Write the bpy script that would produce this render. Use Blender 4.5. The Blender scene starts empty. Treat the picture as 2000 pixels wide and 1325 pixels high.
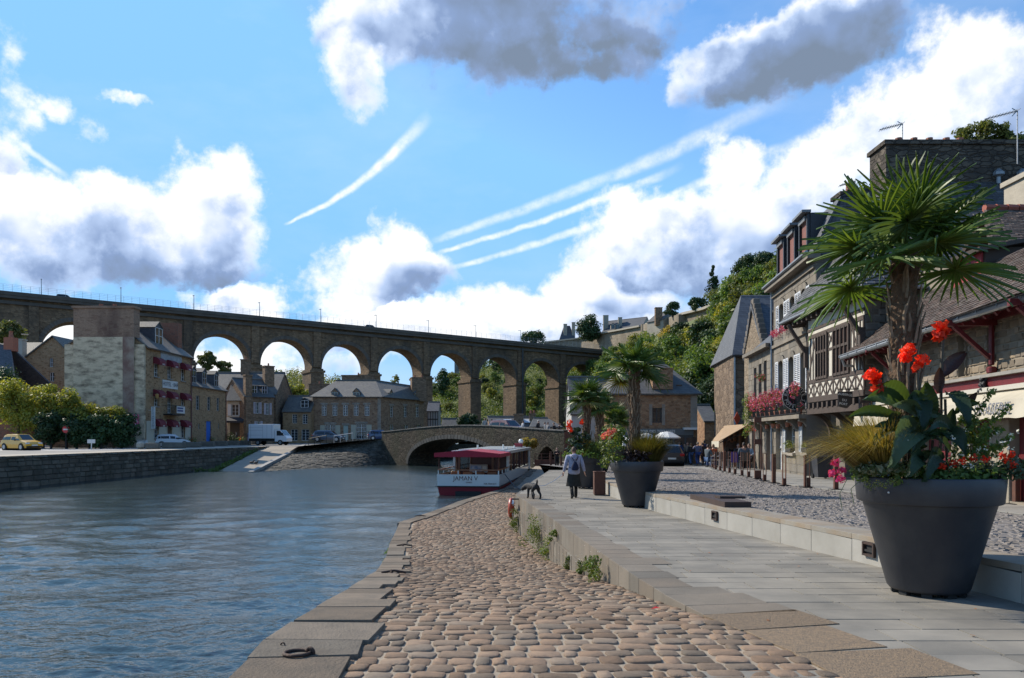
import bpy, math, random
import numpy as np
from mathutils import Vector, Matrix, Euler
random.seed(7)
S = bpy.context.scene
COL = S.collection
R = math.radians
F = 1500.0
V = Vector
def P(px, py, d):
    """photo pixel + distance -> world point (eye at the origin, looking along +Y)"""
    return V(((px-1000)/F*d, d, (850-py)/F*d))
def G(px, d, z): return V(((px-1000)/F*d, d, z))
def ip(tab, x):
    if x <= tab[0][0]: return tab[0][1]
    for (a, b), (c, e) in zip(tab, tab[1:]):
        if x <= c: return b+(e-b)*(x-a)/(c-a)
    return tab[-1][1]
cam = bpy.data.objects.new('camera', bpy.data.cameras.new('camera'))
COL.objects.link(cam)
cam.location = (0, 0, 0); cam.rotation_euler = (R(90), 0, 0)
cam.data.sensor_width = 36; cam.data.lens = 27; cam.data.shift_y = 187.5/2000
cam.data.clip_start = 0.1; cam.data.clip_end = 6000
S.camera = cam
S.view_settings.view_transform = 'Standard'; S.view_settings.look = 'None'
S.view_settings.gamma = 1; S.view_settings.use_curve_mapping = False
S.view_settings.exposure = 0.2
S.render.resolution_x = 1024; S.render.resolution_y = 678
S.cycles.max_bounces = 6; S.cycles.diffuse_bounces = 3; S.cycles.glossy_bounces = 3
S.cycles.transmission_bounces = 4; S.cycles.transparent_max_bounces = 6
S.cycles.caustics_reflective = False; S.cycles.caustics_refractive = False
S.cycles.sample_clamp_indirect = 4
SUN_AZ = R(-56)           # measured from +Y (view direction), negative = to the left
SUN_EL = R(38)
sd = V((math.sin(SUN_AZ)*math.cos(SUN_EL), math.cos(SUN_AZ)*math.cos(SUN_EL), math.sin(SUN_EL)))
sl = bpy.data.lights.new('sun', 'SUN'); sl.energy = 5.0; sl.angle = R(0.5); sl.color = (1, .91, .77)
sun = bpy.data.objects.new('sun', sl); COL.objects.link(sun)
sun.rotation_euler = sd.to_track_quat('Z', 'Y').to_euler()
class NT:
    def __init__(s, tree): s.t = tree; s.n = tree.nodes; s.l = tree.links
    def new(s, typ, **kw):
        n = s.n.new(typ)
        for k, v in kw.items(): setattr(n, k, v)
        return n
    def link(s, a, b): s.l.new(a, b)
    def val(s, sock, v):
        if isinstance(v, bpy.types.NodeSocket): s.l.new(v, sock)
        elif v is not None: sock.default_value = v
    def math(s, op, a, b=None, c=None, clamp=False):
        n = s.new('ShaderNodeMath', operation=op, use_clamp=clamp)
        s.val(n.inputs[0], a)
        if b is not None: s.val(n.inputs[1], b)
        if c is not None: s.val(n.inputs[2], c)
        return n.outputs[0]
    def vm(s, op, a, b=None, scale=None):
        n = s.new('ShaderNodeVectorMath', operation=op)
        s.val(n.inputs[0], a)
        if b is not None: s.val(n.inputs[1], b)
        if scale is not None: s.val(n.inputs['Scale'], scale)
        return n.outputs['Value'] if op in ('DOT_PRODUCT', 'LENGTH') else n.outputs[0]
    def noise(s, vec, scale, detail=4, rough=.5, dist=0, out=0):
        n = s.new('ShaderNodeTexNoise')
        s.val(n.inputs['Vector'], vec); n.inputs['Scale'].default_value = scale
        n.inputs['Detail'].default_value = detail; n.inputs['Roughness'].default_value = rough
        n.inputs['Distortion'].default_value = dist
        return n.outputs[out]
    def mix(s, f, a, b, blend='MIX'):
        n = s.new('ShaderNodeMix', data_type='RGBA', blend_type=blend)
        s.val(n.inputs[0], f); s.val(n.inputs[6], a); s.val(n.inputs[7], b)
        return n.outputs[2]
    def mapr(s, v, a, b, c=0, d=1, smooth=False):
        n = s.new('ShaderNodeMapRange'); n.interpolation_type = 'SMOOTHSTEP' if smooth else 'LINEAR'
        s.val(n.inputs[0], v)
        for i, x in zip((1, 2, 3, 4), (a, b, c, d)): s.val(n.inputs[i], x)
        return n.outputs[0]
    def ramp(s, v, stops, interp='LINEAR'):
        n = s.new('ShaderNodeValToRGB'); n.color_ramp.interpolation = interp
        e = n.color_ramp.elements
        while len(e) < len(stops): e.new(.5)
        for x, (p, c) in zip(e, stops): x.position = p; x.color = (*c, 1)
        s.val(n.inputs[0], v); return n.outputs[0]
W = bpy.data.worlds.new('World'); S.world = W; W.use_nodes = True
n = NT(W.node_tree); n.n.clear()
out = n.new('ShaderNodeOutputWorld'); bg = n.new('ShaderNodeBackground')
sky = n.new('ShaderNodeTexSky', sky_type='NISHITA', sun_disc=False, sun_elevation=SUN_EL, sun_rotation=SUN_AZ)
sky.altitude = 0; sky.air_density = 1.0; sky.dust_density = 0.3; sky.ozone_density = 2.0
SKY = 0.15
tc = n.new('ShaderNodeTexCoord'); D = tc.outputs['Generated']
sx = n.new('ShaderNodeSeparateXYZ'); n.link(D, sx.inputs[0])
az = n.math('ARCTAN2', sx.outputs[0], sx.outputs[1])
hyp = n.math('SQRT', n.math('ADD', n.math('MULTIPLY', sx.outputs[0], sx.outputs[0]), n.math('MULTIPLY', sx.outputs[1], sx.outputs[1])))
el = n.math('ARCTAN2', sx.outputs[2], hyp)
def ae(px, py):
    u, v = (px-1000)/F, (850-py)/F
    a = math.atan(u); return a, math.atan(v*math.cos(a))
cx = n.new('ShaderNodeCombineXYZ'); n.link(az, cx.inputs[0]); n.link(el, cx.inputs[1])
p0 = cx.outputs[0]
w1 = n.vm('SUBTRACT', n.noise(D, 5, 6, .55, out=1), (.5, .5, .5))
w2 = n.vm('SUBTRACT', n.noise(D, 22, 5, .6, out=1), (.5, .5, .5))
pw = n.vm('ADD', n.vm('ADD', p0, n.vm('SCALE', w1, scale=.13)), n.vm('SCALE', w2, scale=.035))
zero = n.vm('MULTIPLY', pw, (1, 1, 0))
BL = [(300, 440, 250, 100, .28), (375, 360, 100, 85, .0), (60, 450, 150, 105, .35), (180, 385, 95, 65, .05), (440, 390, 85, 80, .15), (300, 505, 260, 45, .65),
      (15, 150, 55, 110, .1), (85, 185, 60, 30, .05), (155, 235, 38, 38, .02), (235, 187, 60, 12, .0), (10, 300, 35, 90, .2),
      (1010, 55, 330, 120, 1.0), (680, 110, 65, 110, .1), (750, 40, 170, 90, .45), (1120, 130, 190, 55, .9),
      (1560, 95, 250, 70, .85), (1440, 140, 130, 60, .7), (1700, 40, 120, 50, .8),
      (740, 545, 165, 60, .3), (785, 485, 55, 45, .05), (660, 590, 110, 40, .35), (470, 580, 130, 32, .2), (620, 640, 180, 45, .2),
      (1290, 480, 170, 100, .42), (1425, 345, 65, 75, .15), (1440, 470, 170, 110, .5), (1600, 390, 150, 130, .42), (1780, 300, 200, 150, .40),
      (1940, 180, 180, 150, .3), (2150, 330, 300, 200, .5), (1230, 570, 150, 55, .2), (1020, 615, 110, 60, .12), (1180, 620, 140, 50, .15), (860, 660, 260, 45, .15), (300, 690, 420, 60, .2)]
dm = None
for (px, py, rx, ry, dk) in BL:
    a, e = ae(px, py); ca = math.cos(a)
    q = n.vm('MULTIPLY', n.vm('SUBTRACT', zero, (a, e, 0)), (F/rx/ca/ca, F/ry/ca, 0))
    dd = n.math('MULTIPLY', n.math('SUBTRACT', 1, n.vm('DOT_PRODUCT', q, q)), max(.4, min(1, min(rx, ry*1.6)/110)))
    s_ = n.new('ShaderNodeSeparateXYZ'); n.link(q, s_.inputs[0])
    hh = n.math('MULTIPLY_ADD', s_.outputs[1], .5, n.math('MULTIPLY', s_.outputs[0], -.12))   # lit from above and the left
    hh = n.math('SUBTRACT', hh, dk)
    if dm is None: dm, hm = dd, hh
    else:
        g = n.math('GREATER_THAN', dd, dm)
        k = n.mapr(n.math('SUBTRACT', dd, dm), -.25, .25)
        hm = n.math('ADD', n.math('MULTIPLY', hh, k), n.math('MULTIPLY', hm, n.math('SUBTRACT', 1, k)))
        dm = n.math('MAXIMUM', dd, dm)
gn = n.noise(D, 2.6, 6, .55)
side = n.mapr(n.math('ABSOLUTE', az), .62, .8)
topm = n.mapr(el, .55, .7)
outm = n.math('MAXIMUM', side, topm)
gd = n.math('MULTIPLY', n.math('SUBTRACT', gn, .66), 5)
dm = n.math('ADD', n.math('MULTIPLY', dm, n.math('SUBTRACT', 1, outm)), n.math('MULTIPLY', gd, outm))
hm = n.math('ADD', n.math('MULTIPLY', hm, n.math('SUBTRACT', 1, outm)), n.math('MULTIPLY', -.3, outm))
fb = n.noise(D, 9, 9, .58)
lo1 = n.noise(D, 7, 4, .5); lo2 = n.noise(n.vm('ADD', D, tuple(V((-.02, .0, .03)))), 7, 4, .5)
fine = n.noise(D, 30, 8, .62)
xf = n.noise(D, 75, 6, .65)
dens = n.math('ADD', n.math('MINIMUM', dm, .62), n.math('MULTIPLY', n.math('SUBTRACT', fb, .5), 2.3))
dens = n.math('ADD', dens, n.math('MULTIPLY', n.math('SUBTRACT', fine, .5), 1.0))
dens = n.math('ADD', dens, n.math('MULTIPLY', n.math('SUBTRACT', xf, .5), .45))
alpha = n.mapr(dens, -.16, .50, smooth=True)
lit = n.math('MULTIPLY', n.math('SUBTRACT', lo1, lo2), 2.6)
thin = n.mapr(dens, .05, .75, .45, 0)
sh = n.math('ADD', n.math('ADD', hm, n.math('ADD', lit, thin)), n.math('MULTIPLY', n.math('SUBTRACT', fb, .5), .55))
ccol = n.ramp(n.mapr(sh, -1.15, .35), [(0, (.19, .25, .35)), (.28, (.24, .34, .56)), (.48, (.46, .59, .84)), (.72, (.92, .95, 1.0)), (1, (1.02, 1.02, 1.01))])
tr = None
for (x0, y0, x1, y1, wa, wb, st, cv) in [(556, 438, 840, 220, 3.5, 15, .95, .012), (845, 470, 1560, 178, 8, 19, .55, .0), (858, 492, 1338, 320, 5, 10, .85, .003), (880, 524, 1640, 235, 6, 14, .7, .004), (20, 262, 138, 354, 6, 7, .6, 0)]:
    a0, e0 = ae(x0, y0); a1, e1 = ae(x1, y1)
    dx, dy = a1-a0, e1-e0; L = math.hypot(dx, dy); ux, uy = dx/L, dy/L
    pp = n.vm('ADD', n.vm('MULTIPLY', p0, (1, 1, 0)), n.vm('SCALE', n.vm('MULTIPLY', w2, (1, 1, 0)), scale=.009))
    rel = n.vm('SUBTRACT', pp, (a0, e0, 0))
    t = n.vm('DOT_PRODUCT', rel, (ux/L, uy/L, 0)); sdist = n.vm('DOT_PRODUCT', rel, (-uy, ux, 0))
    sdist = n.math('ADD', sdist, n.math('MULTIPLY', n.math('MULTIPLY', t, n.math('SUBTRACT', 1, t)), 4*cv))
    wid = n.mapr(t, 0, 1, wa/F, wb/F)
    m_ = n.mapr(n.math('DIVIDE', n.math('ABSOLUTE', sdist), wid), .15, 1.15, 1, 0, smooth=True)
    ends = n.math('MULTIPLY', n.mapr(t, -.01, .04), n.mapr(t, .75, 1.0, 1, 0))
    m_ = n.math('MULTIPLY', n.math('MULTIPLY', m_, ends), st)
    tr = m_ if tr is None else n.math('MAXIMUM', tr, m_)
tr = n.math('MULTIPLY', tr, n.mapr(n.noise(D, 60, 5, .6), .3, .62, .35, 1))
veil = n.mapr(n.noise(n.vm('MULTIPLY', D, (1, 1, 2.5)), 3, 6, .6), .45, .8, 0, .2)
hz = n.mapr(el, 0, .15, .5, 0, smooth=True)
hsv = n.new('ShaderNodeHueSaturation'); hsv.inputs['Saturation'].default_value = 1.22; hsv.inputs['Value'].default_value = 1.32; n.link(sky.outputs[0], hsv.inputs['Color'])
base = n.mix(1.0, hsv.outputs[0], (SKY, SKY, SKY, 1), 'MULTIPLY')
base = n.vm('MINIMUM', base, (.25, .555, .95))
base = n.mix(veil, base, (.80, .90, 1.0, 1))
base = n.mix(hz, base, (.86, .94, 1.02, 1))
c1 = n.mix(tr, base, (1.0, 1.02, 1.05, 1))
c2 = n.mix(alpha, c1, ccol)
n.link(c2, bg.inputs[0]); bg.inputs[1].default_value = 1.0
n.link(bg.outputs[0], out.inputs[0])
W.cycles.sampling_method = 'MANUAL'; W.cycles.sample_map_resolution = 1024
MATS = {}
def newmat(name):
    m = bpy.data.materials.new(name); m.use_nodes = True
    k = NT(m.node_tree); b = k.n['Principled BSDF']; return m, k, b
def rnd_socket(k):
    g = k.new('ShaderNodeNewGeometry'); o = k.new('ShaderNodeObjectInfo')
    return k.math('FRACT', k.math('ADD', g.outputs['Random Per Island'], k.math('MULTIPLY', o.outputs['Random'], 7.31))), g.outputs['Position']
def M(name, c, c2=None, rough=.7, sc=6, amt=1, rnd=0, bump=0, bsc=None, metal=0, spec=.5, c3=None, det=6):
    """base colour c mottled towards c2 (world noise), rnd: brightness spread from piece to piece, c3: hue alternative per piece"""
    if name in MATS: return MATS[name]
    m, k, b = newmat(name)
    r, pos = rnd_socket(k)
    col = (*c, 1)
    if c3: col = k.mix(k.mapr(r, .35, .95), col, (*c3, 1))
    if c2:
        f = k.mapr(k.noise(pos, sc, det, .6), .35, .7, 0, amt)
        col = k.mix(f, col, (*c2, 1))
    if rnd:
        h = k.new('ShaderNodeHueSaturation'); k.val(h.inputs['Color'], col)
        r2 = k.math('FRACT', k.math('MULTIPLY', r, 17.7))
        k.val(h.inputs['Value'], k.mapr(r2, 0, 1, 1-rnd, 1+rnd)); col = h.outputs[0]
    k.val(b.inputs['Base Color'], col)
    b.inputs['Roughness'].default_value = rough; b.inputs['Metallic'].default_value = metal
    b.inputs['Specular IOR Level'].default_value = spec
    if bump:
        bn = k.new('ShaderNodeBump'); bn.inputs['Strength'].default_value = min(1, bump); bn.inputs['Distance'].default_value = .02*max(1, bump)
        k.link(k.noise(pos, bsc or sc*4, 6, .6), bn.inputs['Height']); k.link(bn.outputs[0], b.inputs['Normal'])
    MATS[name] = m; return m
WARM = {'brown_rubble': (1.6, 1.3, 1.02), 'stained_render': (1.05, .98, .84), 'rampart_stone': (1, 1, 1), 'old_chimney_stone': (1.2, 1.1, 1), 'viaduct_stone': (1.7, 1.42, 1.14), 'bridge_rubble': (1.05, .93, .8), 'street_rubble': (1.1, 1, .9), 'upstream_stone': (.8, .75, .6), 'stack_brick': (1.35, 1.15, 1)}
def rubble(name, cols, mortar, sx=2.6, sz=5.2, bump=.6, stain=None, ssc=.25, mw=.07, samt=.8, sst=(1, 1, .35)):
    """uneven coursed stone for walls too far off to tell stone from stone"""
    w_ = WARM.get(name, (1.5, 1.25, 1.05)); cols = [tuple(a*q for a, q in zip(c, w_)) for c in cols]; mortar = tuple(a*q for a, q in zip(mortar, w_))
    m, k, b = newmat(name)
    g = k.new('ShaderNodeNewGeometry'); pos = g.outputs['Position']
    p = k.vm('MULTIPLY', pos, (sx, sx, sz))
    p = k.vm('ADD', p, k.vm('SCALE', k.noise(pos, 1.7, 3, out=1), scale=1.1))
    v = k.new('ShaderNodeTexVoronoi'); k.link(p, v.inputs['Vector']); v.inputs['Scale'].default_value = 1; v.inputs['Randomness'].default_value = .9
    e = k.new('ShaderNodeTexVoronoi', feature='DISTANCE_TO_EDGE'); k.link(p, e.inputs['Vector']); e.inputs['Scale'].default_value = 1; e.inputs['Randomness'].default_value = .9
    s_ = k.new('ShaderNodeSeparateColor'); k.link(v.outputs['Color'], s_.inputs[0])
    col = k.ramp(s_.outputs[0], [(i/(len(cols)-1), c) for i, c in enumerate(cols)])
    col = k.mix(k.mapr(k.noise(pos, 9, 6, .65), .3, .75, 0, .5), col, (*[x*.55 for x in cols[0]], 1))
    ed = k.mapr(e.outputs[0], mw*.3, mw*1.4)
    col = k.mix(ed, (*mortar, 1), col)
    if stain:
        f = k.mapr(k.noise(k.vm('MULTIPLY', pos, sst), ssc, 7, .62), .45, .68, 0, samt)
        col = k.mix(f, col, (*stain, 1))
    k.val(b.inputs['Base Color'], col); b.inputs['Roughness'].default_value = .9; b.inputs['Specular IOR Level'].default_value = .25
    bn = k.new('ShaderNodeBump'); bn.inputs['Strength'].default_value = bump; bn.inputs['Distance'].default_value = .06
    k.link(k.math('ADD', ed, k.math('MULTIPLY', s_.outputs[1], .5)), bn.inputs['Height']); k.link(bn.outputs[0], b.inputs['Normal'])
    MATS[name] = m; return m
def slate(name, c, c2, row=.16, lichen=(.2, .2, .16), lam=.35):
    m, k, b = newmat(name)
    g = k.new('ShaderNodeNewGeometry'); pos = g.outputs['Position']
    s_ = k.new('ShaderNodeSeparateXYZ'); k.link(pos, s_.inputs[0])
    zr_ = k.math('DIVIDE', s_.outputs[2], row); rowi = k.math('FLOOR', zr_); fr = k.math('FRACT', zr_)
    u = k.math('ADD', k.math('MULTIPLY', s_.outputs[0], 1), k.math('MULTIPLY', s_.outputs[1], 1))
    u = k.math('ADD', k.math('DIVIDE', u, .24), k.math('MULTIPLY', rowi, .5)); ui = k.math('FLOOR', u); fu = k.math('FRACT', u)
    cc = k.new('ShaderNodeCombineXYZ'); k.link(rowi, cc.inputs[0]); k.link(ui, cc.inputs[1])
    wn = k.new('ShaderNodeTexWhiteNoise'); k.link(cc.outputs[0], wn.inputs[0])
    col = k.mix(wn.outputs[0], (*c, 1), (*c2, 1))
    col = k.mix(k.mapr(k.noise(pos, .9, 7, .65), .5, .72, 0, lam), col, (*lichen, 1))
    gap = k.math('MULTIPLY', k.mapr(fr, 0, .13), k.mapr(k.math('ABSOLUTE', k.math('SUBTRACT', fu, .5)), .44, .49, 1, .4))
    col = k.mix(gap, (.012, .013, .015, 1), col)
    k.val(b.inputs['Base Color'], col); b.inputs['Roughness'].default_value = .68
    bn = k.new('ShaderNodeBump'); bn.inputs['Strength'].default_value = .6; bn.inputs['Distance'].default_value = .03
    k.link(k.math('ADD', k.math('SUBTRACT', 1, fr), k.math('MULTIPLY', wn.outputs[0], .4)), bn.inputs['Height']); k.link(bn.outputs[0], b.inputs['Normal'])
    MATS[name] = m; return m
def leafmat(name, cols, trans=.35, rough=.55):
    m, k, b = newmat(name)
    r, pos = rnd_socket(k)
    ob = k.new('ShaderNodeObjectInfo')
    col = k.ramp(r, [(i/(len(cols)-1), c) for i, c in enumerate(cols)])
    h = k.new('ShaderNodeHueSaturation'); k.val(h.inputs['Color'], col)
    k.val(h.inputs['Value'], k.math('MULTIPLY', k.mapr(ob.outputs['Random'], 0, 1, .75, 1.25), k.mapr(k.noise(pos, .35, 3), .3, .7, .7, 1.3)))
    k.val(b.inputs['Base Color'], h.outputs[0]); b.inputs['Roughness'].default_value = rough; b.inputs['Specular IOR Level'].default_value = .3
    t = k.new('ShaderNodeBsdfTranslucent'); k.val(t.inputs[0], k.mix(1, h.outputs[0], (1.6, 1.5, .6, 1), 'MULTIPLY'))
    mx = k.new('ShaderNodeMixShader'); mx.inputs[0].default_value = trans
    k.link(b.outputs[0], mx.inputs[1]); k.link(t.outputs[0], mx.inputs[2])
    k.link(mx.outputs[0], k.n['Material Output'].inputs[0])
    MATS[name] = m; return m
def glassmat(name='window_glass', c=(.02, .025, .03)):
    if name in MATS: return MATS[name]
    m, k, b = newmat(name); b.inputs['Base Color'].default_value = (*c, 1); b.inputs['Roughness'].default_value = .06
    b.inputs['Specular IOR Level'].default_value = .6; MATS[name] = m; return m
def worldm(o):
    return (worldm(o.parent) @ o.matrix_parent_inverse @ o.matrix_basis) if o.parent else o.matrix_basis.copy()
def attach(o, parent):
    if parent is not None:
        o.parent = parent; o.matrix_parent_inverse = worldm(parent).inverted()
def link_np(name, v, f, mat, parent=None, smooth=False, kind=None, mi=None):
    """v (n,3) array, f list of index tuples or (m,k) array"""
    me = bpy.data.meshes.new(name)
    if isinstance(f, np.ndarray):
        m_, k_ = f.shape
        me.vertices.add(len(v)); me.vertices.foreach_set('co', np.asarray(v, np.float32).ravel())
        me.loops.add(m_*k_); me.loops.foreach_set('vertex_index', f.astype(np.int32).ravel())
        me.polygons.add(m_); me.polygons.foreach_set('loop_start', np.arange(0, m_*k_, k_, dtype=np.int32))
        me.update(calc_edges=True); me.validate()
    else:
        me.from_pydata([tuple(x) for x in v], [], f); me.update()
    for x in (mat if isinstance(mat, (list, tuple)) else [mat]): me.materials.append(x)
    if mi is not None: me.polygons.foreach_set('material_index', np.asarray(mi, np.int32))
    if smooth: me.polygons.foreach_set('use_smooth', np.ones(len(me.polygons), bool))
    o = bpy.data.objects.new(name, me); COL.objects.link(o); attach(o, parent)
    if kind: o['kind'] = kind
    return o
class MB:
    def __init__(s): s.v = []; s.f = []; s.mi = []; s.cur = 0
    def add(s, vs, fs):
        b = len(s.v); s.v += [tuple(x) for x in vs]
        for f in fs: s.f.append(tuple(b+i for i in f)); s.mi.append(s.cur)
    def box(s, lo, hi):
        x0, y0, z0 = lo; x1, y1, z1 = hi
        s.add([(x0, y0, z0), (x1, y0, z0), (x1, y1, z0), (x0, y1, z0), (x0, y0, z1), (x1, y0, z1), (x1, y1, z1), (x0, y1, z1)],
              [(3, 2, 1, 0), (4, 5, 6, 7), (0, 1, 5, 4), (1, 2, 6, 5), (2, 3, 7, 6), (3, 0, 4, 7)]); return s
    def obox(s, c, size, m=None):
        """box of size centred at c, oriented by 3x3 matrix m (columns = axes)"""
        m = m or Matrix.Identity(3); h = V(size)/2; c = V(c)
        vs = [c+m@V((a*h.x, b*h.y, d*h.z)) for d in (-1, 1) for (a, b) in ((-1, -1), (1, -1), (1, 1), (-1, 1))]
        s.add(vs, [(3, 2, 1, 0), (4, 5, 6, 7), (0, 1, 5, 4), (1, 2, 6, 5), (2, 3, 7, 6), (3, 0, 4, 7)]); return s
    def bbox(s, c, size, bev, m=None):
        """box with chamfered edges"""
        m = m or Matrix.Identity(3); h = V(size)/2; c = V(c); vs = []; hx, hy, hz = h
        b = min(bev, hx*.9, hy*.9, hz*.9)
        def ring(x, y, k, z): return [(-x+k, -y, z), (x-k, -y, z), (x, -y+k, z), (x, y-k, z), (x-k, y, z), (-x+k, y, z), (-x, y-k, z), (-x, -y+k, z)]
        pts = ring(hx-b, hy-b, b*.4, -hz)+ring(hx, hy, b, -hz+b)+ring(hx, hy, b, hz-b)+ring(hx-b, hy-b, b*.4, hz)
        fs = [tuple(range(7, -1, -1)), tuple(range(24, 32))]
        for r in range(3):
            for i in range(8):
                j = (i+1) % 8; fs.append((r*8+i, r*8+j, r*8+8+j, r*8+8+i))
        s.add([c+m@V(p) for p in pts], fs); return s
    def beam(s, a, b, w, h, up=(0, 0, 1), bev=0):
        a = V(a); b = V(b); y = (b-a); L = y.length; y.normalize()
        x = y.cross(V(up)); x = x.normalized() if x.length > 1e-6 else V((1, 0, 0)); z = x.cross(y)
        m = Matrix((x, y, z)).transposed(); c = (a+b)/2
        if bev: return s.bbox(c, (w, L, h), bev, m)
        return s.obox(c, (w, L, h), m)
    def tube(s, pts, rad, nseg=8, cap=True):
        pts = [V(p) for p in pts]
        if not isinstance(rad, (list, tuple)): rad = [rad]*len(pts)
        b = len(s.v); ref = V((0, 0, 1)); prev = None
        for i, p in enumerate(pts):
            t = (pts[min(i+1, len(pts)-1)]-pts[max(i-1, 0)]).normalized()
            x = t.cross(ref) if prev is None else prev-t*prev.dot(t)
            if x.length < 1e-4: x = t.cross(V((1, 0, 0)))
            x.normalize(); prev = x; y = t.cross(x)
            for k in range(nseg):
                a = 2*math.pi*k/nseg; s.v.append(tuple(p+(x*math.cos(a)+y*math.sin(a))*rad[i]))
        for i in range(len(pts)-1):
            for k in range(nseg):
                k2 = (k+1) % nseg; s.f.append((b+i*nseg+k, b+i*nseg+k2, b+(i+1)*nseg+k2, b+(i+1)*nseg+k)); s.mi.append(s.cur)
        if cap:
            s.f.append(tuple(b+k for k in range(nseg-1, -1, -1))); s.f.append(tuple(b+(len(pts)-1)*nseg+k for k in range(nseg))); s.mi += [s.cur]*2
        return s
    def lathe(s, prof, c=(0, 0, 0), nseg=24, cap=True):
        b = len(s.v); c = V(c)
        for (r, z) in prof:
            for k in range(nseg):
                a = 2*math.pi*k/nseg; s.v.append((c.x+r*math.cos(a), c.y+r*math.sin(a), c.z+z))
        for i in range(len(prof)-1):
            for k in range(nseg):
                k2 = (k+1) % nseg; s.f.append((b+i*nseg+k, b+i*nseg+k2, b+(i+1)*nseg+k2, b+(i+1)*nseg+k)); s.mi.append(s.cur)
        if cap:
            s.f.append(tuple(b+k for k in range(nseg-1, -1, -1))); s.f.append(tuple(b+(len(prof)-1)*nseg+k for k in range(nseg))); s.mi += [s.cur]*2
        return s
    def ball(s, c, r, nu=10, nv=7, m=None):
        r = (r, r, r) if not isinstance(r, (tuple, list)) else r
        c = V(c); b = len(s.v); m = m or Matrix.Identity(3)
        for i in range(1, nv):
            t = math.pi*i/nv
            for k in range(nu):
                a = 2*math.pi*k/nu; s.v.append(tuple(c+m@V((r[0]*math.sin(t)*math.cos(a), r[1]*math.sin(t)*math.sin(a), -r[2]*math.cos(t)))))
        s.v.append(tuple(c+m@V((0, 0, -r[2])))); s.v.append(tuple(c+m@V((0, 0, r[2])))); bo = b+(nv-1)*nu
        for i in range(nv-2):
            for k in range(nu):
                k2 = (k+1) % nu; s.f.append((b+i*nu+k, b+i*nu+k2, b+(i+1)*nu+k2, b+(i+1)*nu+k)); s.mi.append(s.cur)
        for k in range(nu):
            k2 = (k+1) % nu; s.f.append((bo, b+k2, b+k)); s.f.append((bo+1, b+(nv-2)*nu+k, b+(nv-2)*nu+k2)); s.mi += [s.cur]*2
        return s
    def prism(s, poly, vec):
        """closed polygon (3d points) extruded along vec"""
        k = len(poly); vec = V(vec); poly = [V(p) for p in poly]
        s.add(poly+[p+vec for p in poly], [tuple(range(k-1, -1, -1)), tuple(range(k, 2*k))]+[(i, (i+1) % k, k+(i+1) % k, k+i) for i in range(k)]); return s
    def quad(s, *pts): s.add(pts, [tuple(range(len(pts)))]); return s
    def grid(s, fn, nu, nv):
        b = len(s.v)
        for j in range(nv+1):
            for i in range(nu+1): s.v.append(tuple(fn(i/nu, j/nv)))
        for j in range(nv):
            for i in range(nu):
                a = b+j*(nu+1)+i; s.f.append((a, a+1, a+nu+2, a+nu+1)); s.mi.append(s.cur)
        return s
    def build(s, name, mat, parent=None, smooth=False, kind=None):
        o = link_np(name, s.v, s.f, mat, parent, smooth, kind, s.mi if isinstance(mat, (list, tuple)) and len(mat) > 1 else None)
        return o
def thing(name, label, cat, loc=(0, 0, 0), rz=0, group=None):
    o = bpy.data.objects.new(name, None); COL.objects.link(o); o.empty_display_size = .2
    o.location = loc; o.rotation_euler = (0, 0, rz); o['label'] = label; o['category'] = cat
    if group: o['group'] = group
    return o
def tag(o, label, cat, group=None):
    o['label'] = label; o['category'] = cat
    if group: o['group'] = group
    return o
def struct(o): o['kind'] = 'structure'; return o
def copy_tree(o, parent=None, keep=True):
    c = o.copy(); COL.objects.link(c)
    if parent is not None: c.parent = parent
    for ch in list(o.children): copy_tree(ch, c)
    return c
def place(t, loc, rz=0, label=None, group=None, sc=None):
    t.location = loc; t.rotation_euler = (0, 0, rz)
    if sc: t.scale = (sc, sc, sc) if not isinstance(sc, tuple) else sc
    if label: t['label'] = label
    if group: t['group'] = group
    return t
def text(name, body, size, mat, loc, xdir, parent=None, up=(0, 0, 1), ext=.004, shear=0, align='CENTER', sx=1):
    cu = bpy.data.curves.new(name, 'FONT'); cu.body = body; cu.size = size; cu.extrude = ext; cu.align_x = align; cu.align_y = 'CENTER'; cu.shear = shear
    cu.resolution_u = 2; cu.materials.append(mat)
    o = bpy.data.objects.new(name, cu)
    me = bpy.data.meshes.new_from_object(o); bpy.data.objects.remove(o); o = bpy.data.objects.new(name, me); COL.objects.link(o)
    x = V(xdir).normalized(); u = V(up); z = x.cross(u).normalized(); y = z.cross(x)
    m = Matrix((x*sx, y, z)).transposed().to_4x4(); m.translation = V(loc); o.matrix_basis = m
    if parent is not None:
        o.parent = parent; o.matrix_parent_inverse = worldm(parent).inverted()
    return o
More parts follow.
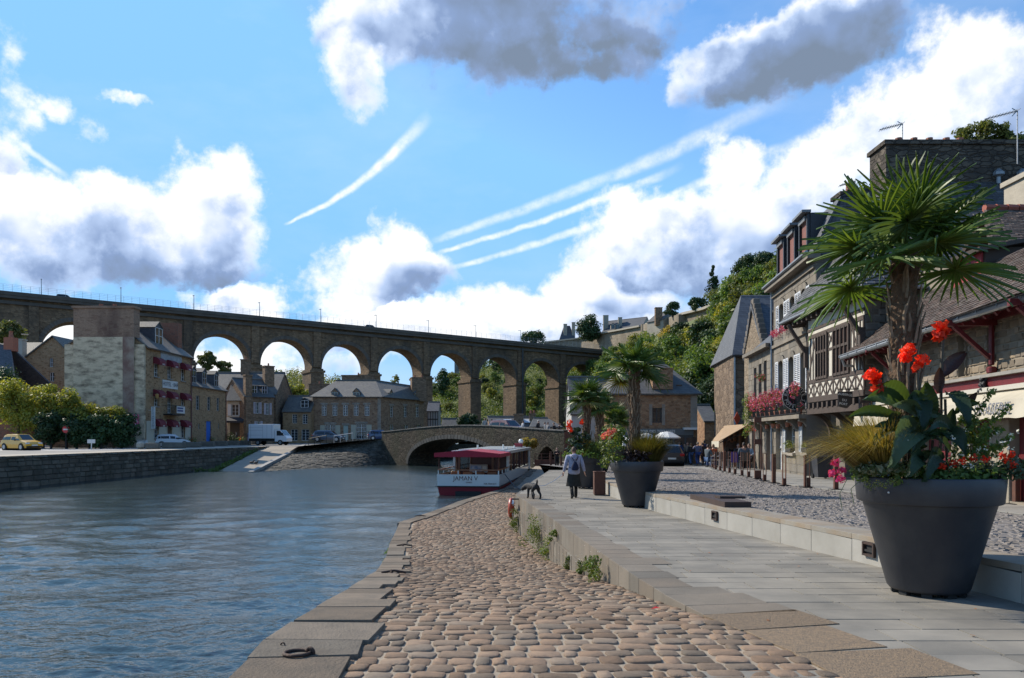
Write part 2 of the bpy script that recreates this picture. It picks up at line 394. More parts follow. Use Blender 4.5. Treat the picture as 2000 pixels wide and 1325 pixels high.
def proto(kind, seed):
    """unit piece in [-.5,.5]^3; +z is the face that shows"""
    rr = random.Random(seed); b = MB()
    if kind == 'pillow':       # worn cobble
        N_ = 10; J = [(rr.uniform(.93, 1.04), rr.uniform(-.12, .12)) for _ in range(N_)]
        def ring(k, z): return [(math.copysign(abs(math.cos(6.2832*i/N_+j))**.42, math.cos(6.2832*i/N_+j))*.5*q*k, math.copysign(abs(math.sin(6.2832*i/N_+j))**.42, math.sin(6.2832*i/N_+j))*.5*q*k, z) for i, (q, j) in enumerate(J)]
        tx_, ty_ = rr.uniform(-.12, .12), rr.uniform(-.12, .12)
        pts = ring(1, -.5)+ring(1, .34)+ring(.93, .48)
        pts = [(x, y, z+(x*tx_+y*ty_ if z > 0 else 0)) for x, y, z in pts]+[(0, 0, .5)]
        fs = [(20+i, 20+(i+1) % N_, 30) for i in range(N_)]
        for r in range(2):
            for i in range(N_): j = (i+1) % N_; fs.append((r*N_+i, r*N_+j, r*N_+N_+j, r*N_+N_+i))
        b.add(pts, fs)
    elif kind == 'sett':
        j = lambda a: rr.uniform(-a, a); t0, t1 = j(.22), j(.22)
        lo = [(-.5, -.5), (.5, -.5), (.5, .5), (-.5, .5)]; lo = [(x+j(.05), y+j(.06)) for x, y in lo]
        b.add([(x, y, -.5) for x, y in lo]+[(x, y, .3+x*t0+y*t1) for x, y in lo]+[(x*.86, y*.82, .5+x*t0+y*t1) for x, y in lo], [(8, 9, 10, 11)]+[(i, (i+1) % 4, 4+(i+1) % 4, 4+i) for i in range(4)]+[(4+i, 4+(i+1) % 4, 8+(i+1) % 4, 8+i) for i in range(4)])
    elif kind == 'flag':
        x = .5; b.add([(-x, -x, -.5), (x, -x, -.5), (x, x, -.5), (-x, x, -.5), (-x, -x, .5), (x, -x, .5), (x, x, .5), (-x, x, .5)], [(4, 5, 6, 7)]+[(i, (i+1) % 4, 4+(i+1) % 4, 4+i) for i in range(4)])
    elif kind == 'slab':       # sawn slab: crisp with a fine chamfer
        x = .5; c = .4965
        pts = [(-x, -x, -.5), (x, -x, -.5), (x, x, -.5), (-x, x, -.5), (-x, -x, .47), (x, -x, .47), (x, x, .47), (-x, x, .47), (-c, -c, .5), (c, -c, .5), (c, c, .5), (-c, c, .5)]
        fs = [(8, 9, 10, 11)]+[(i, (i+1) % 4, 4+(i+1) % 4, 4+i) for i in range(4)]+[(4+i, 4+(i+1) % 4, 8+(i+1) % 4, 8+i) for i in range(4)]
        b.add(pts, fs)
    elif kind == 'stone':      # hewn stone with uneven face
        j = lambda a: rr.uniform(-a, a)
        pts = [(-.5, -.5, -.5), (.5, -.5, -.5), (.5, .5, -.5), (-.5, .5, -.5)]
        pts += [(-.5+j(.04), -.5+j(.05), .2), (.5+j(.04), -.5+j(.05), .2), (.5+j(.04), .5+j(.05), .2), (-.5+j(.04), .5+j(.05), .2)]
        pts += [(-.42+j(.05), -.4+j(.06), .5+j(.15)), (.42+j(.05), -.4+j(.06), .5+j(.15)), (.42+j(.05), .4+j(.06), .5+j(.15)), (-.42+j(.05), .4+j(.06), .5+j(.15))]
        fs = [(8, 9, 10), (8, 10, 11)]+[(i, (i+1) % 4, 4+(i+1) % 4, 4+i) for i in range(4)]+[(4+i, 4+(i+1) % 4, 8+(i+1) % 4, 8+i) for i in range(4)]
        b.add(pts, fs)
    elif kind == 'tile':       # roof tile / slate, thick at its lower edge
        t = [(-.49, -.5, -.1), (.49, -.5, -.1), (.49, .5, -.5), (-.49, .5, -.5), (-.47, -.5, .5), (.47, -.5, .5), (.48, .5, -.3), (-.48, .5, -.3)]
        t = [(x+rr.uniform(-.02, .02), y, z+rr.uniform(-.08, .08)) for x, y, z in t]
        b.add(t, [(4, 5, 6, 7), (0, 1, 5, 4), (1, 2, 6, 5), (3, 0, 4, 7)])
    return b
PROTO = {}
def pieces(name, mats4, kind, mat, parent, limit=300, variants=5, smooth=False, stuffname=None):
    key = (kind, mat.name)
    if key not in PROTO:
        PROTO[key] = []
        for i in range(variants):
            b = proto(kind, i*13+5); me = bpy.data.meshes.new(name); me.from_pydata(b.v, [], b.f); me.update(); me.materials.append(mat)
            if smooth: me.polygons.foreach_set('use_smooth', np.ones(len(me.polygons), bool))
            PROTO[key].append((me, np.array(b.v, float), b.f))
    pr = PROTO[key]; inv = worldm(parent).inverted() if parent else Matrix.Identity(4)
    def seen(m):
        t = m.translation
        if t.y < .5 or abs(t.x/t.y) > .69 or t.z/t.y > .59 or t.z/t.y < -.34: return 0
        return m.to_3x3().col[0].length*m.to_3x3().col[1].length*abs(m.to_3x3().col[2].normalized().dot(t.normalized()))/t.length_squared
    order = sorted(range(len(mats4)), key=lambda i: -seen(mats4[i]))
    for i in order[:limit]:
        o = bpy.data.objects.new(name, pr[i % len(pr)][0]); COL.objects.link(o)
        o.matrix_basis = mats4[i]
        if parent: o.parent = parent; o.matrix_parent_inverse = inv
    rest = order[limit:]
    if rest:
        vs = []; fs = []; off = 0
        for i in rest:
            me, pv, pf = pr[i % len(pr)]; A = np.array(mats4[i])
            vs.append(pv@A[:3, :3].T+A[:3, 3]); fs += [tuple(off+q for q in f) for f in pf]; off += len(pv)
        o = link_np(stuffname or name, np.concatenate(vs), fs, mat, parent, smooth, 'stuff')
def mat4(c, x, y, z):
    m = Matrix((x, y, z)).transposed().to_4x4(); m.translation = c; return m
def wallstones(A, B, z0, z1, course, length, proud=.03, depth=.12, joint=.012, jit=.35, skip=None, seed=1, out=None, cj=.2):
    """courses of stones on a vertical wall from A to B (xy), face looking to the right-hand side of A->B turned -90deg unless out given.
    skip(u0,u1,v0,v1) -> True drops a stone. Returns matrices"""
    rr = random.Random(seed); A = V((A[0], A[1], 0)); B = V((B[0], B[1], 0)); d = B-A; L = d.length; x = d/L
    nrm = V(out) if out else V((x.y, -x.x, 0)); up = V((0, 0, 1)); res = []
    if x.cross(up).dot(nrm) < 0: xs = -x
    else: xs = x
    z = z0
    while z < z1-.02:
        h = course*rr.uniform(1-cj, 1+cj)
        if z+h > z1-course*.4: h = z1-z
        u = -rr.uniform(0, length)
        while u < L:
            l = length*rr.uniform(1-jit, 1+jit); u0, u1 = max(0, u), min(L, u+l)
            if L-u1 < length*.3: u1 = L
            if u1-u0 > .04:
                for (p, q) in ([(u0, u1)] if not skip else trim(u0, u1, z, z+h, skip)):
                    if q-p > .04:
                        c = A+x*((p+q)/2)+up*(z+h/2)+nrm*(proud-depth/2+rr.uniform(-.008, .008))
                        res.append(mat4(c, xs*(q-p-joint), up*(h-joint), nrm*depth))
            u += l
            if u1 == L: break
        z += h
    return res
def trim(u0, u1, v0, v1, skip):
    iv = [(u0, u1)]
    if callable(skip):
        return [] if skip(u0, u1, v0, v1) else iv
    for (a, b, c, d) in skip:
        if v1 <= c+.02 or v0 >= d-.02: continue
        nv = []
        for (p, q) in iv:
            if q <= a or p >= b: nv.append((p, q)); continue
            if p < a: nv.append((p, a))
            if q > b: nv.append((b, q))
        iv = nv
    return iv
def facade(b, A, B, z0, z1, ops, depth=.22, out=None):
    """wall face with real openings (u0,u1,v0,v1) and reveals; ops in metres along A->B and heights"""
    A = V((A[0], A[1], 0)); B = V((B[0], B[1], 0)); d = B-A; L = d.length; x = d/L
    nrm = V(out) if out else V((x.y, -x.x, 0)); up = V((0, 0, 1))
    us = sorted({0, L, *[o[0] for o in ops], *[o[1] for o in ops]}); vs = sorted({z0, z1, *[o[2] for o in ops], *[o[3] for o in ops]})
    pt = lambda u, v, k=0: A+x*u+up*v-nrm*k
    fl = x.cross(up).dot(nrm) < 0
    def q(*p): b.quad(*(p if not fl else p[::-1]))
    for u0, u1 in zip(us, us[1:]):
        for v0, v1 in zip(vs, vs[1:]):
            um, vm = (u0+u1)/2, (v0+v1)/2
            if any(o[0] < um < o[1] and o[2] < vm < o[3] for o in ops): continue
            q(pt(u0, v0), pt(u1, v0), pt(u1, v1), pt(u0, v1))
    for (a, c, e, f) in ops:
        q(pt(a, e), pt(a, f), pt(a, f, depth), pt(a, e, depth))
        q(pt(c, e, depth), pt(c, f, depth), pt(c, f), pt(c, e))
        q(pt(a, f), pt(c, f), pt(c, f, depth), pt(a, f, depth))
        q(pt(a, e, depth), pt(c, e, depth), pt(c, e), pt(a, e))
    return x, nrm
ZR = [(-4, -1.6), (5, -1.65), (8, -1.72), (10, -1.77), (14, -1.87), (20, -1.99), (26, -2.05), (36, -2.1), (52, -2.35), (80, -2.5)]          # paved ramp
ZQ = [(-4, -1.6), (5, -1.64), (7, -1.69), (8.2, -1.80), (10, -2.0), (12.3, -2.28), (15, -2.62), (19, -3.03), (25, -3.2), (48, -3.2), (64, -2.75), (80, -2.6)]
ZP = [(0, -1.2), (7.5, -1.31), (10, -1.39), (20, -1.54), (30, -1.66), (42, -1.82), (58, -2.3), (95, -2.45)]                      # upper square
XR = [(-4, 5.25), (7.8, 5.22), (10.1, 5.0), (20, 3.73), (25.5, 3.3), (36, 3.5), (52, 4.6)]                             # ramp | low granite wall
XL = [(-4, 2.7), (5.0, 2.3), (6.17, 2.12), (7.12, 1.85), (8.15, 1.68), (9.4, 1.56), (11.5, 1.41), (14.4, 1.21), (19.2, .84), (26.7, .12), (51, 2.45)]
XQ = [(-4, -1.8), (5.2, -1.9), (6.15, -2.0), (7.2, -1.95), (9.6, -2.06), (13.8, -2.45), (22, -3.5), (28, -4.1), (32.3, -3.25), (36.6, -2.6), (46, -.5), (64, 1.7), (80, 3.2)]
zr = lambda d: ip(ZR, d); zq = lambda d: ip(ZQ, d); zp = lambda d: ip(ZP, d)
xr = lambda d: ip(XR, d); xl = lambda d: ip(XL, d); xq = lambda d: ip(XQ, d)
zx = lambda d: -3.5
def strip(name, fl, fr, fz, ds, mat, nu=4, dz=0):
    b = MB(); ds = list(ds)
    b.grid(lambda u, v: (lambda d: (fl(d)+(fr(d)-fl(d))*u, d, fz(d)+dz))(ds[min(len(ds)-1, int(round(v*(len(ds)-1))))]), nu, len(ds)-1)
    return struct(b.build(name, mat))
fr_ = lambda a, b, n_: [a+(b-a)*i/n_ for i in range(n_+1)]
def water_mat():
    m, k, b = newmat('river_water')
    g = k.new('ShaderNodeNewGeometry'); pos = g.outputs['Position']
    b.inputs['Base Color'].default_value = (.022, .034, .036, 1); b.inputs['Roughness'].default_value = .05; b.inputs['IOR'].default_value = 1.6
    b.inputs['Specular Tint'].default_value = (.82, .93, 1, 1)
    sp = k.new('ShaderNodeSeparateXYZ'); k.link(pos, sp.inputs[0])
    k.link(k.mapr(sp.outputs[1], 8, 70, .045, .17), b.inputs['Roughness'])
    bn = k.new('ShaderNodeBump'); bn.inputs['Distance'].default_value = .05; bn.inputs['Strength'].default_value = .5
    k.link(k.noise(k.vm('MULTIPLY', pos, (.7, 1.3, 1)), 7, 3, .5), bn.inputs['Height']); k.link(bn.outputs[0], b.inputs['Normal'])
    return m
WM = water_mat()
def waves():
    g = np.random.default_rng(5); pr = np.concatenate([np.arange(24.5, 290, .85), np.arange(290, 900, 5.)]); dr = 2688/pr[::-1]; nc = 520
    dr = np.sort(dr); X0 = np.array([max(-33.3+(d-48)*.0721-.6, -.78*d-1) for d in dr]); X1 = np.array([ip(XQ, d)+.5 if d < 64 else 8 for d in dr])
    u = np.linspace(0, 1, nc); X = X0[:, None]+(X1-X0)[:, None]*u[None]; Y = np.repeat(dr[:, None], nc, 1); dl = np.gradient(dr)[:, None]; Z = np.zeros_like(X); N = 90
    gust = .62+.38*np.sin(X*.21+Y*.05+1.5*np.sin(Y*.11))*np.sin(Y*.13-X*.07+.8)
    for lam in np.geomspace(.11, 4.2, N):
        a = math.pi/2+g.normal()*.55; kx, ky = 2*math.pi/lam*math.cos(a), 2*math.pi/lam*math.sin(a); att = np.clip(lam/(2.2*dl)-.8, 0, 1); amp = .20*math.sqrt(2/N)*lam/(2*math.pi)*1.3*min(1, (.6/lam)**.5)
        ph = kx*X+ky*Y+g.uniform(0, 6.28)+.6*np.sin(X*.9/lam**.5+g.uniform(0, 6))+.5*np.sin(Y*.7/lam**.5+g.uniform(0, 6)); Z += att*amp*(np.sin(ph)+.25*np.sin(2*ph+1.2))
    Z = -3.5+Z*gust; nr = len(dr); idx = np.arange(nr*nc).reshape(nr, nc); f = np.stack([idx[:-1, :-1], idx[:-1, 1:], idx[1:, 1:], idx[1:, :-1]], -1).reshape(-1, 4)
    return np.stack([X, Y, Z], -1).reshape(-1, 3), f.astype(np.int32)
wv, wf_ = waves(); struct(link_np('river_water', wv, wf_, WM, smooth=True))
b = MB(); b.quad((-70, -30, -3.62), (45, -30, -3.62), (45, 330, -3.62), (-70, 330, -3.62))
struct(b.build('river_reach', WM))
b = MB(); b.quad((-2500, -300, -7), (2500, -300, -7), (2500, 4500, -7), (-2500, 4500, -7))
struct(b.build('ground', M('far_ground', (.06, .08, .03), (.09, .1, .05), sc=.01, rough=.95)))
MORTAR = M('sand_joint', (.37, .30, .22), (.25, .205, .155), rough=.95, sc=7, bump=.6, bsc=60)
GRAN = M('granite_coping', (.205, .16, .118), (.135, .115, .092), rough=.92, spec=.2, sc=4, amt=.9, rnd=.2, bump=.9, bsc=40, c3=(.185, .16, .128))
ds = [-4, 0, 3]+fr_(4, 30, 52)+fr_(31, 80, 30)
quay = strip('cobbled_quay', lambda d: xq(d)+.02, xl, zq, ds, MORTAR, 8, -.018)
COB = M('cobble_stone', (.285, .19, .125), (.175, .13, .095), rough=.88, sc=14, amt=.8, rnd=.3, bump=.7, bsc=80, c3=(.23, .185, .14), spec=.2)
rr = random.Random(3)
def sl(fn, d): return (fn(d+.05)-fn(d-.05))/.1
cp = []; d = 4.2
while d < 62:
    L = rr.uniform(.55, .95)*(1 if d < 30 else 1.25); dm_ = d+L/2
    w = rr.uniform(.55, .85) if d < 8 else rr.uniform(.38, .62)
    y = V((xq(dm_+.2)-xq(dm_-.2), .4, zq(dm_+.2)-zq(dm_-.2))).normalized(); x = V((1, 0, 0)); x = (x-y*x.dot(y)).normalized(); z = x.cross(y)
    ll = L/max(.3, y.y)
    c = V((xq(dm_), dm_, zq(dm_)))+x*(w/2)-z*.2+z*rr.uniform(.0, .012)
    cp.append(mat4(c, x*w, y*(ll-.014), z*.44)); d += L
pieces('coping_stone', cp, 'slab', GRAN, quay)
cb = []; d = 4.3; row = 0
while d < 46:
    pd = rr.uniform(.16, .20)*(1 if d < 25 else 1.15)
    x0 = xq(d)+(rr.uniform(.6, .82) if d < 8 else rr.uniform(.4, .55)); x1 = xl(d)-.01; x_ = x0
    s_ = sl(zq, d)
    y = V((0, 1, s_)).normalized(); z = V((1, 0, 0)).cross(y)
    while x_ < x1-.05:
        l = rr.choice([.12, .15, .18, .2, .22, .26, .29])*rr.uniform(.9, 1.12)*(1 if d < 25 else 1.2)
        if x_+l > x1: l = x1-x_
        c = V((x_+l/2, d+pd/2+rr.uniform(-.014, .014)+.03*math.sin(x_*1.7+d), zq(d+pd/2)))-z*rr.uniform(.034, .045)
        a = rr.uniform(-.06, .06); X = V((math.cos(a), math.sin(a), 0)); Y = z.cross(X)
        cb.append(mat4(c, X*(l-rr.uniform(.006, .022)), Y*(pd-rr.uniform(.004, .02)), z*.075)); x_ += l
    d += pd; row += 1
pieces('cobblestone', cb, 'pillow', COB, quay, smooth=True)
b = MB(); pq = [(xq(d), d, zq(d)-.35) for d in ds]
for p, q in zip(pq, pq[1:]): b.quad(p, q, (q[0], q[1], -4.5), (p[0], p[1], -4.5))
struct(b.build('quay_water_wall', M('quay_face', (.13, .12, .10), (.06, .065, .05), sc=2, bump=.5)))
SLAB = M('ramp_slab', (.275, .25, .21), (.15, .143, .127), rough=.9, spec=.2, sc=1.3, amt=.85, rnd=.11, bump=.25, bsc=120, c3=(.245, .225, .19))
ramp = strip('paved_ramp', xl, xr, zr, [-4, 0, 3]+fr_(4, 52, 60), M('slab_joint', (.11, .105, .095), rough=.95), 6, -.02)
sb = []; d = 4.0; row = 0
while d < 50:
    small = d < 5.35
    pd = .2 if small else rr.uniform(.36, .44)*(1 if d < 26 else 1.3)
    x_ = xl(d+pd/2)+.28-rr.uniform(0, .4); x1 = xr(d+pd/2)-.0
    if small: x_ = 1.2; x1 = 5.0
    y = V((0, 1, sl(zr, d+pd/2))).normalized(); z = V((1, 0, 0)).cross(y)
    x_ = max(x_, xl(d+pd/2)+.1) if not small else x_
    while x_ < x1-.02:
        l = rr.uniform(.24, .42) if small else rr.uniform(.5, .95)*(1 if d < 26 else 1.3)
        if x1-x_-l < .2: l = x1-x_
        sb.append(mat4(V((x_+l/2, d+pd/2, zr(d+pd/2)))-z*(.05+rr.uniform(-.002, .002)), V((1, 0, 0))*(l-.016), y*(pd-.016), z*.1)); x_ += l
    d += pd; row += 1
pieces('paving_slab', sb, 'flag', SLAB, ramp)
KERB = M('kerb_granite', (.175, .138, .10), (.12, .103, .08), rough=.85, sc=2.2, amt=.8, rnd=.2, bump=.55, bsc=50, c3=(.17, .15, .12))
KERBT = M('kerb_tan', (.25, .175, .105), (.13, .10, .072), rough=.9, sc=26, amt=.9, rnd=.22, bump=.9, bsc=60)
kb = []; kt = []; kw = []; d = 5.15
while d < 27:
    L = rr.uniform(.42, .72) if d > 7 else rr.uniform(.62, .8)
    if d+L > 26.75: L = 26.75-d
    if L < .1: break
    dm_ = d+L/2; e = .25
    y = V((xl(dm_+e)-xl(dm_-e), 2*e, zr(dm_+e)-zr(dm_-e))).normalized(); x = V((1, 0, 0)); z = x.cross(y).normalized(); x = y.cross(z)
    ll = L/y.y; w = rr.choice([.46, .5, .54, .5, .75]) if d > 8 else rr.uniform(.75, 1.0)
    hgt = max(.08, min(.42, zr(dm_)-zq(dm_)+.1))
    c = V((xl(dm_), dm_, zr(dm_)+.008))+x*(w/2-.02)-z*(hgt/2)
    (kb if d > 7.2 else kt).append(mat4(c, x*w, y*(ll-.012), z*hgt))
    top = zr(dm_)+.008-hgt; bot = zq(dm_)-.08
    while top-bot > .06:
        h = min(rr.uniform(.34, .48), top-bot); off = rr.uniform(-.25, .25)*ll
        kw.append(mat4(V((xl(dm_), dm_, 0))+V((0, 0, top-h/2))+y*off*0+x*.15, y*(-1)*(ll-.014), V((0, 0, 1))*(h-.012), V((-1, y.x, 0)).normalized()*.42)); top -= h
    d += L
pieces('kerb_stone', kb, 'slab', KERB, ramp); pieces('kerb_stone', kt, 'slab', KERBT, ramp); pieces('wall_block', kw, 'slab', KERB, ramp)
b = MB()
for d0, d1 in zip(fr_(4, 26.6, 40), fr_(4, 26.6, 40)[1:]):
    b.quad((xl(d1)+.09, d1, zr(d1)-.03), (xl(d0)+.09, d0, zr(d0)-.03), (xl(d0)+.09, d0, zq(d0)-.5), (xl(d1)+.09, d1, zq(d1)-.5))
dd_ = 26.7
b.quad((xl(dd_), dd_, zr(dd_)-.01), (xl(dd_)+.0, dd_, -4), (4, dd_+.1, -4), (4, dd_+.1, zr(dd_)-.01))
for d0, d1 in zip(fr_(26.7, 51, 12), fr_(26.7, 51, 12)[1:]):
    b.quad((xl(d1), d1, zr(d1)-.03), (xl(d0), d0, zr(d0)-.03), (xl(d0), d0, -4), (xl(d1), d1, -4))
struct(b.build('ramp_wall_core', M('ramp_core', (.07, .065, .055), rough=.95)))
WALLG = M('pale_granite', (.36, .34, .30), (.25, .235, .20), rough=.7, sc=1.6, amt=.7, rnd=.07, bump=.25, bsc=110)
CAPG = M('granite_cap', (.27, .25, .21), (.25, .16, .08), rough=.75, sc=1.9, amt=.75, rnd=.08, bump=.3, bsc=100)
lw = bpy.data.objects.new('low_granite_wall', None); COL.objects.link(lw); lw['kind'] = 'structure'
fb_ = []; cpb = []; d = 4.6
while d < 51:
    L = rr.uniform(1.0, 1.25)*(1 if d < 26 else 1.6); dm_ = d+L/2
    if d < 26 < d+L: L = 26.0-d; dm_ = d+L/2
    y = V((xr(dm_+.3)-xr(dm_-.3), .6, 0)).normalized(); nrm = V((-y.y, y.x, 0)); ll = L/y.y
    t = zp(dm_)-.075; bt = zr(dm_)-.06
    fb_.append(mat4(V((xr(dm_), dm_, (t+bt)/2))-nrm*.13, -y*(ll-.008), V((0, 0, 1))*(t-bt), nrm*.3))
    yy = V((y.x, y.y, (zp(dm_+.3)-zp(dm_-.3))/.6*y.y)).normalized()
    zz = nrm.cross(yy)*-1
    zz = zz if zz.z > 0 else -zz
    cpb.append(mat4(V((xr(dm_), dm_, zp(dm_)-.035))-nrm*.24, -nrm*.53, yy*(ll-.008), zz*.074)); d += L
pieces('wall_block', fb_, 'slab', WALLG, lw); pieces('cap_stone', cpb, 'slab', CAPG, lw)
b = MB()
for d0, d1 in zip(fr_(4, 51, 60), fr_(4, 51, 60)[1:]):
    b.quad((xr(d1)+.08, d1, zp(d1)-.06), (xr(d0)+.08, d0, zp(d0)-.06), (xr(d0)+.08, d0, zr(d0)-.3), (xr(d1)+.08, d1, zr(d1)-.3))
b.build('wall_core', M('slab_joint', (.1, .1, .1)), lw)
SETT = M('street_sett', (.225, .203, .188), (.155, .142, .133), rough=.9, spec=.15, sc=8, amt=.6, rnd=.22, bump=.4, bsc=80, c3=(.20, .172, .145))
XK = [(0, 9.4), (16, 9.3), (24, 8.9), (38.6, 10.2), (60, 11.6), (95, 15)]        # kerb line of the footway
XF = [(0, 14.5), (14, 11.5), (30, 13.0), (42, 14.3), (60, 15.5), (100, 20)]
xk = lambda d: ip(XK, d)
street = strip('paved_street', lambda d: (xr(d)+.1 if d < 51 else 4.7+(d-51)*-.02), xk, zp, [2, 4]+fr_(6, 95, 60), M('sett_joint', (.19, .168, .14), (.14, .125, .11), sc=6, rough=.9, bump=.5, bsc=30), 6, -.02)
st = []; d = 6.5
while d < 44:
    pd = .105 if d < 20 else .12 if d < 30 else .18
    x_ = xr(d)+.5; x1 = min(xk(d)-.05, d*.69)
    z = V((0, 0, 1))
    while x_ < x1-.04:
        l = rr.uniform(.10, .17)*(1 if d < 25 else 1.3)
        if x1-x_-l < .05: l = x1-x_
        st.append(mat4(V((x_+l/2, d+pd/2, zp(d+pd/2)-rr.uniform(.037, .045))), V((1, rr.uniform(-.05, .05), 0))*(l-.010), V((0, 1, 0))*(pd-.009), V((rr.uniform(-.05, .05), rr.uniform(-.05, .05), 1))*.07)); x_ += l
    d += pd
pieces('sett', st, 'sett', SETT, street)
foot = strip('footway', xk, lambda d: ip(XF, d), lambda d: zp(d)+.012, [4]+fr_(6, 95, 50), M('slab_joint', (.1, .1, .1)), 4, -.02)
fs_ = []; d = 14.0
while d < 48:
    pd = rr.uniform(.4, .5)*(1 if d < 28 else 1.4); x_ = xk(d); x1 = ip(XF, d)
    while x_ < x1-.03:
        l = rr.uniform(.5, .9)
        if x1-x_-l < .2: l = x1-x_
        fs_.append(mat4(V((x_+l/2, d+pd/2, zp(d+pd/2)+.012-.05)), V((1, 0, 0))*(l-.012), V((0, 1, 0))*(pd-.012), V((0, 0, 1))*.1)); x_ += l
    d += pd
pieces('paving_slab', fs_, 'flag', M('footway_slab', (.27, .255, .225), (.2, .19, .17), rough=.8, sc=1.2, amt=.7, rnd=.1, bump=.3, bsc=90), foot, limit=200)
b = MB(); b.quad((4.4, 51, -2.27), (60, 51, -2.3), (60, 140, -2.5), (2, 140, -2.7), (2, 70, -2.62)); b.quad((11, 0, -1.6), (60, 0, -1.6), (60, 51, -2.3), (15, 51, -2.27))
struct(b.build('street_ground', M('street_asphalt', (.13, .125, .12), (.17, .165, .155), sc=.8, rough=.9)))
QX = lambda d: -33.3+(d-48)*(3.1/43)
bank = MB()
bank.quad((QX(-10), -10, -1.4), (QX(74), 74, -1.4), (-150, 74, -1.4), (-150, -10, -1.4))
bank.quad((QX(74), 74, -1.4), (-30.1, 95, -1.4), (-26, 95.2, -1.4), (-26, 132, -1.3), (-150, 132, -1.3), (-150, 74, -1.4))
bank.quad((-25.9, 87.5, -1.42), (-15.8, 92.1, -.43), (-6, 122, -.5), (-20, 140, -1.0), (-26, 132, -1.3), (-26, 95.2, -1.4))
bank.quad((-150, 132, -1.3), (-26, 132, -1.3), (-20, 140, -1.0), (0, 200, -1.4), (-10, 300, -2), (-150, 300, -2))
struct(bank.build('bank_street', M('bank_asphalt', (.22, .205, .18), (.30, .27, .23), rough=.9, sc=.35, amt=.9, bump=.2, bsc=20)))
b = MB(); b.quad((QX(-10)-.0, -10, -1.385), (QX(95), 95, -1.385), (QX(95)-2.6, 95, -1.385), (QX(-10)-2.2, -10, -1.385))
struct(b.build('sandy_path', M('sandy_path', (.46, .40, .31), (.36, .32, .26), rough=.95, sc=.6)))
b = MB(); b.quad((-150, 66.5, -1.39), (-40, 66.5, -1.39), (-37, 69, -1.39), (-37, 78, -1.39), (-42, 80.5, -1.39), (-150, 80, -1.39))
struct(b.build('sunlit_road_patch', M('sunlit_road_patch', (.40, .38, .35), (.33, .31, .29), rough=.9, sc=.5)))  # sunlit patch of the bank road, its sunlight put into a paler colour
qw = MB(); qw.quad((QX(-10), -10, -4.5), (QX(95), 95, -4.5), (QX(95), 95, -1.42), (QX(-10), -10, -1.42))
qwall = struct(qw.build('quay_wall', M('quay_joint', (.05, .048, .042), (.03, .035, .025), sc=2)))
DARKST = M('quay_stone', (.135, .11, .082), (.05, .048, .032), rough=.9, sc=1.1, amt=.85, rnd=.3, bump=.6, bsc=14, c3=(.165, .14, .105))
ms = [m for m in wallstones((QX(40), 40), (QX(94), 94), -3.9, -1.56, .36, .95, proud=.05, depth=.2, joint=.03, out=(1, -.07, 0), seed=4)]
ms += wallstones((QX(40), 40), (QX(94.5), 94.5), -1.56, -1.39, .17, 1.7, proud=.1, depth=.5, joint=.012, out=(1, -.07, 0), seed=5, cj=0)
pieces('quay_stone', ms, 'stone', DARKST, qwall)
SBL, SBR, STL, STR = V((-28.4, 73.5, -3.62)), V((-24.6, 72, -3.62)), V((-30.4, 95.2, -1.395)), V((-25.9, 95.2, -1.395))
b = MB(); b.grid(lambda u, v: (SBL.lerp(SBR, u)).lerp(STL.lerp(STR, u), v), 4, 8)
struct(b.build('slipway', M('slip_concrete', (.30, .25, .19), (.21, .185, .15), rough=.9, sc=.5, bump=.2)))
b = MB(); b.beam(SBR+V((.1, 0, .05)), STR+V((.1, 0, .06)), .45, .3); struct(b.build('slipway_kerb', M('slip_kerb', (.3, .28, .25), rough=.85)))
bl, br, trr, tl = V((-24.4, 72.6, -3.7)), V((-14.4, 91.0, -3.7)), V((-15.7, 92.2, -.45)), V((-25.6, 95.0, -1.45))
b = MB(); wf = lambda u, v: bl.lerp(br, u).lerp(tl.lerp(trr, u), v)
b.grid(wf, 12, 4)
bw = struct(b.build('quay_side_wall', M('quay_joint', (.05, .05, .05))))
ms = []; rs = random.Random(9)
for j in range(22):
    v0, v1 = j/22, (j+1)/22; u = 0.0
    while u < .995:
        wl = (wf(1, v0)-wf(0, v0)).length; du = rs.uniform(.35, .8)/wl; u1 = min(1, u+du)
        a, c, e = wf(u, v0), wf(u1, v0), wf((u+u1)/2, v1); x = c-a; y = e-(a+c)/2; z = x.cross(y).normalized()
        if z.y > 0: z = -z
        ms.append(mat4((a+c)/2+y/2+z*.0, x*.94, y*.9, z*rs.uniform(.1, .2))); u = u1
pieces('quay_stone', ms, 'stone', M('pitched_stone', (.085, .07, .052), (.035, .034, .024), rough=.9, sc=1.5, rnd=.45, bump=.6, bsc=14, c3=(.13, .11, .085)), bw)
BA, BB = V((-15.6, 92, 0)), V((4.75, 69.8, 0)); BL_ = (BB-BA).length; bx = (BB-BA)/BL_; bn_ = V((bx.y, -bx.x, 0)); bn_ = bn_ if bn_.y < 0 else -bn_; BW = 4.6
def btop(t): return .36+.62*math.sin(math.pi*max(0, min(1, t)))**1.3
def bbot(t):
    a = (t-.447)/.264
    if abs(a) < 1: return -3.35+2.95*math.sqrt(1-a*a)**.9
    q = (t-.9255)/.0385
    if abs(q) < 1: return -2.0+.95*(1-abs(q)**1.7)
    return -4.6
ts = sorted(set([i/60 for i in range(61)]+[.447+.264*math.sin(math.pi*(i/40-.5)) for i in range(41)]+[.9255+.0385*(i/10-1) for i in range(21)]+[.183-.0001, .711+.0001, .887-.0001, .964+.0001]))
BRM = rubble('bridge_rubble', [(.045, .04, .033), (.09, .08, .066), (.145, .128, .105), (.065, .06, .053)], (.05, .045, .038), 2.6, 4.4, .9, stain=(.05, .055, .03), ssc=.4, samt=.5)
bridge = thing('stone_bridge', 'old humpbacked stone bridge with one wide arch over the river', 'bridge', (-5, 80, -3.5))
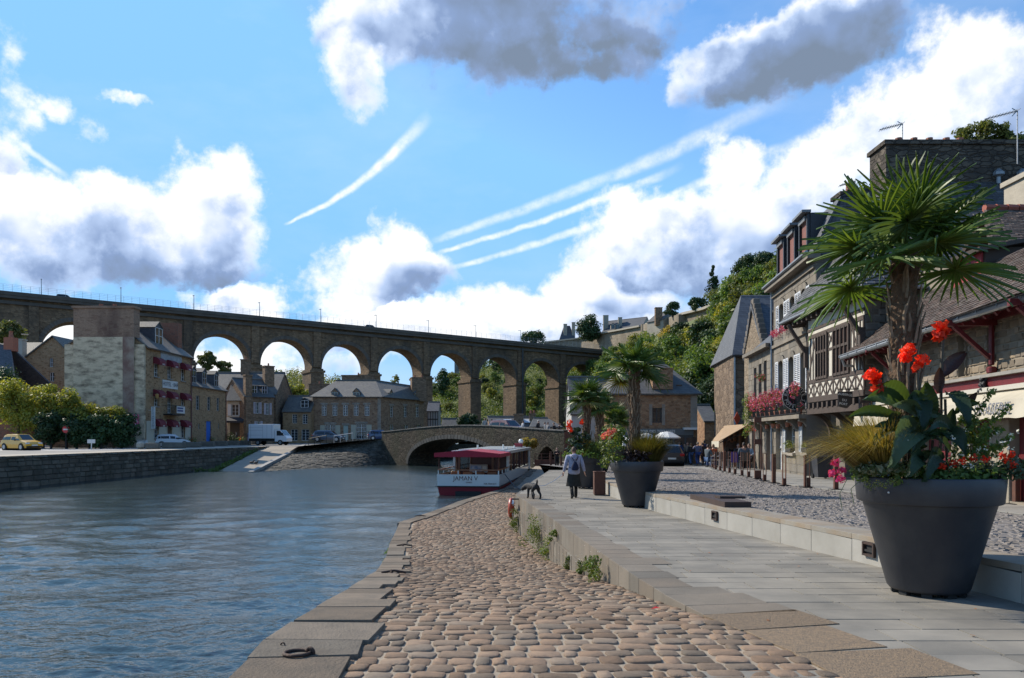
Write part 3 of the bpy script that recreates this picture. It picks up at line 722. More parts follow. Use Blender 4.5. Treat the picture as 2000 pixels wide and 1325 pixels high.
b = MB(); pt = lambda t, z, k: tuple(BA+bx*(t*BL_)-bn_*k+V((0, 0, z)))
for t0, t1 in zip(ts, ts[1:]):
    z0, z1, q0, q1 = bbot(t0), bbot(t1), btop(t0), btop(t1)
    if abs(z0-z1) > 1.2:  # jamb of an arch
        pass
    b.quad(pt(t0, z0, 0), pt(t1, z1, 0), pt(t1, q1, 0), pt(t0, q0, 0))
    b.quad(pt(t1, z1, BW), pt(t0, z0, BW), pt(t0, q0, BW), pt(t1, q1, BW))
    b.quad(pt(t0, z0, BW), pt(t1, z1, BW), pt(t1, z1, 0), pt(t0, z0, 0))
    b.quad(pt(t0, q0, 0), pt(t1, q1, 0), pt(t1, q1, .38), pt(t0, q0, .38)); b.quad(pt(t0, q0, .38), pt(t1, q1, .38), pt(t1, q1-.95, .38), pt(t0, q0-.95, .38))
    b.quad(pt(t0, q0-.95, .38), pt(t1, q1-.95, .38), pt(t1, q1-.95, BW-.38), pt(t0, q0-.95, BW-.38))
    b.quad(pt(t0, q0-.95, BW-.38), pt(t1, q1-.95, BW-.38), pt(t1, q1, BW-.38), pt(t0, q0, BW-.38)); b.quad(pt(t0, q0, BW-.38), pt(t1, q1, BW-.38), pt(t1, q1, BW), pt(t0, q0, BW))
b.build('masonry', BRM, bridge)
b = MB(); vo = []
for i in range(44):
    a0 = math.pi*(i+.06)/44; a1 = math.pi*(i+.94)/44; P4 = []
    for a, k in ((a0, 0), (a1, 0), (a1, 1), (a0, 1)):
        t = .447-.264*math.cos(a)*(1+.05*k); z = -3.35+(2.95*math.sin(a)**.9 if math.sin(a) > 0 else 0)*(1+.12*k)+.1*k
        P4.append(V(pt(t, z, 0))+bn_*.07)
    b.prism(P4, -bn_*.3)
b.build('arch_ring', M('bridge_voussoir', (.10, .09, .076), (.065, .06, .05), sc=2, rnd=.3), bridge, kind='stuff')
b = MB()
for i in range(30):
    t0, t1 = i/30+.001, (i+1)/30-.001; z0, z1 = btop(t0), btop(t1)
    b.prism([pt(t0, z0, -.06), pt(t1, z1, -.06), pt(t1, z1, .46), pt(t0, z0, .46)], (0, 0, .1))
b.build('parapet_coping', M('bridge_coping', (.20, .18, .155), (.13, .12, .105), sc=2, rnd=.2), bridge, kind='stuff')
b = MB(); b.quad((-6, 80, -3.45), (10, 62, -2.72), (20, 90, -2.7), (6, 100, -3.4)); struct(b.build('towpath', M('towpath', (.3, .26, .2), (.22, .2, .16), sc=1)))
def vp(t, k=0, z=0):  # along the axis (arch spacings), k metres behind the front, height
    return V((-87.5+16.46*t-.525*k, 232+10.14*t+.851*k, z))
VS = 19.33; VW = 8.0; RO = 8.05/VS
vtop = lambda t: 36.4-.371*t
VIA = rubble('viaduct_stone', [(.065, .052, .04), (.12, .096, .073), (.165, .135, .103), (.09, .077, .062)], (.08, .066, .052), 1.1, 2.2, .5, stain=(.035, .033, .03), ssc=.12, samt=.75)
VLT = M('viaduct_concrete', (.095, .083, .07), (.055, .049, .042), rough=.9, sc=.3)
via = thing('viaduct', 'tall stone viaduct of round arches crossing the valley', 'viaduct', vp(3, 4, -2))
zs_ = lambda i: vtop(i)-4.6-8.05-1.3    # spring line below the deck
b = MB(); TT0, TT1 = -6.0, 8.62
tt = [TT0]
for i in range(-2, 9):
    for j in range(25): tt.append(i-RO*math.cos(math.pi*j/24))
tt.append(TT1)
def vbot(t, i): return zs_(i)+8.05*math.sqrt(max(0, 1-((t-i)/RO)**2))
q = lambda *p: b.quad(*p)
prev = TT0
for i in range(-2, 9):
    if i+RO > TT1: break
    l, r_ = i-RO, i+RO
    q(vp(prev, 0, -6), vp(l, 0, -6), vp(l, 0, vtop(l)), vp(prev, 0, vtop(prev))); q(vp(l, VW, -6), vp(prev, VW, -6), vp(prev, VW, vtop(prev)), vp(l, VW, vtop(l)))
    q(vp(l, 0, -6), vp(l, VW, -6), vp(l, VW, zs_(i)), vp(l, 0, zs_(i))); q(vp(r_, VW, -6), vp(r_, 0, -6), vp(r_, 0, zs_(i)), vp(r_, VW, zs_(i)))
    ar = [i-RO*math.cos(math.pi*j/28) for j in range(29)]
    for t0, t1 in zip(ar, ar[1:]):
        z0, z1 = vbot(t0, i), vbot(t1, i)
        q(vp(t0, 0, z0), vp(t1, 0, z1), vp(t1, 0, vtop(t1)), vp(t0, 0, vtop(t0))); q(vp(t1, VW, z1), vp(t0, VW, z0), vp(t0, VW, vtop(t0)), vp(t1, VW, vtop(t1)))
        q(vp(t0, VW, z0), vp(t1, VW, z1), vp(t1, 0, z1), vp(t0, 0, z0))
    prev = r_
q(vp(prev, 0, -6), vp(TT1, 0, -6), vp(TT1, 0, vtop(TT1)), vp(prev, 0, vtop(prev))); q(vp(TT1, VW, -6), vp(prev, VW, -6), vp(prev, VW, vtop(prev)), vp(TT1, VW, vtop(TT1)))
b.build('arcade', VIA, via)
def vbox(bb, t0, t1, k0, k1, z0, z1, e0=None, e1=None):
    e0 = z0 if e0 is None else e0; e1 = z1 if e1 is None else e1
    pts = [vp(t0, k0, z0), vp(t1, k0, e0), vp(t1, k1, e0), vp(t0, k1, z0)]; tp = [vp(t0, k0, z1), vp(t1, k0, e1), vp(t1, k1, e1), vp(t0, k1, z1)]
    bb.add(pts+tp, [(3, 2, 1, 0), (4, 5, 6, 7), (0, 1, 5, 4), (1, 2, 6, 5), (2, 3, 7, 6), (3, 0, 4, 7)])
for (nm, k0, k1, za, zb) in [('deck', -1.5, VW+1.5, -1.25, 0), ('cornice', -.75, VW+.75, -2.7, -1.9), ('kerb_beam', -1.7, -1.2, -.5, .45)]:
    b = MB(); vbox(b, TT0, 9.4, k0, k1, vtop(TT0)+za, vtop(TT0)+zb, vtop(9.4)+za, vtop(9.4)+zb); b.build(nm, VLT, via)
for i in range(-2, 9):
    t = i-.5; hw = .5-RO
    zz = zs_(i)
    b = MB(); vbox(b, t-hw*.72, t+hw*.72, -.55, 0.1, zz, vtop(t)-2.7); b.build('pilaster', VIA, via)
    if i > -2:
        b = MB(); vbox(b, t-hw-.028, t+hw+.028, -.7, VW+.7, -6, zz-1.6); b.build('pier', VIA, via)
        b = MB(); vbox(b, t-hw-.045, t+hw+.045, -1.0, VW+1, zz-1.6, zz-.9); vbox(b, t-hw-.02, t+hw+.02, -.5, VW+.5, zz-.9, zz-.35); b.build('impost', VIA, via)
for i in range(-2, 9):
    b = MB()
    for j in range(30):
        a0, a1 = math.pi*(j+.05)/30, math.pi*(j+.95)/30; pl = []
        for a, rr2 in ((a0, 8.05), (a1, 8.05), (a1, 9.15), (a0, 9.15)): pl.append(vp(i-rr2/VS*math.cos(a), -.12, zs_(i)+rr2*math.sin(a)))
        b.prism(pl, vp(0, .3)-vp(0, 0))
    b.build('arch_ring', M('voussoir', (.10, .08, .062), (.07, .06, .05), sc=.8, rnd=.2), via, kind='stuff')
rail = thing('viaduct_railing', 'thin grey safety railing along the top of the viaduct', 'railing', vp(2, -1.4, 36))
RM = M('rail_metal', (.35, .38, .40), rough=.6)
b = MB(); t = -5.9
while t < 9.3:
    b.beam(vp(t, -1.4, vtop(t)), vp(t, -1.4, vtop(t)+2.3), .05, .05, (0, 1, 0)); t += .105
b.build('rail_post', RM, rail, kind='stuff')
b = MB()
for h in (.5, 1.0, 1.45, 1.9, 2.3): b.beam(vp(-5.9, -1.4, vtop(-5.9)+h), vp(9.3, -1.4, vtop(9.3)+h), .035, .035)
b.build('rail', RM, rail, kind='stuff')
for n_, px in enumerate([80, 235, 377, 505, 624, 732, 834, 926, 1013]):
    t = (px-434)/(150.3-.0439*px)
    side = ['first lamp from the left end of the viaduct', 'lamp above the hidden arch by the big chimney', 'lamp above the hotel roof end of the viaduct', 'lamp between the second and third open arches', 'lamp over the pier behind the dark fir',
            'lamp above the pier behind the long slate roof', 'lamp over the fifth open arch', 'lamp over the arch showing the hilltop tower', 'last lamp before the castle end'][n_]
    L = thing('street_lamp', 'thin grey '+side, 'street lamp', vp(t, -1.2, vtop(t)), 0, 'lamps along the viaduct')
    MB().tube([vp(t, -1.2, vtop(t)), vp(t, -1.2, vtop(t)+4.6)], [.12, .08], 6).build('post', RM, L)
    MB().beam(vp(t, -1.3, vtop(t)+4.6), vp(t, .4, vtop(t)+4.75), .3, .18).build('lamp_head', RM, L)
b = MB(); b.tube([vp(5.53, -.9, -4), vp(5.53, -.9, vtop(5)-2)], .35, 6); b.build('downpipe', M('pipe_dark', (.04, .045, .05), rough=.6), via)
def nz(x, y, s): return math.sin(x*s+1.3)*math.cos(y*s*1.3+.7)+.5*math.sin(x*s*2.3+y*s*1.7)
def hill(name, crest, foot, mat, rows=14, back=60, drop=10, amp=1.0):
    crest = [P(*c) for c in crest]; foot = [P(*c) if len(c) == 3 else V(c[:3]) for c in foot]; N = 60
    def along(pl, u):
        f = u*(len(pl)-1); i = min(int(f), len(pl)-2); return pl[i].lerp(pl[i+1], f-i)
    def fn(u, v):
        c = along(crest, u); f = along(foot, u)
        if v <= .75:
            w = v/.75; p = f.lerp(c, w); p.z = f.z+(c.z-f.z)*(w**.85)+amp*nz(p.x, p.y, .06)*math.sin(math.pi*w)
        else: p = c+V((c.x-f.x, c.y-f.y, 0)).normalized()*back*(v-.75)*4; p.z = c.z-drop*(v-.75)*4
        return p
    b = MB(); b.grid(fn, N, rows); struct(b.build(name, mat, smooth=True)); return fn
GR = M('hill_grass', (.14, .16, .04), (.09, .105, .03), rough=.95, sc=.15, c3=(.16, .15, .05))
hillR = hill('hillside', [(800, 800, 430), (860, 752, 420), (905, 732, 420), (960, 708, 415), (1060, 700, 400), (1110, 696, 395), (1140, 694, 365), (1175, 692, 335), (1235, 676, 290), (1275, 652, 240), (1330, 632, 200), (1392, 605, 172), (1450, 570, 140), (1540, 530, 118), (1700, 420, 110), (2000, 330, 95), (2400, 300, 90)],
             [(800, 862, 335), (850, 859, 327), (900, 858, 325), (950, 858, 325), (1000, 858, 325), (1060, 858, 322), (1100, 858, 318), (1125, 858, 262), (1155, 862, 170), (1170, 866, 118), (1230, 870, 104), (1300, 872, 97), (1370, 874, 92), (1430, 876, 84), (1500, 880, 74), (1640, 890, 56), (2000, 900, 42), (2600, 900, 40)], GR)
hillF = hill('far_hill', [(-400, 700, 420), (100, 700, 430), (385, 748, 420), (450, 750, 420), (520, 738, 430), (580, 736, 430), (640, 745, 430), (700, 758, 430), (760, 778, 430), (860, 800, 430)],
             [(-400, 860, 300), (100, 858, 300), (385, 858, 300), (450, 858, 300), (520, 858, 300), (580, 858, 300), (640, 858, 300), (700, 858, 300), (760, 858, 300), (860, 858, 310)], GR)
b = MB(); b.quad((-13, 112, -4), (12, 110, -4), (12, 110, -1.3), (-13, 112, -1.3)); b.quad((12, 110, -4), (12, 60, -4), (12, 60, -2.8), (12, 110, -1.3))
struct(b.build('upstream_wall', RUBDK := rubble('upstream_stone', [(.05, .045, .035), (.10, .09, .07), (.07, .065, .05)], (.04, .035, .03), 2, 4, .6)))
GLASS = glassmat()
FRAMEW = M('window_white', (.62, .62, .60), rough=.5, spec=.4); FRAMEG = M('window_sage', (.33, .38, .35), rough=.5)
def h2(v): return V((v[0], v[1], 0))
def window(par, A, x, nrm, op, mat=None, nx=2, ny=3, dep=.17, fw=.065, name='window', sill=None, arch=False, bar=.035):
    """frame with glazing bars set back in an opening, with its pane as a sub-part"""
    mat = mat or FRAMEW; u0, u1, v0, v1 = op; A = h2(A); up = V((0, 0, 1))
    pt = lambda u, v, k: A+x*u+up*v-nrm*k
    b = MB(); k = dep; e = .004
    for (p, q) in (((u0+fw/2, v0), (u0+fw/2, v1)), ((u1-fw/2, v0), (u1-fw/2, v1))): b.beam(pt(*p, k), pt(*q, k), fw, .06, nrm)
    for v in (v0+fw/2, v1-fw/2): b.beam(pt(u0+fw+e, v, k), pt(u1-fw-e, v, k), fw, .06, nrm)
    for i in range(1, nx):
        u = u0+(u1-u0)*i/nx; b.beam(pt(u, v0+fw+e, k), pt(u, v1-fw-e, k), fw*1.1 if (nx % 2 == 0 and i == nx//2) else bar, .05, nrm)
    for j in range(1, ny):
        v = v0+(v1-v0)*j/ny
        for i in range(nx):
            ua, ub = u0+(u1-u0)*i/nx+bar, u0+(u1-u0)*(i+1)/nx-bar; b.beam(pt(ua, v, k), pt(ub, v, k), bar, .035, nrm)
    w = b.build(name, mat, par)
    g = MB(); g.quad(pt(u0+.01, v0+.01, k+.02), pt(u1-.01, v0+.01, k+.02), pt(u1-.01, v1-.01, k+.02), pt(u0+.01, v1-.01, k+.02)); g.build('pane', GLASS, w)
    if sill is not None:
        s = MB(); s.beam(pt(u0-.1, v0-.06, -.03), pt(u1+.1, v0-.06, -.03), .24, .12, up); s.build('sill', sill, w)
    return w
def doorpart(par, A, x, nrm, op, mat, dep=.15, planks=4, handle=True):
    u0, u1, v0, v1 = op; A = h2(A); up = V((0, 0, 1)); pt = lambda u, v, k: A+x*u+up*v-nrm*k
    b = MB(); w = (u1-u0)/planks
    for i in range(planks): b.beam(pt(u0+w*(i+.5), v0, dep), pt(u0+w*(i+.5), v1, dep), w-.012, .05, nrm)
    b.beam(pt(u0, v0+(v1-v0)*.5, dep-.035), pt(u1, v0+(v1-v0)*.5, dep-.035), .1, .03, nrm)
    d = b.build('door', mat, par)
    if handle: MB().ball(pt(u1-.12, v0+(v1-v0)*.45, dep-.06), .045, 6, 5).build('handle', M('iron', (.03, .03, .03), rough=.5, metal=.6), d)
    return d
def shutter(par, A, x, nrm, u0, u1, v0, v1, mat, louvre=True, ang=0):
    A = h2(A); up = V((0, 0, 1)); pt = lambda u, v, k: A+x*u+up*v+nrm*k
    b = MB(); fw = .07; k = .05
    for u in (u0+fw/2, u1-fw/2): b.beam(pt(u, v0, k), pt(u, v1, k), fw, .045, nrm)
    for v in (v0+fw/2, (v0+v1)/2, v1-fw/2): b.beam(pt(u0+fw, v, k), pt(u1-fw, v, k), fw, .043, nrm)
    n_ = int((v1-v0)/.085)
    if louvre:
        for i in range(n_):
            v = v0+fw+(v1-v0-2*fw)*(i+.5)/n_; p, q = pt(u0+fw, v, k), pt(u1-fw, v, k)
            b.beam(p, q, .05, .012, (nrm*.8+up*.6))
    else: b.beam(pt(u0+fw, (v0+v1)/2, k-.012), pt(u1-fw, (v0+v1)/2, k-.012), v1-v0-2*fw, .015, nrm) if False else b.quad(pt(u0+fw, v0+fw, k), pt(u1-fw, v0+fw, k), pt(u1-fw, v1-fw, k), pt(u0+fw, v1-fw, k))
    return b.build('shutter', mat, par)
def roofslab(pts, t=.14, b=None):
    b = b or MB(); pts = [V(p) for p in pts]; n_ = (pts[1]-pts[0]).cross(pts[2]-pts[0]).normalized()
    if n_.z < 0: n_ = -n_; pts = pts[::-1]
    b.prism([p-n_*t for p in pts], n_*t); return b
def house(name, label, A, B, dep, zb, ze, zr_, wall, roof, ops=(), out=None, kind='gable', hip=(0, 0), over=.3, group=None, sides=True, cat='house', side_ops=None, rt=.16):
    """box house: front A->B, depth dep away from the front, ridge parallel to the front. Returns thing, x, nrm"""
    A = V((A[0], A[1], 0)); B = V((B[0], B[1], 0)); x = (B-A).normalized(); nrm = V(out) if out else V((x.y, -x.x, 0)); L = (B-A).length; nrm.normalize()
    C, D_ = B-nrm*dep, A-nrm*dep; Z = lambda p, z: V((p.x, p.y, z))
    t = thing(name, label, cat, Z((A+B+C+D_)/4, zb), 0, group)
    b = MB(); facade(b, A, B, zb, ze, list(ops), out=nrm)
    mB, mA = (B+C)/2, (A+D_)/2
    if kind == 'gable':
        if side_ops:
            facade(b, B, C, zb, ze, side_ops, out=x); b.quad(Z(B, ze), Z(C, ze), Z(mB, zr_))
        else: b.quad(Z(B, zb), Z(C, zb), Z(C, ze), Z(mB, zr_), Z(B, ze))
        b.quad(Z(D_, zb), Z(A, zb), Z(A, ze), Z(mA, zr_), Z(D_, ze))
    else:
        if side_ops: facade(b, B, C, zb, ze, side_ops, out=x)
        else: b.quad(Z(B, zb), Z(C, zb), Z(C, ze), Z(B, ze))
        b.quad(Z(D_, zb), Z(A, zb), Z(A, ze), Z(D_, ze))
    b.quad(Z(C, zb), Z(D_, zb), Z(D_, ze), Z(C, ze))
    b.build('wall', wall, t)
    sl_ = (zr_-ze)/(dep/2); o = over
    e0 = ze-sl_*o
    r = MB()
    if kind == 'gable':
        a1, b1 = A+nrm*o-x*.12, B+nrm*o+x*.12; c1, d1 = C-nrm*o+x*.12, D_-nrm*o-x*.12; ra, rb = mA-x*.12, mB+x*.12
        roofslab([Z(a1, e0), Z(b1, e0), Z(rb, zr_), Z(ra, zr_)], rt, r); roofslab([Z(c1, e0), Z(d1, e0), Z(ra, zr_), Z(rb, zr_)], rt, r)
    else:
        a1, b1, c1, d1 = A+nrm*o-x*o, B+nrm*o+x*o, C-nrm*o+x*o, D_-nrm*o-x*o; ra, rb = mA+x*hip[0], mB-x*hip[1]
        for f in ([Z(a1, e0), Z(b1, e0), Z(rb, zr_), Z(ra, zr_)], [Z(c1, e0), Z(d1, e0), Z(ra, zr_), Z(rb, zr_)], [Z(b1, e0), Z(c1, e0), Z(rb, zr_)], [Z(d1, e0), Z(a1, e0), Z(ra, zr_)]): roofslab(f, rt, r)
    rf = r.build('roof', roof, t)
    b = MB(); b.tube([Z(ra, zr_+.04), Z(rb, zr_+.04)], .11, 6); b.build('ridge', M('ridge_tile', (.2, .17, .14), (.12, .12, .1), sc=3, rnd=.2), rf)
    t['_'] = 0; del t['_']
    return t, x, nrm
def chimney(par, c, w, d, z0, z1, mat, pots=1, ang=0, potm=None):
    m = Matrix.Rotation(ang, 3, 'Z'); b = MB(); b.obox((c[0], c[1], (z0+z1)/2), (w, d, z1-z0), m); b.obox((c[0], c[1], z1+.07), (w+.16, d+.16, .16), m)
    ch = b.build('chimney', mat, par); potm = potm or M('clay_pot', (.36, .13, .07), (.22, .09, .06), sc=6, rnd=.15)
    for i in range(pots):
        off = m@V(((i+.5)/pots*w-w/2, 0, 0)); MB().lathe([(.13, 0), (.15, .1), (.12, .35), (.14, .42)], (c[0]+off.x, c[1]+off.y, z1+.15), 8).build('chimney_pot', potm, ch)
    return ch
def dormer(par, p, nrm, w, h, dep, wallm, roofm, framem, peak=.35, style='gable', face=None):
    """p: bottom centre of its front; nrm: facing direction"""
    nrm = V(nrm).normalized(); x = V((-nrm.y, nrm.x, 0)); up = V((0, 0, 1)); p = V(p)
    q = lambda u, v, k: p+x*u+up*v-nrm*k
    b = MB(); hw = w/2
    b.quad(q(-hw, 0, 0), q(-hw, h, 0), q(-hw, h, dep), q(-hw, 0, dep)); b.quad(q(hw, 0, 0), q(hw, 0, dep), q(hw, h, dep), q(hw, h, 0))
    b.quad(q(-hw, 0, 0), q(hw, 0, 0), q(hw, h, 0), q(-hw, h, 0))
    if style == 'gable': b.quad(q(-hw, h, 0), q(hw, h, 0), q(0, h+peak, 0))
    dm = b.build('dormer', wallm, par)
    r = MB(); o = .1
    if style == 'gable':
        roofslab([q(-hw-o, h-o*.5, -.1), q(0, h+peak+.04, -.1), q(0, h+peak+.04, dep+.6), q(-hw-o, h-o*.5, dep)], .07, r); roofslab([q(hw+o, h-o*.5, -.1), q(0, h+peak+.04, -.1), q(0, h+peak+.04, dep+.6), q(hw+o, h-o*.5, dep)], .07, r)
    else: roofslab([q(-hw-o, h, -.12), q(hw+o, h, -.12), q(hw+o, h+peak, dep+.3), q(-hw-o, h+peak, dep+.3)], .09, r)
    r.build('dormer_roof', roofm, dm)
    if face is None:
        f = MB(); k = -.03; fw = .07; a, c_, e, g = -hw+.09, hw-.09, .08, h-.08
        for u in (a, c_, 0): f.beam(q(u, e, k), q(u, g, k), fw, .05, nrm)
        for v in (e, g, (e+g)/2): f.beam(q(a, v, k+.006), q(c_, v, k+.006), fw*.8, .045, nrm)
        wn = f.build('window', framem, dm) if False else f.build('dormer_window', framem, dm)
        pb = MB(); pb.quad(q(a, e, -.015), q(c_, e, -.015), q(c_, g, -.015), q(a, g, -.015)); pb.build('pane', GLASS, dm)
    return dm
def U(A, x, px):
    """distance along a wall from A (direction x) at which the photo's column px meets it"""
    k = (px-1000)/F; return (k*A[1]-A[0])/(x.x-k*x.y)
def opx(A, x, p0, p1, y0, y1):
    u0, u1 = U(A, x, p0), U(A, x, p1); d = A[1]+x.y*(u0+u1)/2
    if u0 > u1: u0, u1 = u1, u0
    return (u0, u1, (850-y1)/F*d, (850-y0)/F*d)
RUB = rubble('brown_rubble', [(.14, .105, .07), (.25, .195, .135), (.32, .26, .185), (.19, .15, .11)], (.23, .19, .14), 2.5, 5.5, .6, mw=.09)
RUBD = rubble('dark_rubble', [(.09, .07, .055), (.17, .135, .10), (.24, .19, .145), (.13, .105, .085)], (.13, .11, .085), 2.6, 5.2, .6)
SLATE = slate('slate_roof', (.066, .064, .062), (.098, .095, .09)); SLATEL = slate('lichened_slate', (.082, .075, .066), (.125, .115, .10), lichen=(.19, .16, .10), lam=.6)
SLATED = slate('dark_slate', (.05, .055, .066), (.085, .09, .102), lam=.12)
REND = rubble('stained_render', [(.58, .49, .39), (.66, .565, .455), (.62, .53, .425)], (.60, .51, .41), 1.2, 1.2, .15, stain=(.13, .10, .07), ssc=1.1, samt=.9, mw=.02, sst=(.7, 1, 1.7))
BRICKR = rubble('red_brick', [(.17, .075, .055), (.24, .11, .08), (.13, .075, .06)], (.15, .11, .09), 3.2, 9, .4)
BURG = M('burgundy_canvas', (.16, .012, .022), (.11, .01, .02), rough=.8, sc=3)
WPLATE = M('sign_white', (.62, .62, .60), (.5, .5, .48), rough=.6, sc=3); INK = M('sign_ink', (.10, .11, .13), rough=.6); WHT = M('white_letter', (.75, .75, .73), rough=.6)
IRON = M('iron', (.03, .03, .03), rough=.5, metal=.6); ZINC = M('zinc', (.30, .32, .34), (.22, .23, .24), rough=.45, metal=.5, sc=4)
DOORS = {}
HA, HB = (-41.0, 86.0), (-41.0, 98.0); hx = V((0, 1, 0)); hn = V((1, 0, 0)); ops = []
cols = [305, 331, 357]
rows = [(703, 736), (766, 794), (823, 856)]
hz_ = lambda y: (850-y)/F*88.5
for r, (a, c) in enumerate(rows):
    for k, px in enumerate(cols):
        u = U(HA, hx, px); w = .55
        z1, z0 = hz_(a), hz_(c)
        if (r == 1 and k == 1) or (r == 2 and k == 1): z0 -= .7 if r == 1 else .9
        ops.append((u-w, u+w, max(-1.38, z0), z1))
hotel, x, nr = house('hotel', 'tall stone hotel with burgundy awnings and a stained cream gable with huge chimney', HA, HB, 8.8, -1.45, 10.15, 13.4, RUB, SLATEL, ops, out=hn, cat='hotel', over=.45)
for k, op in enumerate(ops):
    if k == 7: doorpart(hotel, HA, hx, hn, op, M('brown_door', (.1, .06, .04), rough=.6))
    else: window(hotel, HA, hx, hn, op, nx=2, ny=4, sill=M('sill_stone', (.25, .23, .2), rough=.8))
    aw = MB(); u0, u1, z1 = op[0]-.25, op[1]+.25, op[3]+.28; y0, y1 = HA[1]+u0, HA[1]+u1
    arc = [(0, .0)]+[(.85*math.sin(a), -.75*(1-math.cos(a))) for a in fr_(0, math.pi/2, 6)]
    pl = [V((HA[0]+.02+p, y0, z1+q)) for p, q in arc[1:]]+[V((HA[0]+.02+.85, y0, z1-.95)), V((HA[0]+.02, y0, z1-.75))]
    aw.prism(pl, (0, y1-y0, 0)); a_ = aw.build('awning', BURG, hotel)
    text('lettering', 'HOTEL' if k < 6 else 'BAR', .23, WHT, (HA[0]+.9, (y0+y1)/2, z1-.83), (0, 1, 0), hotel)
b = MB(); b.box((-49.85, 85.55, -1.45), (-41.02, 85.98, 10.1)); b.build('rendered_gable', REND, hotel)
STK = rubble('stack_brick', [(.17, .115, .09), (.27, .205, .16), (.22, .165, .13)], (.24, .19, .15), 1.6, 6.5, .35, stain=(.09, .05, .042), ssc=.3, samt=.9, mw=.05)
b = MB(); b.box((-48.75, 85.35, 2.2), (-42.05, 85.54, 10.9)); b.build('stack_face', REND, hotel)
b = MB(); b.box((-43.25, 85.30, 0), (-42.0, 85.345, 10.9)); b.build('soot_strip', M('soot_strip', (.20, .11, .085), (.36, .29, .22), rough=.9, sc=.9, det=8), hotel)
b = MB(); b.box((-48.75, 85.35, 10.9), (-42.05, 86.75, 14.1)); b.box((-48.9, 85.2, 14.1), (-41.9, 86.9, 14.35)); st_ = b.build('chimney_stack', STK, hotel)
for xx in (-44.5, -46): MB().lathe([(.2, 0), (.22, .3)], (xx, 86, 14.35), 8).build('chimney_pot', M('clay_pot', (.36, .13, .07), (.22, .09, .06), sc=6, rnd=.15), st_)
b = MB(); b.box((-44.6, 97.2, 9.5), (-42.3, 98.4, 14.2)); b.build('chimney', BRICKR, hotel)
dormer(hotel, (-42.0, 91.3, 10.75), hn, 2.0, 2.0, 3.2, SLATED, SLATEL, FRAMEW, .7)
b = MB(); roofslab([(-43.6, 87.0, 12.22), (-42.9, 87.0, 11.75), (-42.9, 88.0, 11.75), (-43.6, 88.0, 12.22)], .08, b); b.build('skylight', GLASS, hotel)
sb_ = MB(); sb_.box((-41.02, 90.0, 5.55), (-40.9, 94.0, 6.5)); s1 = sb_.build('sign_board', WPLATE, hotel); text('lettering', 'HOTEL · BAR', .72, INK, (-40.88, 92.0, 6.03), (0, 1, 0), hotel)
sb_ = MB(); sb_.box((-41.02, 89.6, 8.85), (-40.93, 95.2, 10.0)); sb_.build('sign_board', M('faded_board', (.36, .38, .40), (.22, .23, .24), rough=.8, sc=2.5), hotel)
b = MB(); yb0, yb1 = HA[1]+ops[4][0]-1.1, HA[1]+ops[4][1]+1.1; zb_ = ops[4][2]-.1
b.box((-41, yb0, zb_-.15), (-39.9, yb1, zb_))
for i in range(16): b.beam((-39.95, yb0+(yb1-yb0)*i/15, zb_), (-39.95, yb0+(yb1-yb0)*i/15, zb_+1), .03, .03, (0, 1, 0))
b.beam((-39.95, yb0, zb_+1), (-39.95, yb1, zb_+1), .05, .05)
for yy in (yb0, yb1): b.beam((-41, yy, zb_+1), (-39.95, yy, zb_+1), .05, .05); 
b.build('balcony', IRON, hotel)
b = MB(); b.box((-39.9, yb0+1.1, zb_+.1), (-39.86, yb1, zb_+.95)); bn = b.build('banner', WPLATE, hotel); b = MB(); b.box((-39.855, yb0+1.2, zb_+.3), (-39.84, yb1-.5, zb_+.5)); b.box((-39.855, yb0+1.2, zb_+.62), (-39.84, yb1-.5, zb_+.8)); b.build('banner_print', M('banner_blue', (.03, .06, .2), rough=.6), bn)
sgn = thing('wall_sign', 'pink upright sign reading BAR on the hotel corner', 'sign', (-41.6, 85.3, .8)); b = MB(); b.box((-42.0, 85.28, .75), (-41.45, 85.36, 2.3)); b.build('board', M('pink_sign', (.55, .08, .16), (.6, .2, .25), rough=.6, sc=2), sgn)
for i, c in enumerate('BAR'): text('letter', c, .5, WHT, (-41.72, 85.27, 2.05-.5*i), (1, 0, 0), sgn)
sgn = thing('wall_sign', 'tall narrow white sign with upright lettering beside the hotel corner', 'sign', (-40.4, 86.8, .8)); b = MB(); b.box((-40.7, 86.6, .7), (-40.25, 86.68, 3.2)); b.beam((-41, 86.64, 2.8), (-40.7, 86.64, 2.8), .04, .04); b.build('board', WPLATE, sgn)
for i, c in enumerate('RESTAURANT'): text('letter', c, .26, INK, (-40.47, 86.58, 3.06-.245*i), (1, 0, 0), sgn)
lan = thing('wall_lantern', 'iron lantern on a bracket at the hotel corner', 'lantern', (-40.3, 87.2, 4.2)); b = MB(); b.beam((-41, 87.2, 4.75), (-40.3, 87.2, 4.75), .05, .05); b.build('bracket', IRON, lan); MB().lathe([(.05, .5), (.22, .4), (.18, 0), (.06, -.08)], (-40.3, 87.2, 4.2), 6).build('lamp_glass', M('amber_glass', (.35, .19, .06), rough=.3), lan)
b = MB(); b.tube([(-40.9, 98.0, -1.4), (-40.9, 98.0, 10)], .07, 6); b.build('downpipe', M('brown_pipe', (.16, .07, .05), rough=.6), hotel)
b = MB(); b.box((-40.98, 86.05, -1.4), (-40.95, 97.9, .1)); 
b = MB(); facade(b, (-40.96, 86.05), (-40.96, 97.9), -1.4, .05, [(o[0]-.05-.05, o[1]+.05-.05, o[2], o[3]) for o in ops[6:]], depth=.03, out=hn); b.build('plinth', M('cream_plinth', (.5, .46, .36), rough=.8), hotel)
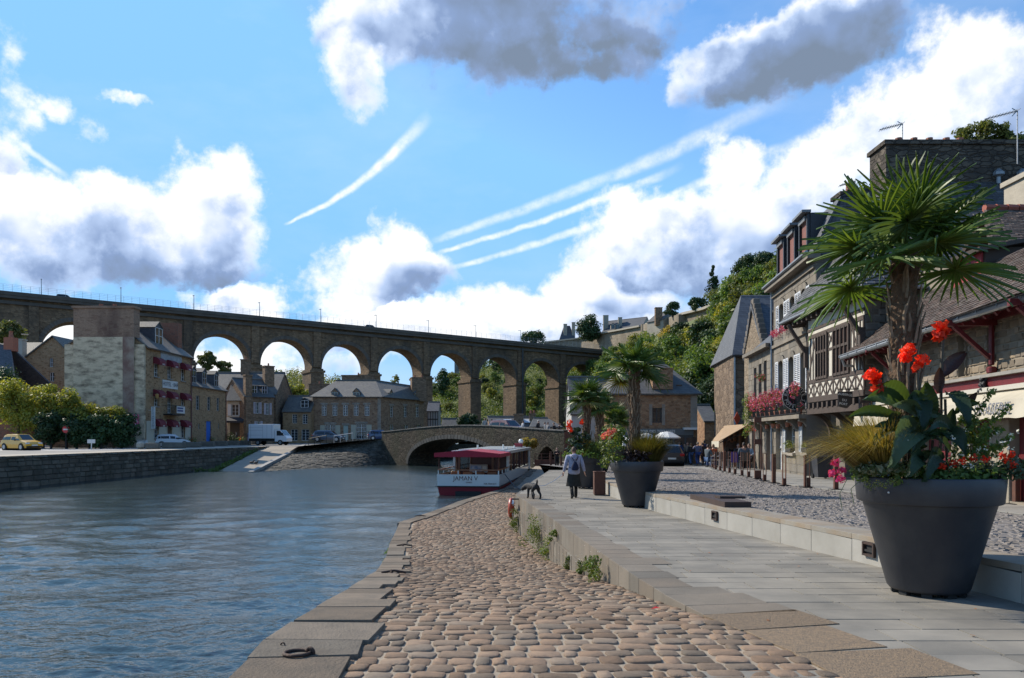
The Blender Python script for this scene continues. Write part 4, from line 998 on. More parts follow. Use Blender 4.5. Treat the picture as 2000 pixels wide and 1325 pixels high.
NA, NB = (-41.0, 98.05), (-41.0, 110.2); ops = [opx(NA, hx, 386-3, 386+4, 773, 801), opx(NA, hx, 408-3, 408+3.4, 775, 802), opx(NA, hx, 426-2.6, 426+3, 777, 803), opx(NA, hx, 402.8, 412.6, 823, 864)]
ops[3] = (ops[3][0], ops[3][1], -1.38, ops[3][3])
ov = [opx(NA, hx, 387.5, 391, 827, 838), opx(NA, hx, 426, 429, 827, 838)]
rowh, x, nr = house('row_house', 'long two storey stone house with a bright blue door and three dormers', NA, NB, 8.5, -1.45, 6.5, 9.3, RUB, SLATEL, ops+ov, out=hn)
for op in ops[:3]+ov: window(rowh, NA, hx, hn, op, M('window_grey', (.34, .35, .35), rough=.5), nx=2, ny=4)
doorpart(rowh, NA, hx, hn, ops[3], M('blue_door', (.015, .14, .55), rough=.5))
for px, o in ((381, 0), (402, 0), (425, 0)): dormer(rowh, (-41.5, 41.3*F/(1000-px), 6.75), hn, 1.5, 1.75, 2.4, SLATED, SLATEL, M('window_grey', (.34, .35, .35), rough=.5), .5)
b = MB(); b.tube([(-40.9, 109.9, -1.4), (-40.9, 109.9, 6.3)], .06, 6); b.build('downpipe', M('brown_pipe', (.16, .07, .05), rough=.6), rowh)
CRM = M('cream_render', (.45, .41, .33), (.36, .33, .27), rough=.85, sc=1.5)
A, B = (-42.4, 114.5), (-39.7, 114.5); ax = V((1, 0, 0)); an = V((0, -1, 0)); ops = [opx(A, ax, 452, 466, 790, 812)]
anx, x, nr = house('cream_annex', 'small cream house with white shutters above a black shop awning', A, B, 4, -1.45, 5.7, 8.0, CRM, SLATE, ops, over=.5)
window(anx, A, ax, an, ops[0], nx=2, ny=3); o = ops[0]
shutter(anx, A, ax, an, o[0]-.55, o[0]-.03, o[2], o[3], FRAMEW, False); shutter(anx, A, ax, an, o[1]+.03, o[1]+.45, o[2], o[3], FRAMEW, False)
b = MB(); roofslab([(-42.5, 114.3, 2.65), (-39.6, 114.3, 2.65), (-39.6, 113.1, 2.1), (-42.5, 113.1, 2.1)], .06, b); b.box((-42.5, 113.06, 1.8), (-39.6, 113.1, 2.1)); b.build('awning', M('black_canvas', (.02, .022, .03), rough=.8), anx)
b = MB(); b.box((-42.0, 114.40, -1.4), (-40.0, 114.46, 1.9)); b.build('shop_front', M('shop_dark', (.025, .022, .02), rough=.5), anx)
bk, x, nr = house('slate_barn', 'broad slate roofed house rising behind the blue door house', (-52, 121), (-37.2, 121), 9, -1.4, 6.6, 10.2, RUBD, SLATE, [])
chimney(bk, (-43.5, 125.5), 1.4, .9, 9.3, 12.2, RUBD, 1)
A, B = (-39.7, 113.0), (-36.6, 117.2); sx_ = (V((*B, 0))-V((*A, 0))).normalized()
A, B = (-39.6, 113.5), (-36.3, 117.0); sx_ = (V((*B, 0))-V((*A, 0))).normalized()
ops = [opx(A, sx_, 499, 506, 786, 808), opx(A, sx_, 519.5, 526, 788, 810), opx(A, sx_, 501, 508, 823, 832)]
pkh, x, nr = house('stone_house', 'stone house with pale shutters and tall corner chimney behind the white truck', A, B, 7, -1.45, 5.95, 8.6, RUBD, SLATE, ops)
PINK = M('pale_shutter', (.50, .44, .47), rough=.6)
for op in ops: window(pkh, A, sx_, nr, op, nx=2, ny=3); shutter(pkh, A, sx_, nr, op[0]-.34, op[0]-.02, op[2], op[3], PINK); shutter(pkh, A, sx_, nr, op[1]+.02, op[1]+.36, op[2], op[3], PINK)
chimney(pkh, (-39.3, 114.2), 1.0, 1.0, 0, 8.8, RUBD, 0, .7); chimney(pkh, (-37.9, 119.5), 1.5, 1.0, 7.5, 10.6, RUBD, 1, .7)
for px in (500, 520):
    u = U(A, sx_, px); p = V((*A, 0))+sx_*u-nr*.5; dormer(pkh, (p.x, p.y, 6.2), nr, .95, 1.25, 1.6, SLATED, SLATE, PINK, .2, 'shed')
b = MB(); p = P(492, 862, 112.8); b.box((p.x-.6, p.y-.04, -1.35), (p.x+.6, p.y+.04, .35)); inf = b.build('information_panel', M('panel_blue', (.03, .06, .22), (.3, .35, .5), rough=.5, sc=1.8)); tag(inf, 'blue information panel standing beside the white truck', 'panel')
gb, x, nr = house('dark_gabled_house', 'small dark gabled house with a white loft door', (-40, 124), (-33.2, 124), 7, -1.4, 3.2, 5.4, RUBD, SLATE, [])
b = MB(); b.quad((-39.0, 123.4, -1.4), (-37.0, 123.4, -1.4), (-37.0, 123.4, 4.2), (-38.0, 123.4, 6.1), (-39.0, 123.4, 4.2)); b.build('gable_wall', M('black_boards', (.03, .028, .027), rough=.8), gb)
b = MB(); p = P(535.5, 811, 123.3); b.box((p.x-.28, p.y-.06, 2.5), (p.x+.28, p.y, 4.1)); b.build('loft_door', FRAMEW, gb)
A, B = (-36.4, 122.0), (-32.0, 122.0); ops = [opx(A, ax, 571, 580, 809, 827), opx(A, ax, 591, 600.5, 809, 828), opx(A, ax, 568, 581.5, 839, 861), opx(A, ax, 589, 604, 839, 861)]
wing, x, nr = house('low_stone_wing', 'low brown stone wing with four white windows beside the long corner house', A, B, 7, -1.3, 3.9, 6.4, RUB, SLATEL, ops)
for op in ops: window(wing, A, ax, an, op, nx=2, ny=4)
dormer(wing, P(595, 797, 122.6), an, 1.35, 1.25, 1.6, M('black_boards', (.03, .028, .027), rough=.8), SLATE, FRAMEW, .35)
A, B = (-32.2, 124.0), (-21.3, 124.8); lx = (V((*B, 0))-V((*A, 0))).normalized(); C_ = (-15.9, 138.5); cxn = (V((*C_, 0))-V((*B, 0))).normalized()
fo = [opx(A, lx, c-4.6, c+4.6, 791, 812) for c in (633, 654, 674.6, 695.4, 716.7)]
go = [opx(A, lx, 635.5, 654.5, 829, 858), opx(A, lx, 670.5, 680, 831, 860), opx(A, lx, 696, 715.5, 828, 858)]
so = [opx(B, cxn, c-3.2, c+3.2, 793, 815) for c in (765, 791.5, 815)]+[opx(B, cxn, c-4, c+4, 830, 848) for c in (765, 793, 818)]
lh = thing('long_corner_house', 'long stone corner house with hipped slate roof and cream ground floor shutters', 'house', (-24, 130, -1))
RUBC = rubble('reddish_rubble', [(.12, .082, .062), (.21, .155, .115), (.28, .22, .165), (.165, .12, .09)], (.18, .15, .115), 2.4, 4.6, .6)
b = MB(); nf = V((lx.y, -lx.x, 0)); ns = V((cxn.y, -cxn.x, 0)); facade(b, A, B, -1.4, 6.3, fo+go, out=nf); facade(b, B, C_, -1.4, 6.3, so, out=ns)
Dx = V((*A, 0))+V((.6, 14, 0)); b.quad((A[0], A[1], -1.4), (Dx.x, Dx.y, -1.4), (Dx.x, Dx.y, 6.3), (A[0], A[1], 6.3)); b.quad((Dx.x, Dx.y, -1.4), (C_[0], C_[1], -1.4), (C_[0], C_[1], 6.3), (Dx.x, Dx.y, 6.3)); b.build('wall', RUBC, lh)
for op in fo: window(lh, A, lx, nf, op, nx=2, ny=4)
for op in (go[0], go[2]): window(lh, A, lx, nf, op, FRAMEW, nx=4, ny=4)
doorpart(lh, A, lx, nf, go[1], M('sage_door', (.34, .41, .36), rough=.5), planks=3)
for op in so: window(lh, B, cxn, ns, op, nx=2, ny=4)
CSH = M('cream_shutter', (.44, .41, .31), (.38, .35, .27), rough=.7, sc=2)
for op in (go[0], go[2]):
    w = (op[1]-op[0])*.5
    shutter(lh, A, lx, nf, op[0]-w-.06, op[0]-.06, op[2], op[3]-.15, CSH, False); shutter(lh, A, lx, nf, op[1]+.06, op[1]+w+.06, op[2], op[3]-.15, CSH, False)
QST = M('dressed_stone', (.30, .26, .21), (.22, .19, .16), rough=.85, sc=2, rnd=.15)
ll = []
for op in fo+go: ll += wallstones(V((*A, 0))+lx*(op[0]-.22), V((*A, 0))+lx*(op[1]+.22), op[3], op[3]+.34, .34, .45, out=nf, seed=2, cj=0)
for op in so[:3]: ll += wallstones(V((*B, 0))+cxn*(op[0]-.2), V((*B, 0))+cxn*(op[1]+.2), op[3], op[3]+.34, .34, .45, out=ns, seed=2, cj=0)
ll += wallstones(V((*B, 0))-lx*.55, V((*B, 0)), -1.2, 6.2, .36, .6, out=nf, seed=3)
pieces('lintel_stone', ll, 'stone', QST, lh)
r = MB(); e1, e2, e3, e4 = V((A[0]-.4, A[1]-.4, 6.2)), V((B[0]+.3, B[1]-.5, 6.2)), V((C_[0]+.5, C_[1], 6.2)), V((Dx.x-.4, Dx.y, 6.2)); r1, r2, r3 = P(656, 744, 131), P(734, 744, 131.5), P(806, 755, 138)
for f in ([e1, e2, r2, r1], [e2, e3, r3, r2], [e4, e1, r1], [e3, e4, r1, r2, r3]): roofslab(f, .16, r)
lr = r.build('roof', SLATEL, lh); b = MB(); b.tube([r1+V((0, 0, .05)), r2+V((0, 0, .05)), r3+V((0, 0, .05))], .13, 6); b.build('ridge', M('ridge_tile', (.2, .17, .14), (.12, .12, .1), sc=3, rnd=.2), lr)
for px in (654, 696):
    p = P(px, 787, 124.7); dormer(lh, p, nf, 1.15, 1.75, 2.3, RUBC, SLATE, FRAMEG, .65)
for px in (765, 814.5):
    u = U(B, cxn, px); p = V((*B, 0))+cxn*u-ns*.15; dormer(lh, (p.x, p.y, (850-786)/F*p.y), ns, 1.1, 1.6, 2.2, RUBC, SLATE, FRAMEG, .6)
chimney(lh, (-16.7, 137), 2.6, 1.6, 6, 10.1, RUBD, 2, .3); chimney(lh, P(624, 755, 133)[:2], 3.4, 1.2, 4, 8.7, RUBD, 1); chimney(lh, P(700, 740, 134)[:2], 5.6, 1.0, 8, 10.3, RUBD, 1)
A, B = (-15.6, 141.5), (-13.4, 141.5); ht, x, nr = house('narrow_timbered_house', 'narrow black timbered house at the bridge head beyond the long corner house', (-15.6, 141.5), (-13.6, 141.5), 5, -1, 4.6, 6.2, M('dim_plaster', (.32, .30, .27), rough=.9), SLATED, [])
b = MB()
for i in range(5): b.box((-15.55+i*.46, 141.38, -1), (-15.43+i*.46, 141.47, 4.4))
for z in (1, 2.8, 4.3): b.box((-15.6, 141.36, z), (-13.6, 141.46, z+.2))
b.build('timber', M('black_timber', (.035, .028, .024), rough=.8), ht, kind='stuff')
for (nm, lb, x0, x1, d, ze, zr2) in [('slate_cottage', 'pale gabled cottage with slate roof glimpsed over the bridge left end', -13.4, -9.5, 146, 1.3, 3.2), ('slate_cottage', 'low blue slate roof just left of the people on the bridge', -10.2, -7.2, 150, 1.4, 3.1)]:
    house(nm, lb, (x0, d), (x1, d), 5, -1.2, ze, zr2, CRM, SLATE, [])
lowh, x, nr = house('low_slate_house', 'long low stone house with slate roof and skylights behind the bridge', P(960, 831, 96)[:2], P(1040, 831, 97)[:2], 5, -2, 1.15, 2.35, RUBD, SLATE, [], over=.3)
for px in (991, 1028):
    p = P(px, 823, 97.6); b = MB(); roofslab([p+V((-.5, -.2, -.16)), p+V((.5, -.2, -.16)), p+V((.5, .4, .26)), p+V((-.5, .4, .26))], .06, b); b.build('skylight', M('skylight_glass', (.6, .65, .7), rough=.15), lowh)
chimney(lowh, P(1013, 820, 97.5)[:2], 1.2, 1.0, 0, 2.55, RUBD, 0); chimney(lowh, P(1040, 820, 98)[:2], .8, .8, 0, 2.6, RUBD, 2)
lowb, x, nr = house('low_stone_house', 'low stone outbuilding with grey roof by the right end of the bridge', P(1038, 838, 93)[:2], P(1096, 838, 93)[:2], 5, -2, 1.1, 2.1, RUBD, SLATE, [], over=.2, kind='hip', hip=(.3, 1.5))
A, B = (-66.5, 105), (-61.0, 105); 
lg = thing('gabled_stone_house', 'small gabled stone house with two white windows behind the yellow shrubs', 'house', (-64, 108, -1.4))
ops = [opx(A, ax, 96.5, 104, 699, 717), opx(A, ax, 97, 106, 727, 745)]
b = MB(); facade(b, A, B, -1.4, 10.6, ops, out=an); zl, zr3 = (850-703)/F*105, (850-682)/F*105; ap = P(104, 657, 105)
b.quad((A[0], 105, 10.6), (B[0], 105, 10.6), (B[0], 105, zr3), ap, (A[0], 105, 10.65)); b.quad((B[0], 105, -1.4), (B[0], 114, -1.4), (B[0], 114, zr3), (B[0], 105, zr3)); b.box((-72, 105.3, -1.4), (-66.5, 113, 9.6)); b.build('wall', RUB, lg)
for op in ops: window(lg, A, ax, an, op, nx=2, ny=2)
r = MB(); roofslab([(A[0]-.4, 104.7, 10.4), ap+V((0, -.3, .1)), ap+V((0, 9, .1)), (A[0]-.4, 114, 10.4)], .15, r); roofslab([(B[0]+.4, 104.7, zr3-.2), ap+V((0, -.3, .1)), ap+V((0, 9, .1)), (B[0]+.4, 114, zr3-.2)], .15, r)
roofslab([(-72.4, 105, 9.5), (-66.4, 105, 9.5), (-66.4, 109.5, 13.2), (-72.4, 109.5, 13.2)], .15, r); r.build('roof', SLATEL, lg)
ch = chimney(lg, (-67.2, 104.7), 1.5, 1.0, 9.3, 12.9, CRM, 0)
MB().lathe([(.5, .12), (.4, .03), (0.02, 0)], (-66.2, 104.4, 13.6), 12).build('satellite_dish', FRAMEW, lg)
dk = thing('dark_roofed_house', 'house with a steep dark slate roof at the edge behind the cypress', 'house', (-66, 95, -1.4))
b = MB(); b.box((-75, 92, -1.4), (-62.5, 99, 6.6)); b.build('wall', RUBD, dk)
r = MB(); roofslab([(-75, 91.6, 6.3), (-59.2, 91.6, 6.3), (-62.4, 95.5, 11.2), (-75, 95.5, 13.5)], .2, r); roofslab([(-75, 99.4, 6.3), (-59.2, 99.4, 6.3), (-62.4, 95.5, 11.2), (-75, 95.5, 13.5)], .2, r); r.build('roof', SLATED, dk)
b = MB(); b.box((-62.9, 95, 10.4), (-61.7, 96, 12.1)); c_ = b.build('chimney', M('orange_brick', (.36, .12, .06), (.25, .1, .06), sc=5), dk); MB().lathe([(.28, 0), (.2, .6), (.25, .8)], (-62.3, 95.5, 12.1), 8).build('chimney_pot', M('clay_pot', (.36, .13, .07)), c_)
gw = MB(); gw.box((-90, 82, -1.5), (-50.6, 82.5, 2.1)); gwo = tag(gw.build('garden_wall', BRICKR), 'reddish brick garden wall behind the yellow car', 'wall')
gw = MB(); gw.box((-50.5, 84, -1.5), (-41.6, 84.4, .9)); tag(gw.build('garden_wall', RUBD), 'low dark rubble wall at the foot of the stained gable', 'wall')
ASH = M('ashlar_granite', (.225, .19, .145), (.135, .118, .097), rough=.88, sc=1.7, amt=.9, rnd=.17, bump=.5, bsc=40, c3=(.195, .175, .145))
ASHB = M('ashlar_mortar', (.225, .195, .155), (.16, .14, .115), rough=.95, sc=3)
RUBS = M('rubble_stone', (.255, .195, .13), (.165, .132, .095), rough=.9, sc=3, amt=.7, rnd=.28, bump=.6, bsc=25, c3=(.21, .18, .145))
RUBM = M('rubble_mortar', (.28, .235, .175), (.2, .17, .13), rough=.95, sc=4, bump=.4)
DST = M('dark_house_stone', (.15, .125, .10), (.09, .078, .066), rough=.9, sc=2, amt=.8, rnd=.3, bump=.5, bsc=25, c3=(.19, .165, .135))
DSM = M('dark_mortar', (.17, .15, .125), rough=.95)
TIMB = M('dark_timber', (.045, .03, .023), (.075, .05, .037), rough=.75, sc=5, bump=.5, bsc=30, rnd=.15)
PLAS = M('white_plaster', (.60, .555, .47), (.43, .39, .32), rough=.88, sc=2.8, amt=.8, det=9)
REDP = M('red_paint', (.135, .010, .014), (.085, .009, .011), rough=.5, sc=5, amt=.8, bump=.3, bsc=25, rnd=.1)
WSH = M('white_shutter', (.58, .59, .61), rough=.5)
TILE = M('brown_tile', (.105, .066, .05), (.065, .05, .042), rough=.8, sc=2.2, amt=.8, rnd=.35, bump=.4, bsc=40, c3=(.13, .105, .085))
SLT = M('roof_slate', (.062, .061, .062), (.042, .042, .043), rough=.55, sc=3, amt=.6, rnd=.25, c3=(.10, .10, .10))
CORT = M('corten_steel', (.115, .042, .022), (.07, .03, .02), rough=.75, sc=7, amt=.8, bump=.2, bsc=50, rnd=.12)
def roofpieces(name, a, b_, c, d_, row, wid, mat, par, limit=300, th=.03, lift=.03, seed=0, stag=True):
    """tiles on the roof plane a (eave start), b_ (eave end), c (ridge end), d_ (ridge start)"""
    rs = random.Random(seed); a, b_, c, d_ = V(a), V(b_), V(c), V(d_); H = ((d_-a).length+(c-b_).length)/2; n_ = max(1, int(H/row)); res = []
    for j in range(n_):
        v = (j+.5)/n_; p = a.lerp(d_, v); q = b_.lerp(c, v); L = (q-p).length; x = (q-p)/L; y = ((d_.lerp(c, .5))-(a.lerp(b_, .5))); y = (y-x*y.dot(x)).normalized(); z = x.cross(y)
        s = 1
        if z.z < 0: z = -z; s = -1
        k = max(1, int(L/wid)); w = L/k; off = (.5 if j % 2 and stag else 0)
        for i in range(k+(1 if off else 0)):
            u0 = max(0, (i-off)*w); u1 = min(L, (i+1-off)*w)
            if u1-u0 < .05: continue
            cc = p+x*((u0+u1)/2)+z*(lift+rs.uniform(0, .012))
            res.append(mat4(cc, x*s*(u1-u0)*.985, y*row*1.45, z*th))
    pieces(name, res, 'tile', mat, par, limit)
def lineX(A, B):
    A, B = V((*A, 0)), V((*B, 0)); x = (B-A).normalized(); return x, V((-x.y, x.x, 0))
RA, RB = (10.25, 13.0), (11.8, 25.0); rx, rn = lineX(RA, RB)
red = thing('red_timber_house', 'low stone house with brown tiled roof and red painted timber over a cream awning', 'house', (13, 19, -1.45))
uo = [opx(RA, rx, 1871, 1885, 655, 737), opx(RA, rx, 1886.5, 1892, 650, 737), opx(RA, rx, 1928, 1937, 655, 735)]
uo = [(a, b, 1.42, 2.45) for a, b, c, d in uo]+[(U(RA, rx, 1790), U(RA, rx, 1745), 1.42, 2.45)]
uo = [(min(a, b), max(a, b), c, d) for a, b, c, d in uo]
do = [(U(RA, rx, 2085), U(RA, rx, 1972)), (U(RA, rx, 1934), U(RA, rx, 1897)), (U(RA, rx, 1860), U(RA, rx, 1800)), (U(RA, rx, 1780), U(RA, rx, 1735))]
do = [(min(a, b), max(a, b), -1.42, .5) for a, b in do]; do[0] = (do[0][0], do[0][1], -1.42, .5)
b = MB(); facade(b, RA, RB, -1.6, 2.75, uo+do, depth=.35, out=rn)
b.quad((RB[0], RB[1], -1.6), (RB[0]+5, RB[1], -1.6), (RB[0]+5, RB[1], 4), (RB[0]+.95, RB[1], 4.0), (RB[0], RB[1], 2.75)); b.build('wall', RUBM, red)
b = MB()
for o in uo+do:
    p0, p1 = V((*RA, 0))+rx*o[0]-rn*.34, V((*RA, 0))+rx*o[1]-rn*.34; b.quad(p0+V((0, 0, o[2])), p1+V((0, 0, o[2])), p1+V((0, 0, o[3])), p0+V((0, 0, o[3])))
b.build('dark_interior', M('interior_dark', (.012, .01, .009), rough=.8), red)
pieces('stone', wallstones(RA, RB, 1.3, 2.7, .17, .27, proud=.022, depth=.12, joint=.02, skip=uo, seed=3, out=rn, jit=.45, cj=.35), 'stone', RUBS, red)
pieces('pillar_stone', wallstones(RA, RB, -1.5, .85, .36, .42, proud=.022, depth=.12, joint=.012, skip=do, seed=5, out=rn), 'slab', M('pillar_granite', (.33, .28, .21), (.23, .2, .155), rough=.85, sc=2.5, rnd=.12, bump=.4, bsc=50), red)
for o in do: doorpart(red, RA, rx, rn, (o[0]+.04, o[1]-.04, -1.4, .46), REDP, dep=.2, planks=max(3, int((o[1]-o[0])/.22)))
off = lambda p, n_, k, z: V((p[0], p[1], z))+n_*k
b = MB(); b.beam(off(RA, rn, .09, 1.13), off(RB, rn, .09, 1.13), .2, .3); b.build('sill_beam', REDP, red)
b = MB(); b.beam(off(RA, rn, .13, 1.31), off(RB, rn, .13, 1.31), .34, .07); b.build('sill_ledge', M('ledge_stone', (.3, .28, .25), (.2, .19, .17), sc=3), red)
b = MB(); b.beam(off(RA, rn, .03, 2.62), off(RB, rn, .03, 2.62), .16, .16); b.build('wall_plate', REDP, red)
gut0 = V((9.13, 9.5, 2.62)); gut1 = V((10.8, 25.0, 2.55)); rid0 = V((11.06, 9.5, 4.28)); rid1 = V((12.72, 25.0, 4.25))
r = MB(); roofslab([gut0, gut1, rid1, rid0], .12, r); roofslab([rid0, rid1, rid1+V((2.6, 0, -1.9)), rid0+V((2.6, 0, -1.9))], .12, r); rf = r.build('roof', M('roof_boards', (.05, .035, .028), rough=.9), red)
roofpieces('roof_tile', gut0+V((0, 2.6, 0)), gut1, rid1, rid0+V((0, 2.6, 0)), .105, .165, TILE, rf)
b = MB(); gg = gut1-gut0; o_ = V((-.07, 0, -.03))
prof = [(.0, .075), (-.055, .05), (-.075, 0), (-.055, -.05), (0, -.075), (.055, -.05), (.075, 0)]
prev = None
for (px_, pz_) in prof:
    p, q = gut0+o_+V((px_, 0, pz_)), gut1+o_+V((px_, 0, pz_))
    if prev: b.quad(prev[0], prev[1], q, p)
    prev = (p, q)
b.tube([gut0+o_+V((-.075, 0, .06)), gut1+o_+V((-.075, 0, .06))], .014, 6)
for i in range(20):
    p = gut0.lerp(gut1, i/19)+o_; b.tube([p+V((.0, -.0, -.08)), p+V((-.085, 0, 0)), p+V((-.075, 0, .07))], .012, 5)
b.tube([gut1+o_, gut1+o_+V((.1, .05, -.25)), V((11.75, 25.05, 2.2))], .045, 6)
b.build('gutter', ZINC, red)
b = MB()
for i in range(34):
    t = i/33; p = gut0.lerp(gut1, t); q = rid0.lerp(rid1, t); e = p.lerp(q, .02)-V((0, 0, .16)); f = p.lerp(q, .52)-V((0, 0, .16)); b.beam(e, f, .07, .09)
b.build('rafter', REDP, red, kind='stuff')
for px in (1948, 1766, 2090):
    u = U(RA, rx, px); p = V((*RA, 0))+rx*u+rn*.12; up_ = lambda z, k=0: p+rn*k+V((0, 0, z))
    b = MB(); b.beam(up_(1.55), up_(2.55), .10, .10, (0, 1, 0), .02); b.bbox(up_(1.44), (.17, .17, .16), .03); b.build('post', REDP, red)
    b = MB(); b.beam(up_(1.72, .05), up_(2.42, .78), .08, .09, (0, 1, 0)); b.beam(up_(2.5, -.1), up_(2.5, .95), .11, .13); b.build('bracket', REDP, red)
u = U(RA, rx, 1942); p = V((*RA, 0))+rx*u+rn*.22
b = MB(); rs = random.Random(2)
for i in range(40): b.ball(p+V((rs.uniform(-.07, .07), rs.uniform(-.09, .09), 1.15+rs.uniform(-.17, .17))), rs.uniform(.03, .055), 6, 4)
b.build('carved_corbel', M('black_carving', (.02, .02, .025), rough=.6), red)
awn = thing('brasserie_awning', 'long cream awning lettered BRASSERIE on the red timber house', 'awning', off(RA, rn, .3, .9)); CAN = M('cream_canvas', (.52, .47, .37), (.42, .375, .29), rough=.85, sc=2)
a0, a1 = off(RA, rn, .2, .95), off(RB, rn, .2, .92); c0, c1 = off(RA, rn, .62, .72), off(RB, rn, .62, .66)
b = MB(); roofslab([a0, a1, c1, c0], .02, b); b.build('canopy', CAN, awn)
b = MB(); N_ = 120
b.grid(lambda u, v: c0.lerp(c1, u)+V((0, 0, -.37*v-.010*math.sin(u*90)*v))+rn*(.010*math.sin(u*60)*v+.05*v), N_, 2); b.build('valance', CAN, awn)
b = MB(); b.beam(a0+V((0, 0, .06)), a1+V((0, 0, .06)), .2, .1); b.build('housing', M('awning_housing', (.5, .47, .4), rough=.5), awn)
LET = M('grey_letter', (.20, .20, .22), rough=.7)
def wtext(px, s, size):
    u = U(RA, rx, px); f = (u-.3)/(V((*RB, 0))-V((*RA, 0))).length; p = c0.lerp(c1, f)+V((0, 0, -.17))+rn*.065; text('lettering', s, size, LET, p, -rx, awn, shear=.18)
wtext(1990, 'BRASSERIE', .33); wtext(1870, 'ESCOT', .33)
p = V((11.62, 19.6, 3.62)); dm = MB(); dm.box((11.62, 18.85, 3.3), (13.4, 20.3, 4.62)); d_ = dm.build('dormer', M('roof_boards', (.05, .035, .028)), red)
b = MB()
for i in range(6): b.box((11.56, 18.93+i*.215, 3.55), (11.615, 19.13+i*.215, 4.5))
b.box((11.53, 18.85, 3.5), (11.6, 20.3, 3.56)); b.box((11.53, 18.85, 4.52), (11.6, 20.3, 4.6)); b.build('dormer_shutter', M('loft_red', (.34, .035, .045), (.26, .03, .035), rough=.6, sc=6, rnd=.08), red)
b = MB(); roofslab([(11.35, 18.65, 4.58), (11.35, 20.5, 4.58), (13.6, 20.5, 5.0), (13.6, 18.65, 5.0)], .1, b); b.build('dormer_roof', TILE, red)
b = MB(); b.quad((RA[0], RA[1], -1.6), (RA[0]+5, RA[1], -1.6), (RA[0]+5, RA[1], 4), (RA[0], RA[1], 2.75)); b.build('end_wall', RUBM, red)
bt = thing('brown_tiled_house', 'house with a brown tiled roof and red ridge tiles behind the red timber house', 'house', (16, 22, -1.5))
b = MB(); b.box((12.6, 20.3, -1.5), (20, 25, 5.0)); b.build('wall', RUBM, bt)
r = MB(); roofslab([(12.3, 19.7, 4.85), (20.5, 19.7, 4.85), (20.5, 22.6, 6.6), (13.9, 22.6, 6.6)], .15, r); roofslab([(14.2, 25.5, 4.85), (20.5, 25.5, 4.85), (20.5, 22.6, 6.6), (13.9, 22.6, 6.6)], .15, r); rf = r.build('roof', M('roof_boards', (.05, .035, .028)), bt)
roofpieces('roof_tile', (12.3, 19.7, 4.85), (18, 19.7, 4.85), (18, 22.6, 6.6), (13.9, 22.6, 6.6), .13, .19, TILE, rf, 150, seed=4)
b = MB()
for i in range(20): b.tube([(13.9+i*.33, 22.6, 6.68), (14.21+i*.33, 22.6, 6.68)], [.12, .1], 7)
b.build('ridge_tile', M('red_ridge', (.33, .08, .045), (.24, .07, .05), sc=6, rnd=.15), rf, kind='stuff')
chimney(bt, (17.6, 25), 2.4, 1.2, 4, 8.25, M('pale_stone', (.42, .37, .29), (.33, .29, .23), sc=3, bump=.5), 0)
TA, TB = (11.1, 24.2), (11.42, 29.6); tx, tn = lineX(TA, TB)
tim = thing('half_timbered_house', 'white and dark half timbered house jettied over a shadowed porch', 'house', (14, 27, -1.6))
b = MB(); b.quad(off(TA, tn, 0, 1.28), off(TB, tn, 0, 1.28), off(TB, tn, 0, 4.45), off(TA, tn, 0, 4.45)); b.build('plaster_panel', PLAS, tim)
b = MB(); b.quad((11.1, 24.21, 1.28), (11.6, 24.21, 1.28), (11.6, 24.21, 4.45), (11.1, 24.21, 4.45)); facade(b, (11.6, 24.25), (22, 24.25), -1.6, 4.6, [], out=(0, -1, 0)); facade(b, (12.0, 24.25), (12.45, 30.0), -1.6, 1.25, [(.5, 1.9, -1.55, .75), (2.6, 4.2, -1.55, .75)], out=tn, depth=.4); b.quad((11.5, 30, -1.6), (18, 30, -1.6), (18, 30, 4.6), (11.5, 30, 4.6)); b.build('wall', DSM, tim)
pieces('stone', wallstones((11.12, 24.2), (14.5, 24.25), 1.3, 4.55, .22, .34, proud=.02, joint=.02, out=(0, -1, 0), seed=8), 'stone', DST, tim, 200)
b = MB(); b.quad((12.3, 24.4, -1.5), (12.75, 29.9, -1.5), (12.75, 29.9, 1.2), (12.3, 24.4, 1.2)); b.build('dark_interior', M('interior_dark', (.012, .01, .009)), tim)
TL = (V((*TB, 0))-V((*TA, 0))).length
tp = lambda u, z, k=.0: V((*TA, 0))+tx*u+tn*(k)+V((0, 0, z))
def tb(u0, z0, u1, z1, w=.13, t=.09, k=.03, nm='timber'):
    t = t*.4; k = k*.15
    b = MB(); b.beam(tp(u0, z0, k), tp(u1, z1, k), w, t, tn); b.build(nm, TIMB, tim)
for z, w in ((1.34, .2), (2.02, .14), (3.72, .14), (3.98, .1)): tb(0, z, TL, z, w, .12, .04)
def tu(px): return U(TA, tx, px)
posts = [tu(p) for p in (1683, 1667, 1662, 1635, 1631, 1622, 1617, 1598, 1594, 1581)]
def wing_(p0, p1): return sorted((tu(p0), tu(p1)))
for w0, w1 in (wing_(1660, 1630), wing_(1617, 1596)):   # two tall window bays
    o = (w0+.12, w1-.12, 2.05, 3.68)
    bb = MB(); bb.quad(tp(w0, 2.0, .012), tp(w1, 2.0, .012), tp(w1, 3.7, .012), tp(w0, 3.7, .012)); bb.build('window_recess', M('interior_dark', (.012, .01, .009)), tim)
    fm = MB(); n_ = 4
    for i in range(n_+1): u = w0+(w1-w0)*i/n_; fm.beam(tp(u, 2.05, .035), tp(u, 3.68, .035), .1 if i in (0, n_) else .07, .08, tn)
    for z in (2.1, 3.05, 3.66): fm.beam(tp(w0, z, .035), tp(w1, z, .035), .09, .06, tn)
    fm.build('window', TIMB, tim)
    gl = MB(); gl.quad(tp(w0, 2.1, .02), tp(w1, 2.1, .02), tp(w1, 3.6, .02), tp(w0, 3.6, .02)); gl.build('pane', glassmat('old_glass', (.06, .04, .035)), tim)
for u in fr_(0.04, tu(1660)-.1, 4): tb(u, 2.05, u, 3.7, .09)
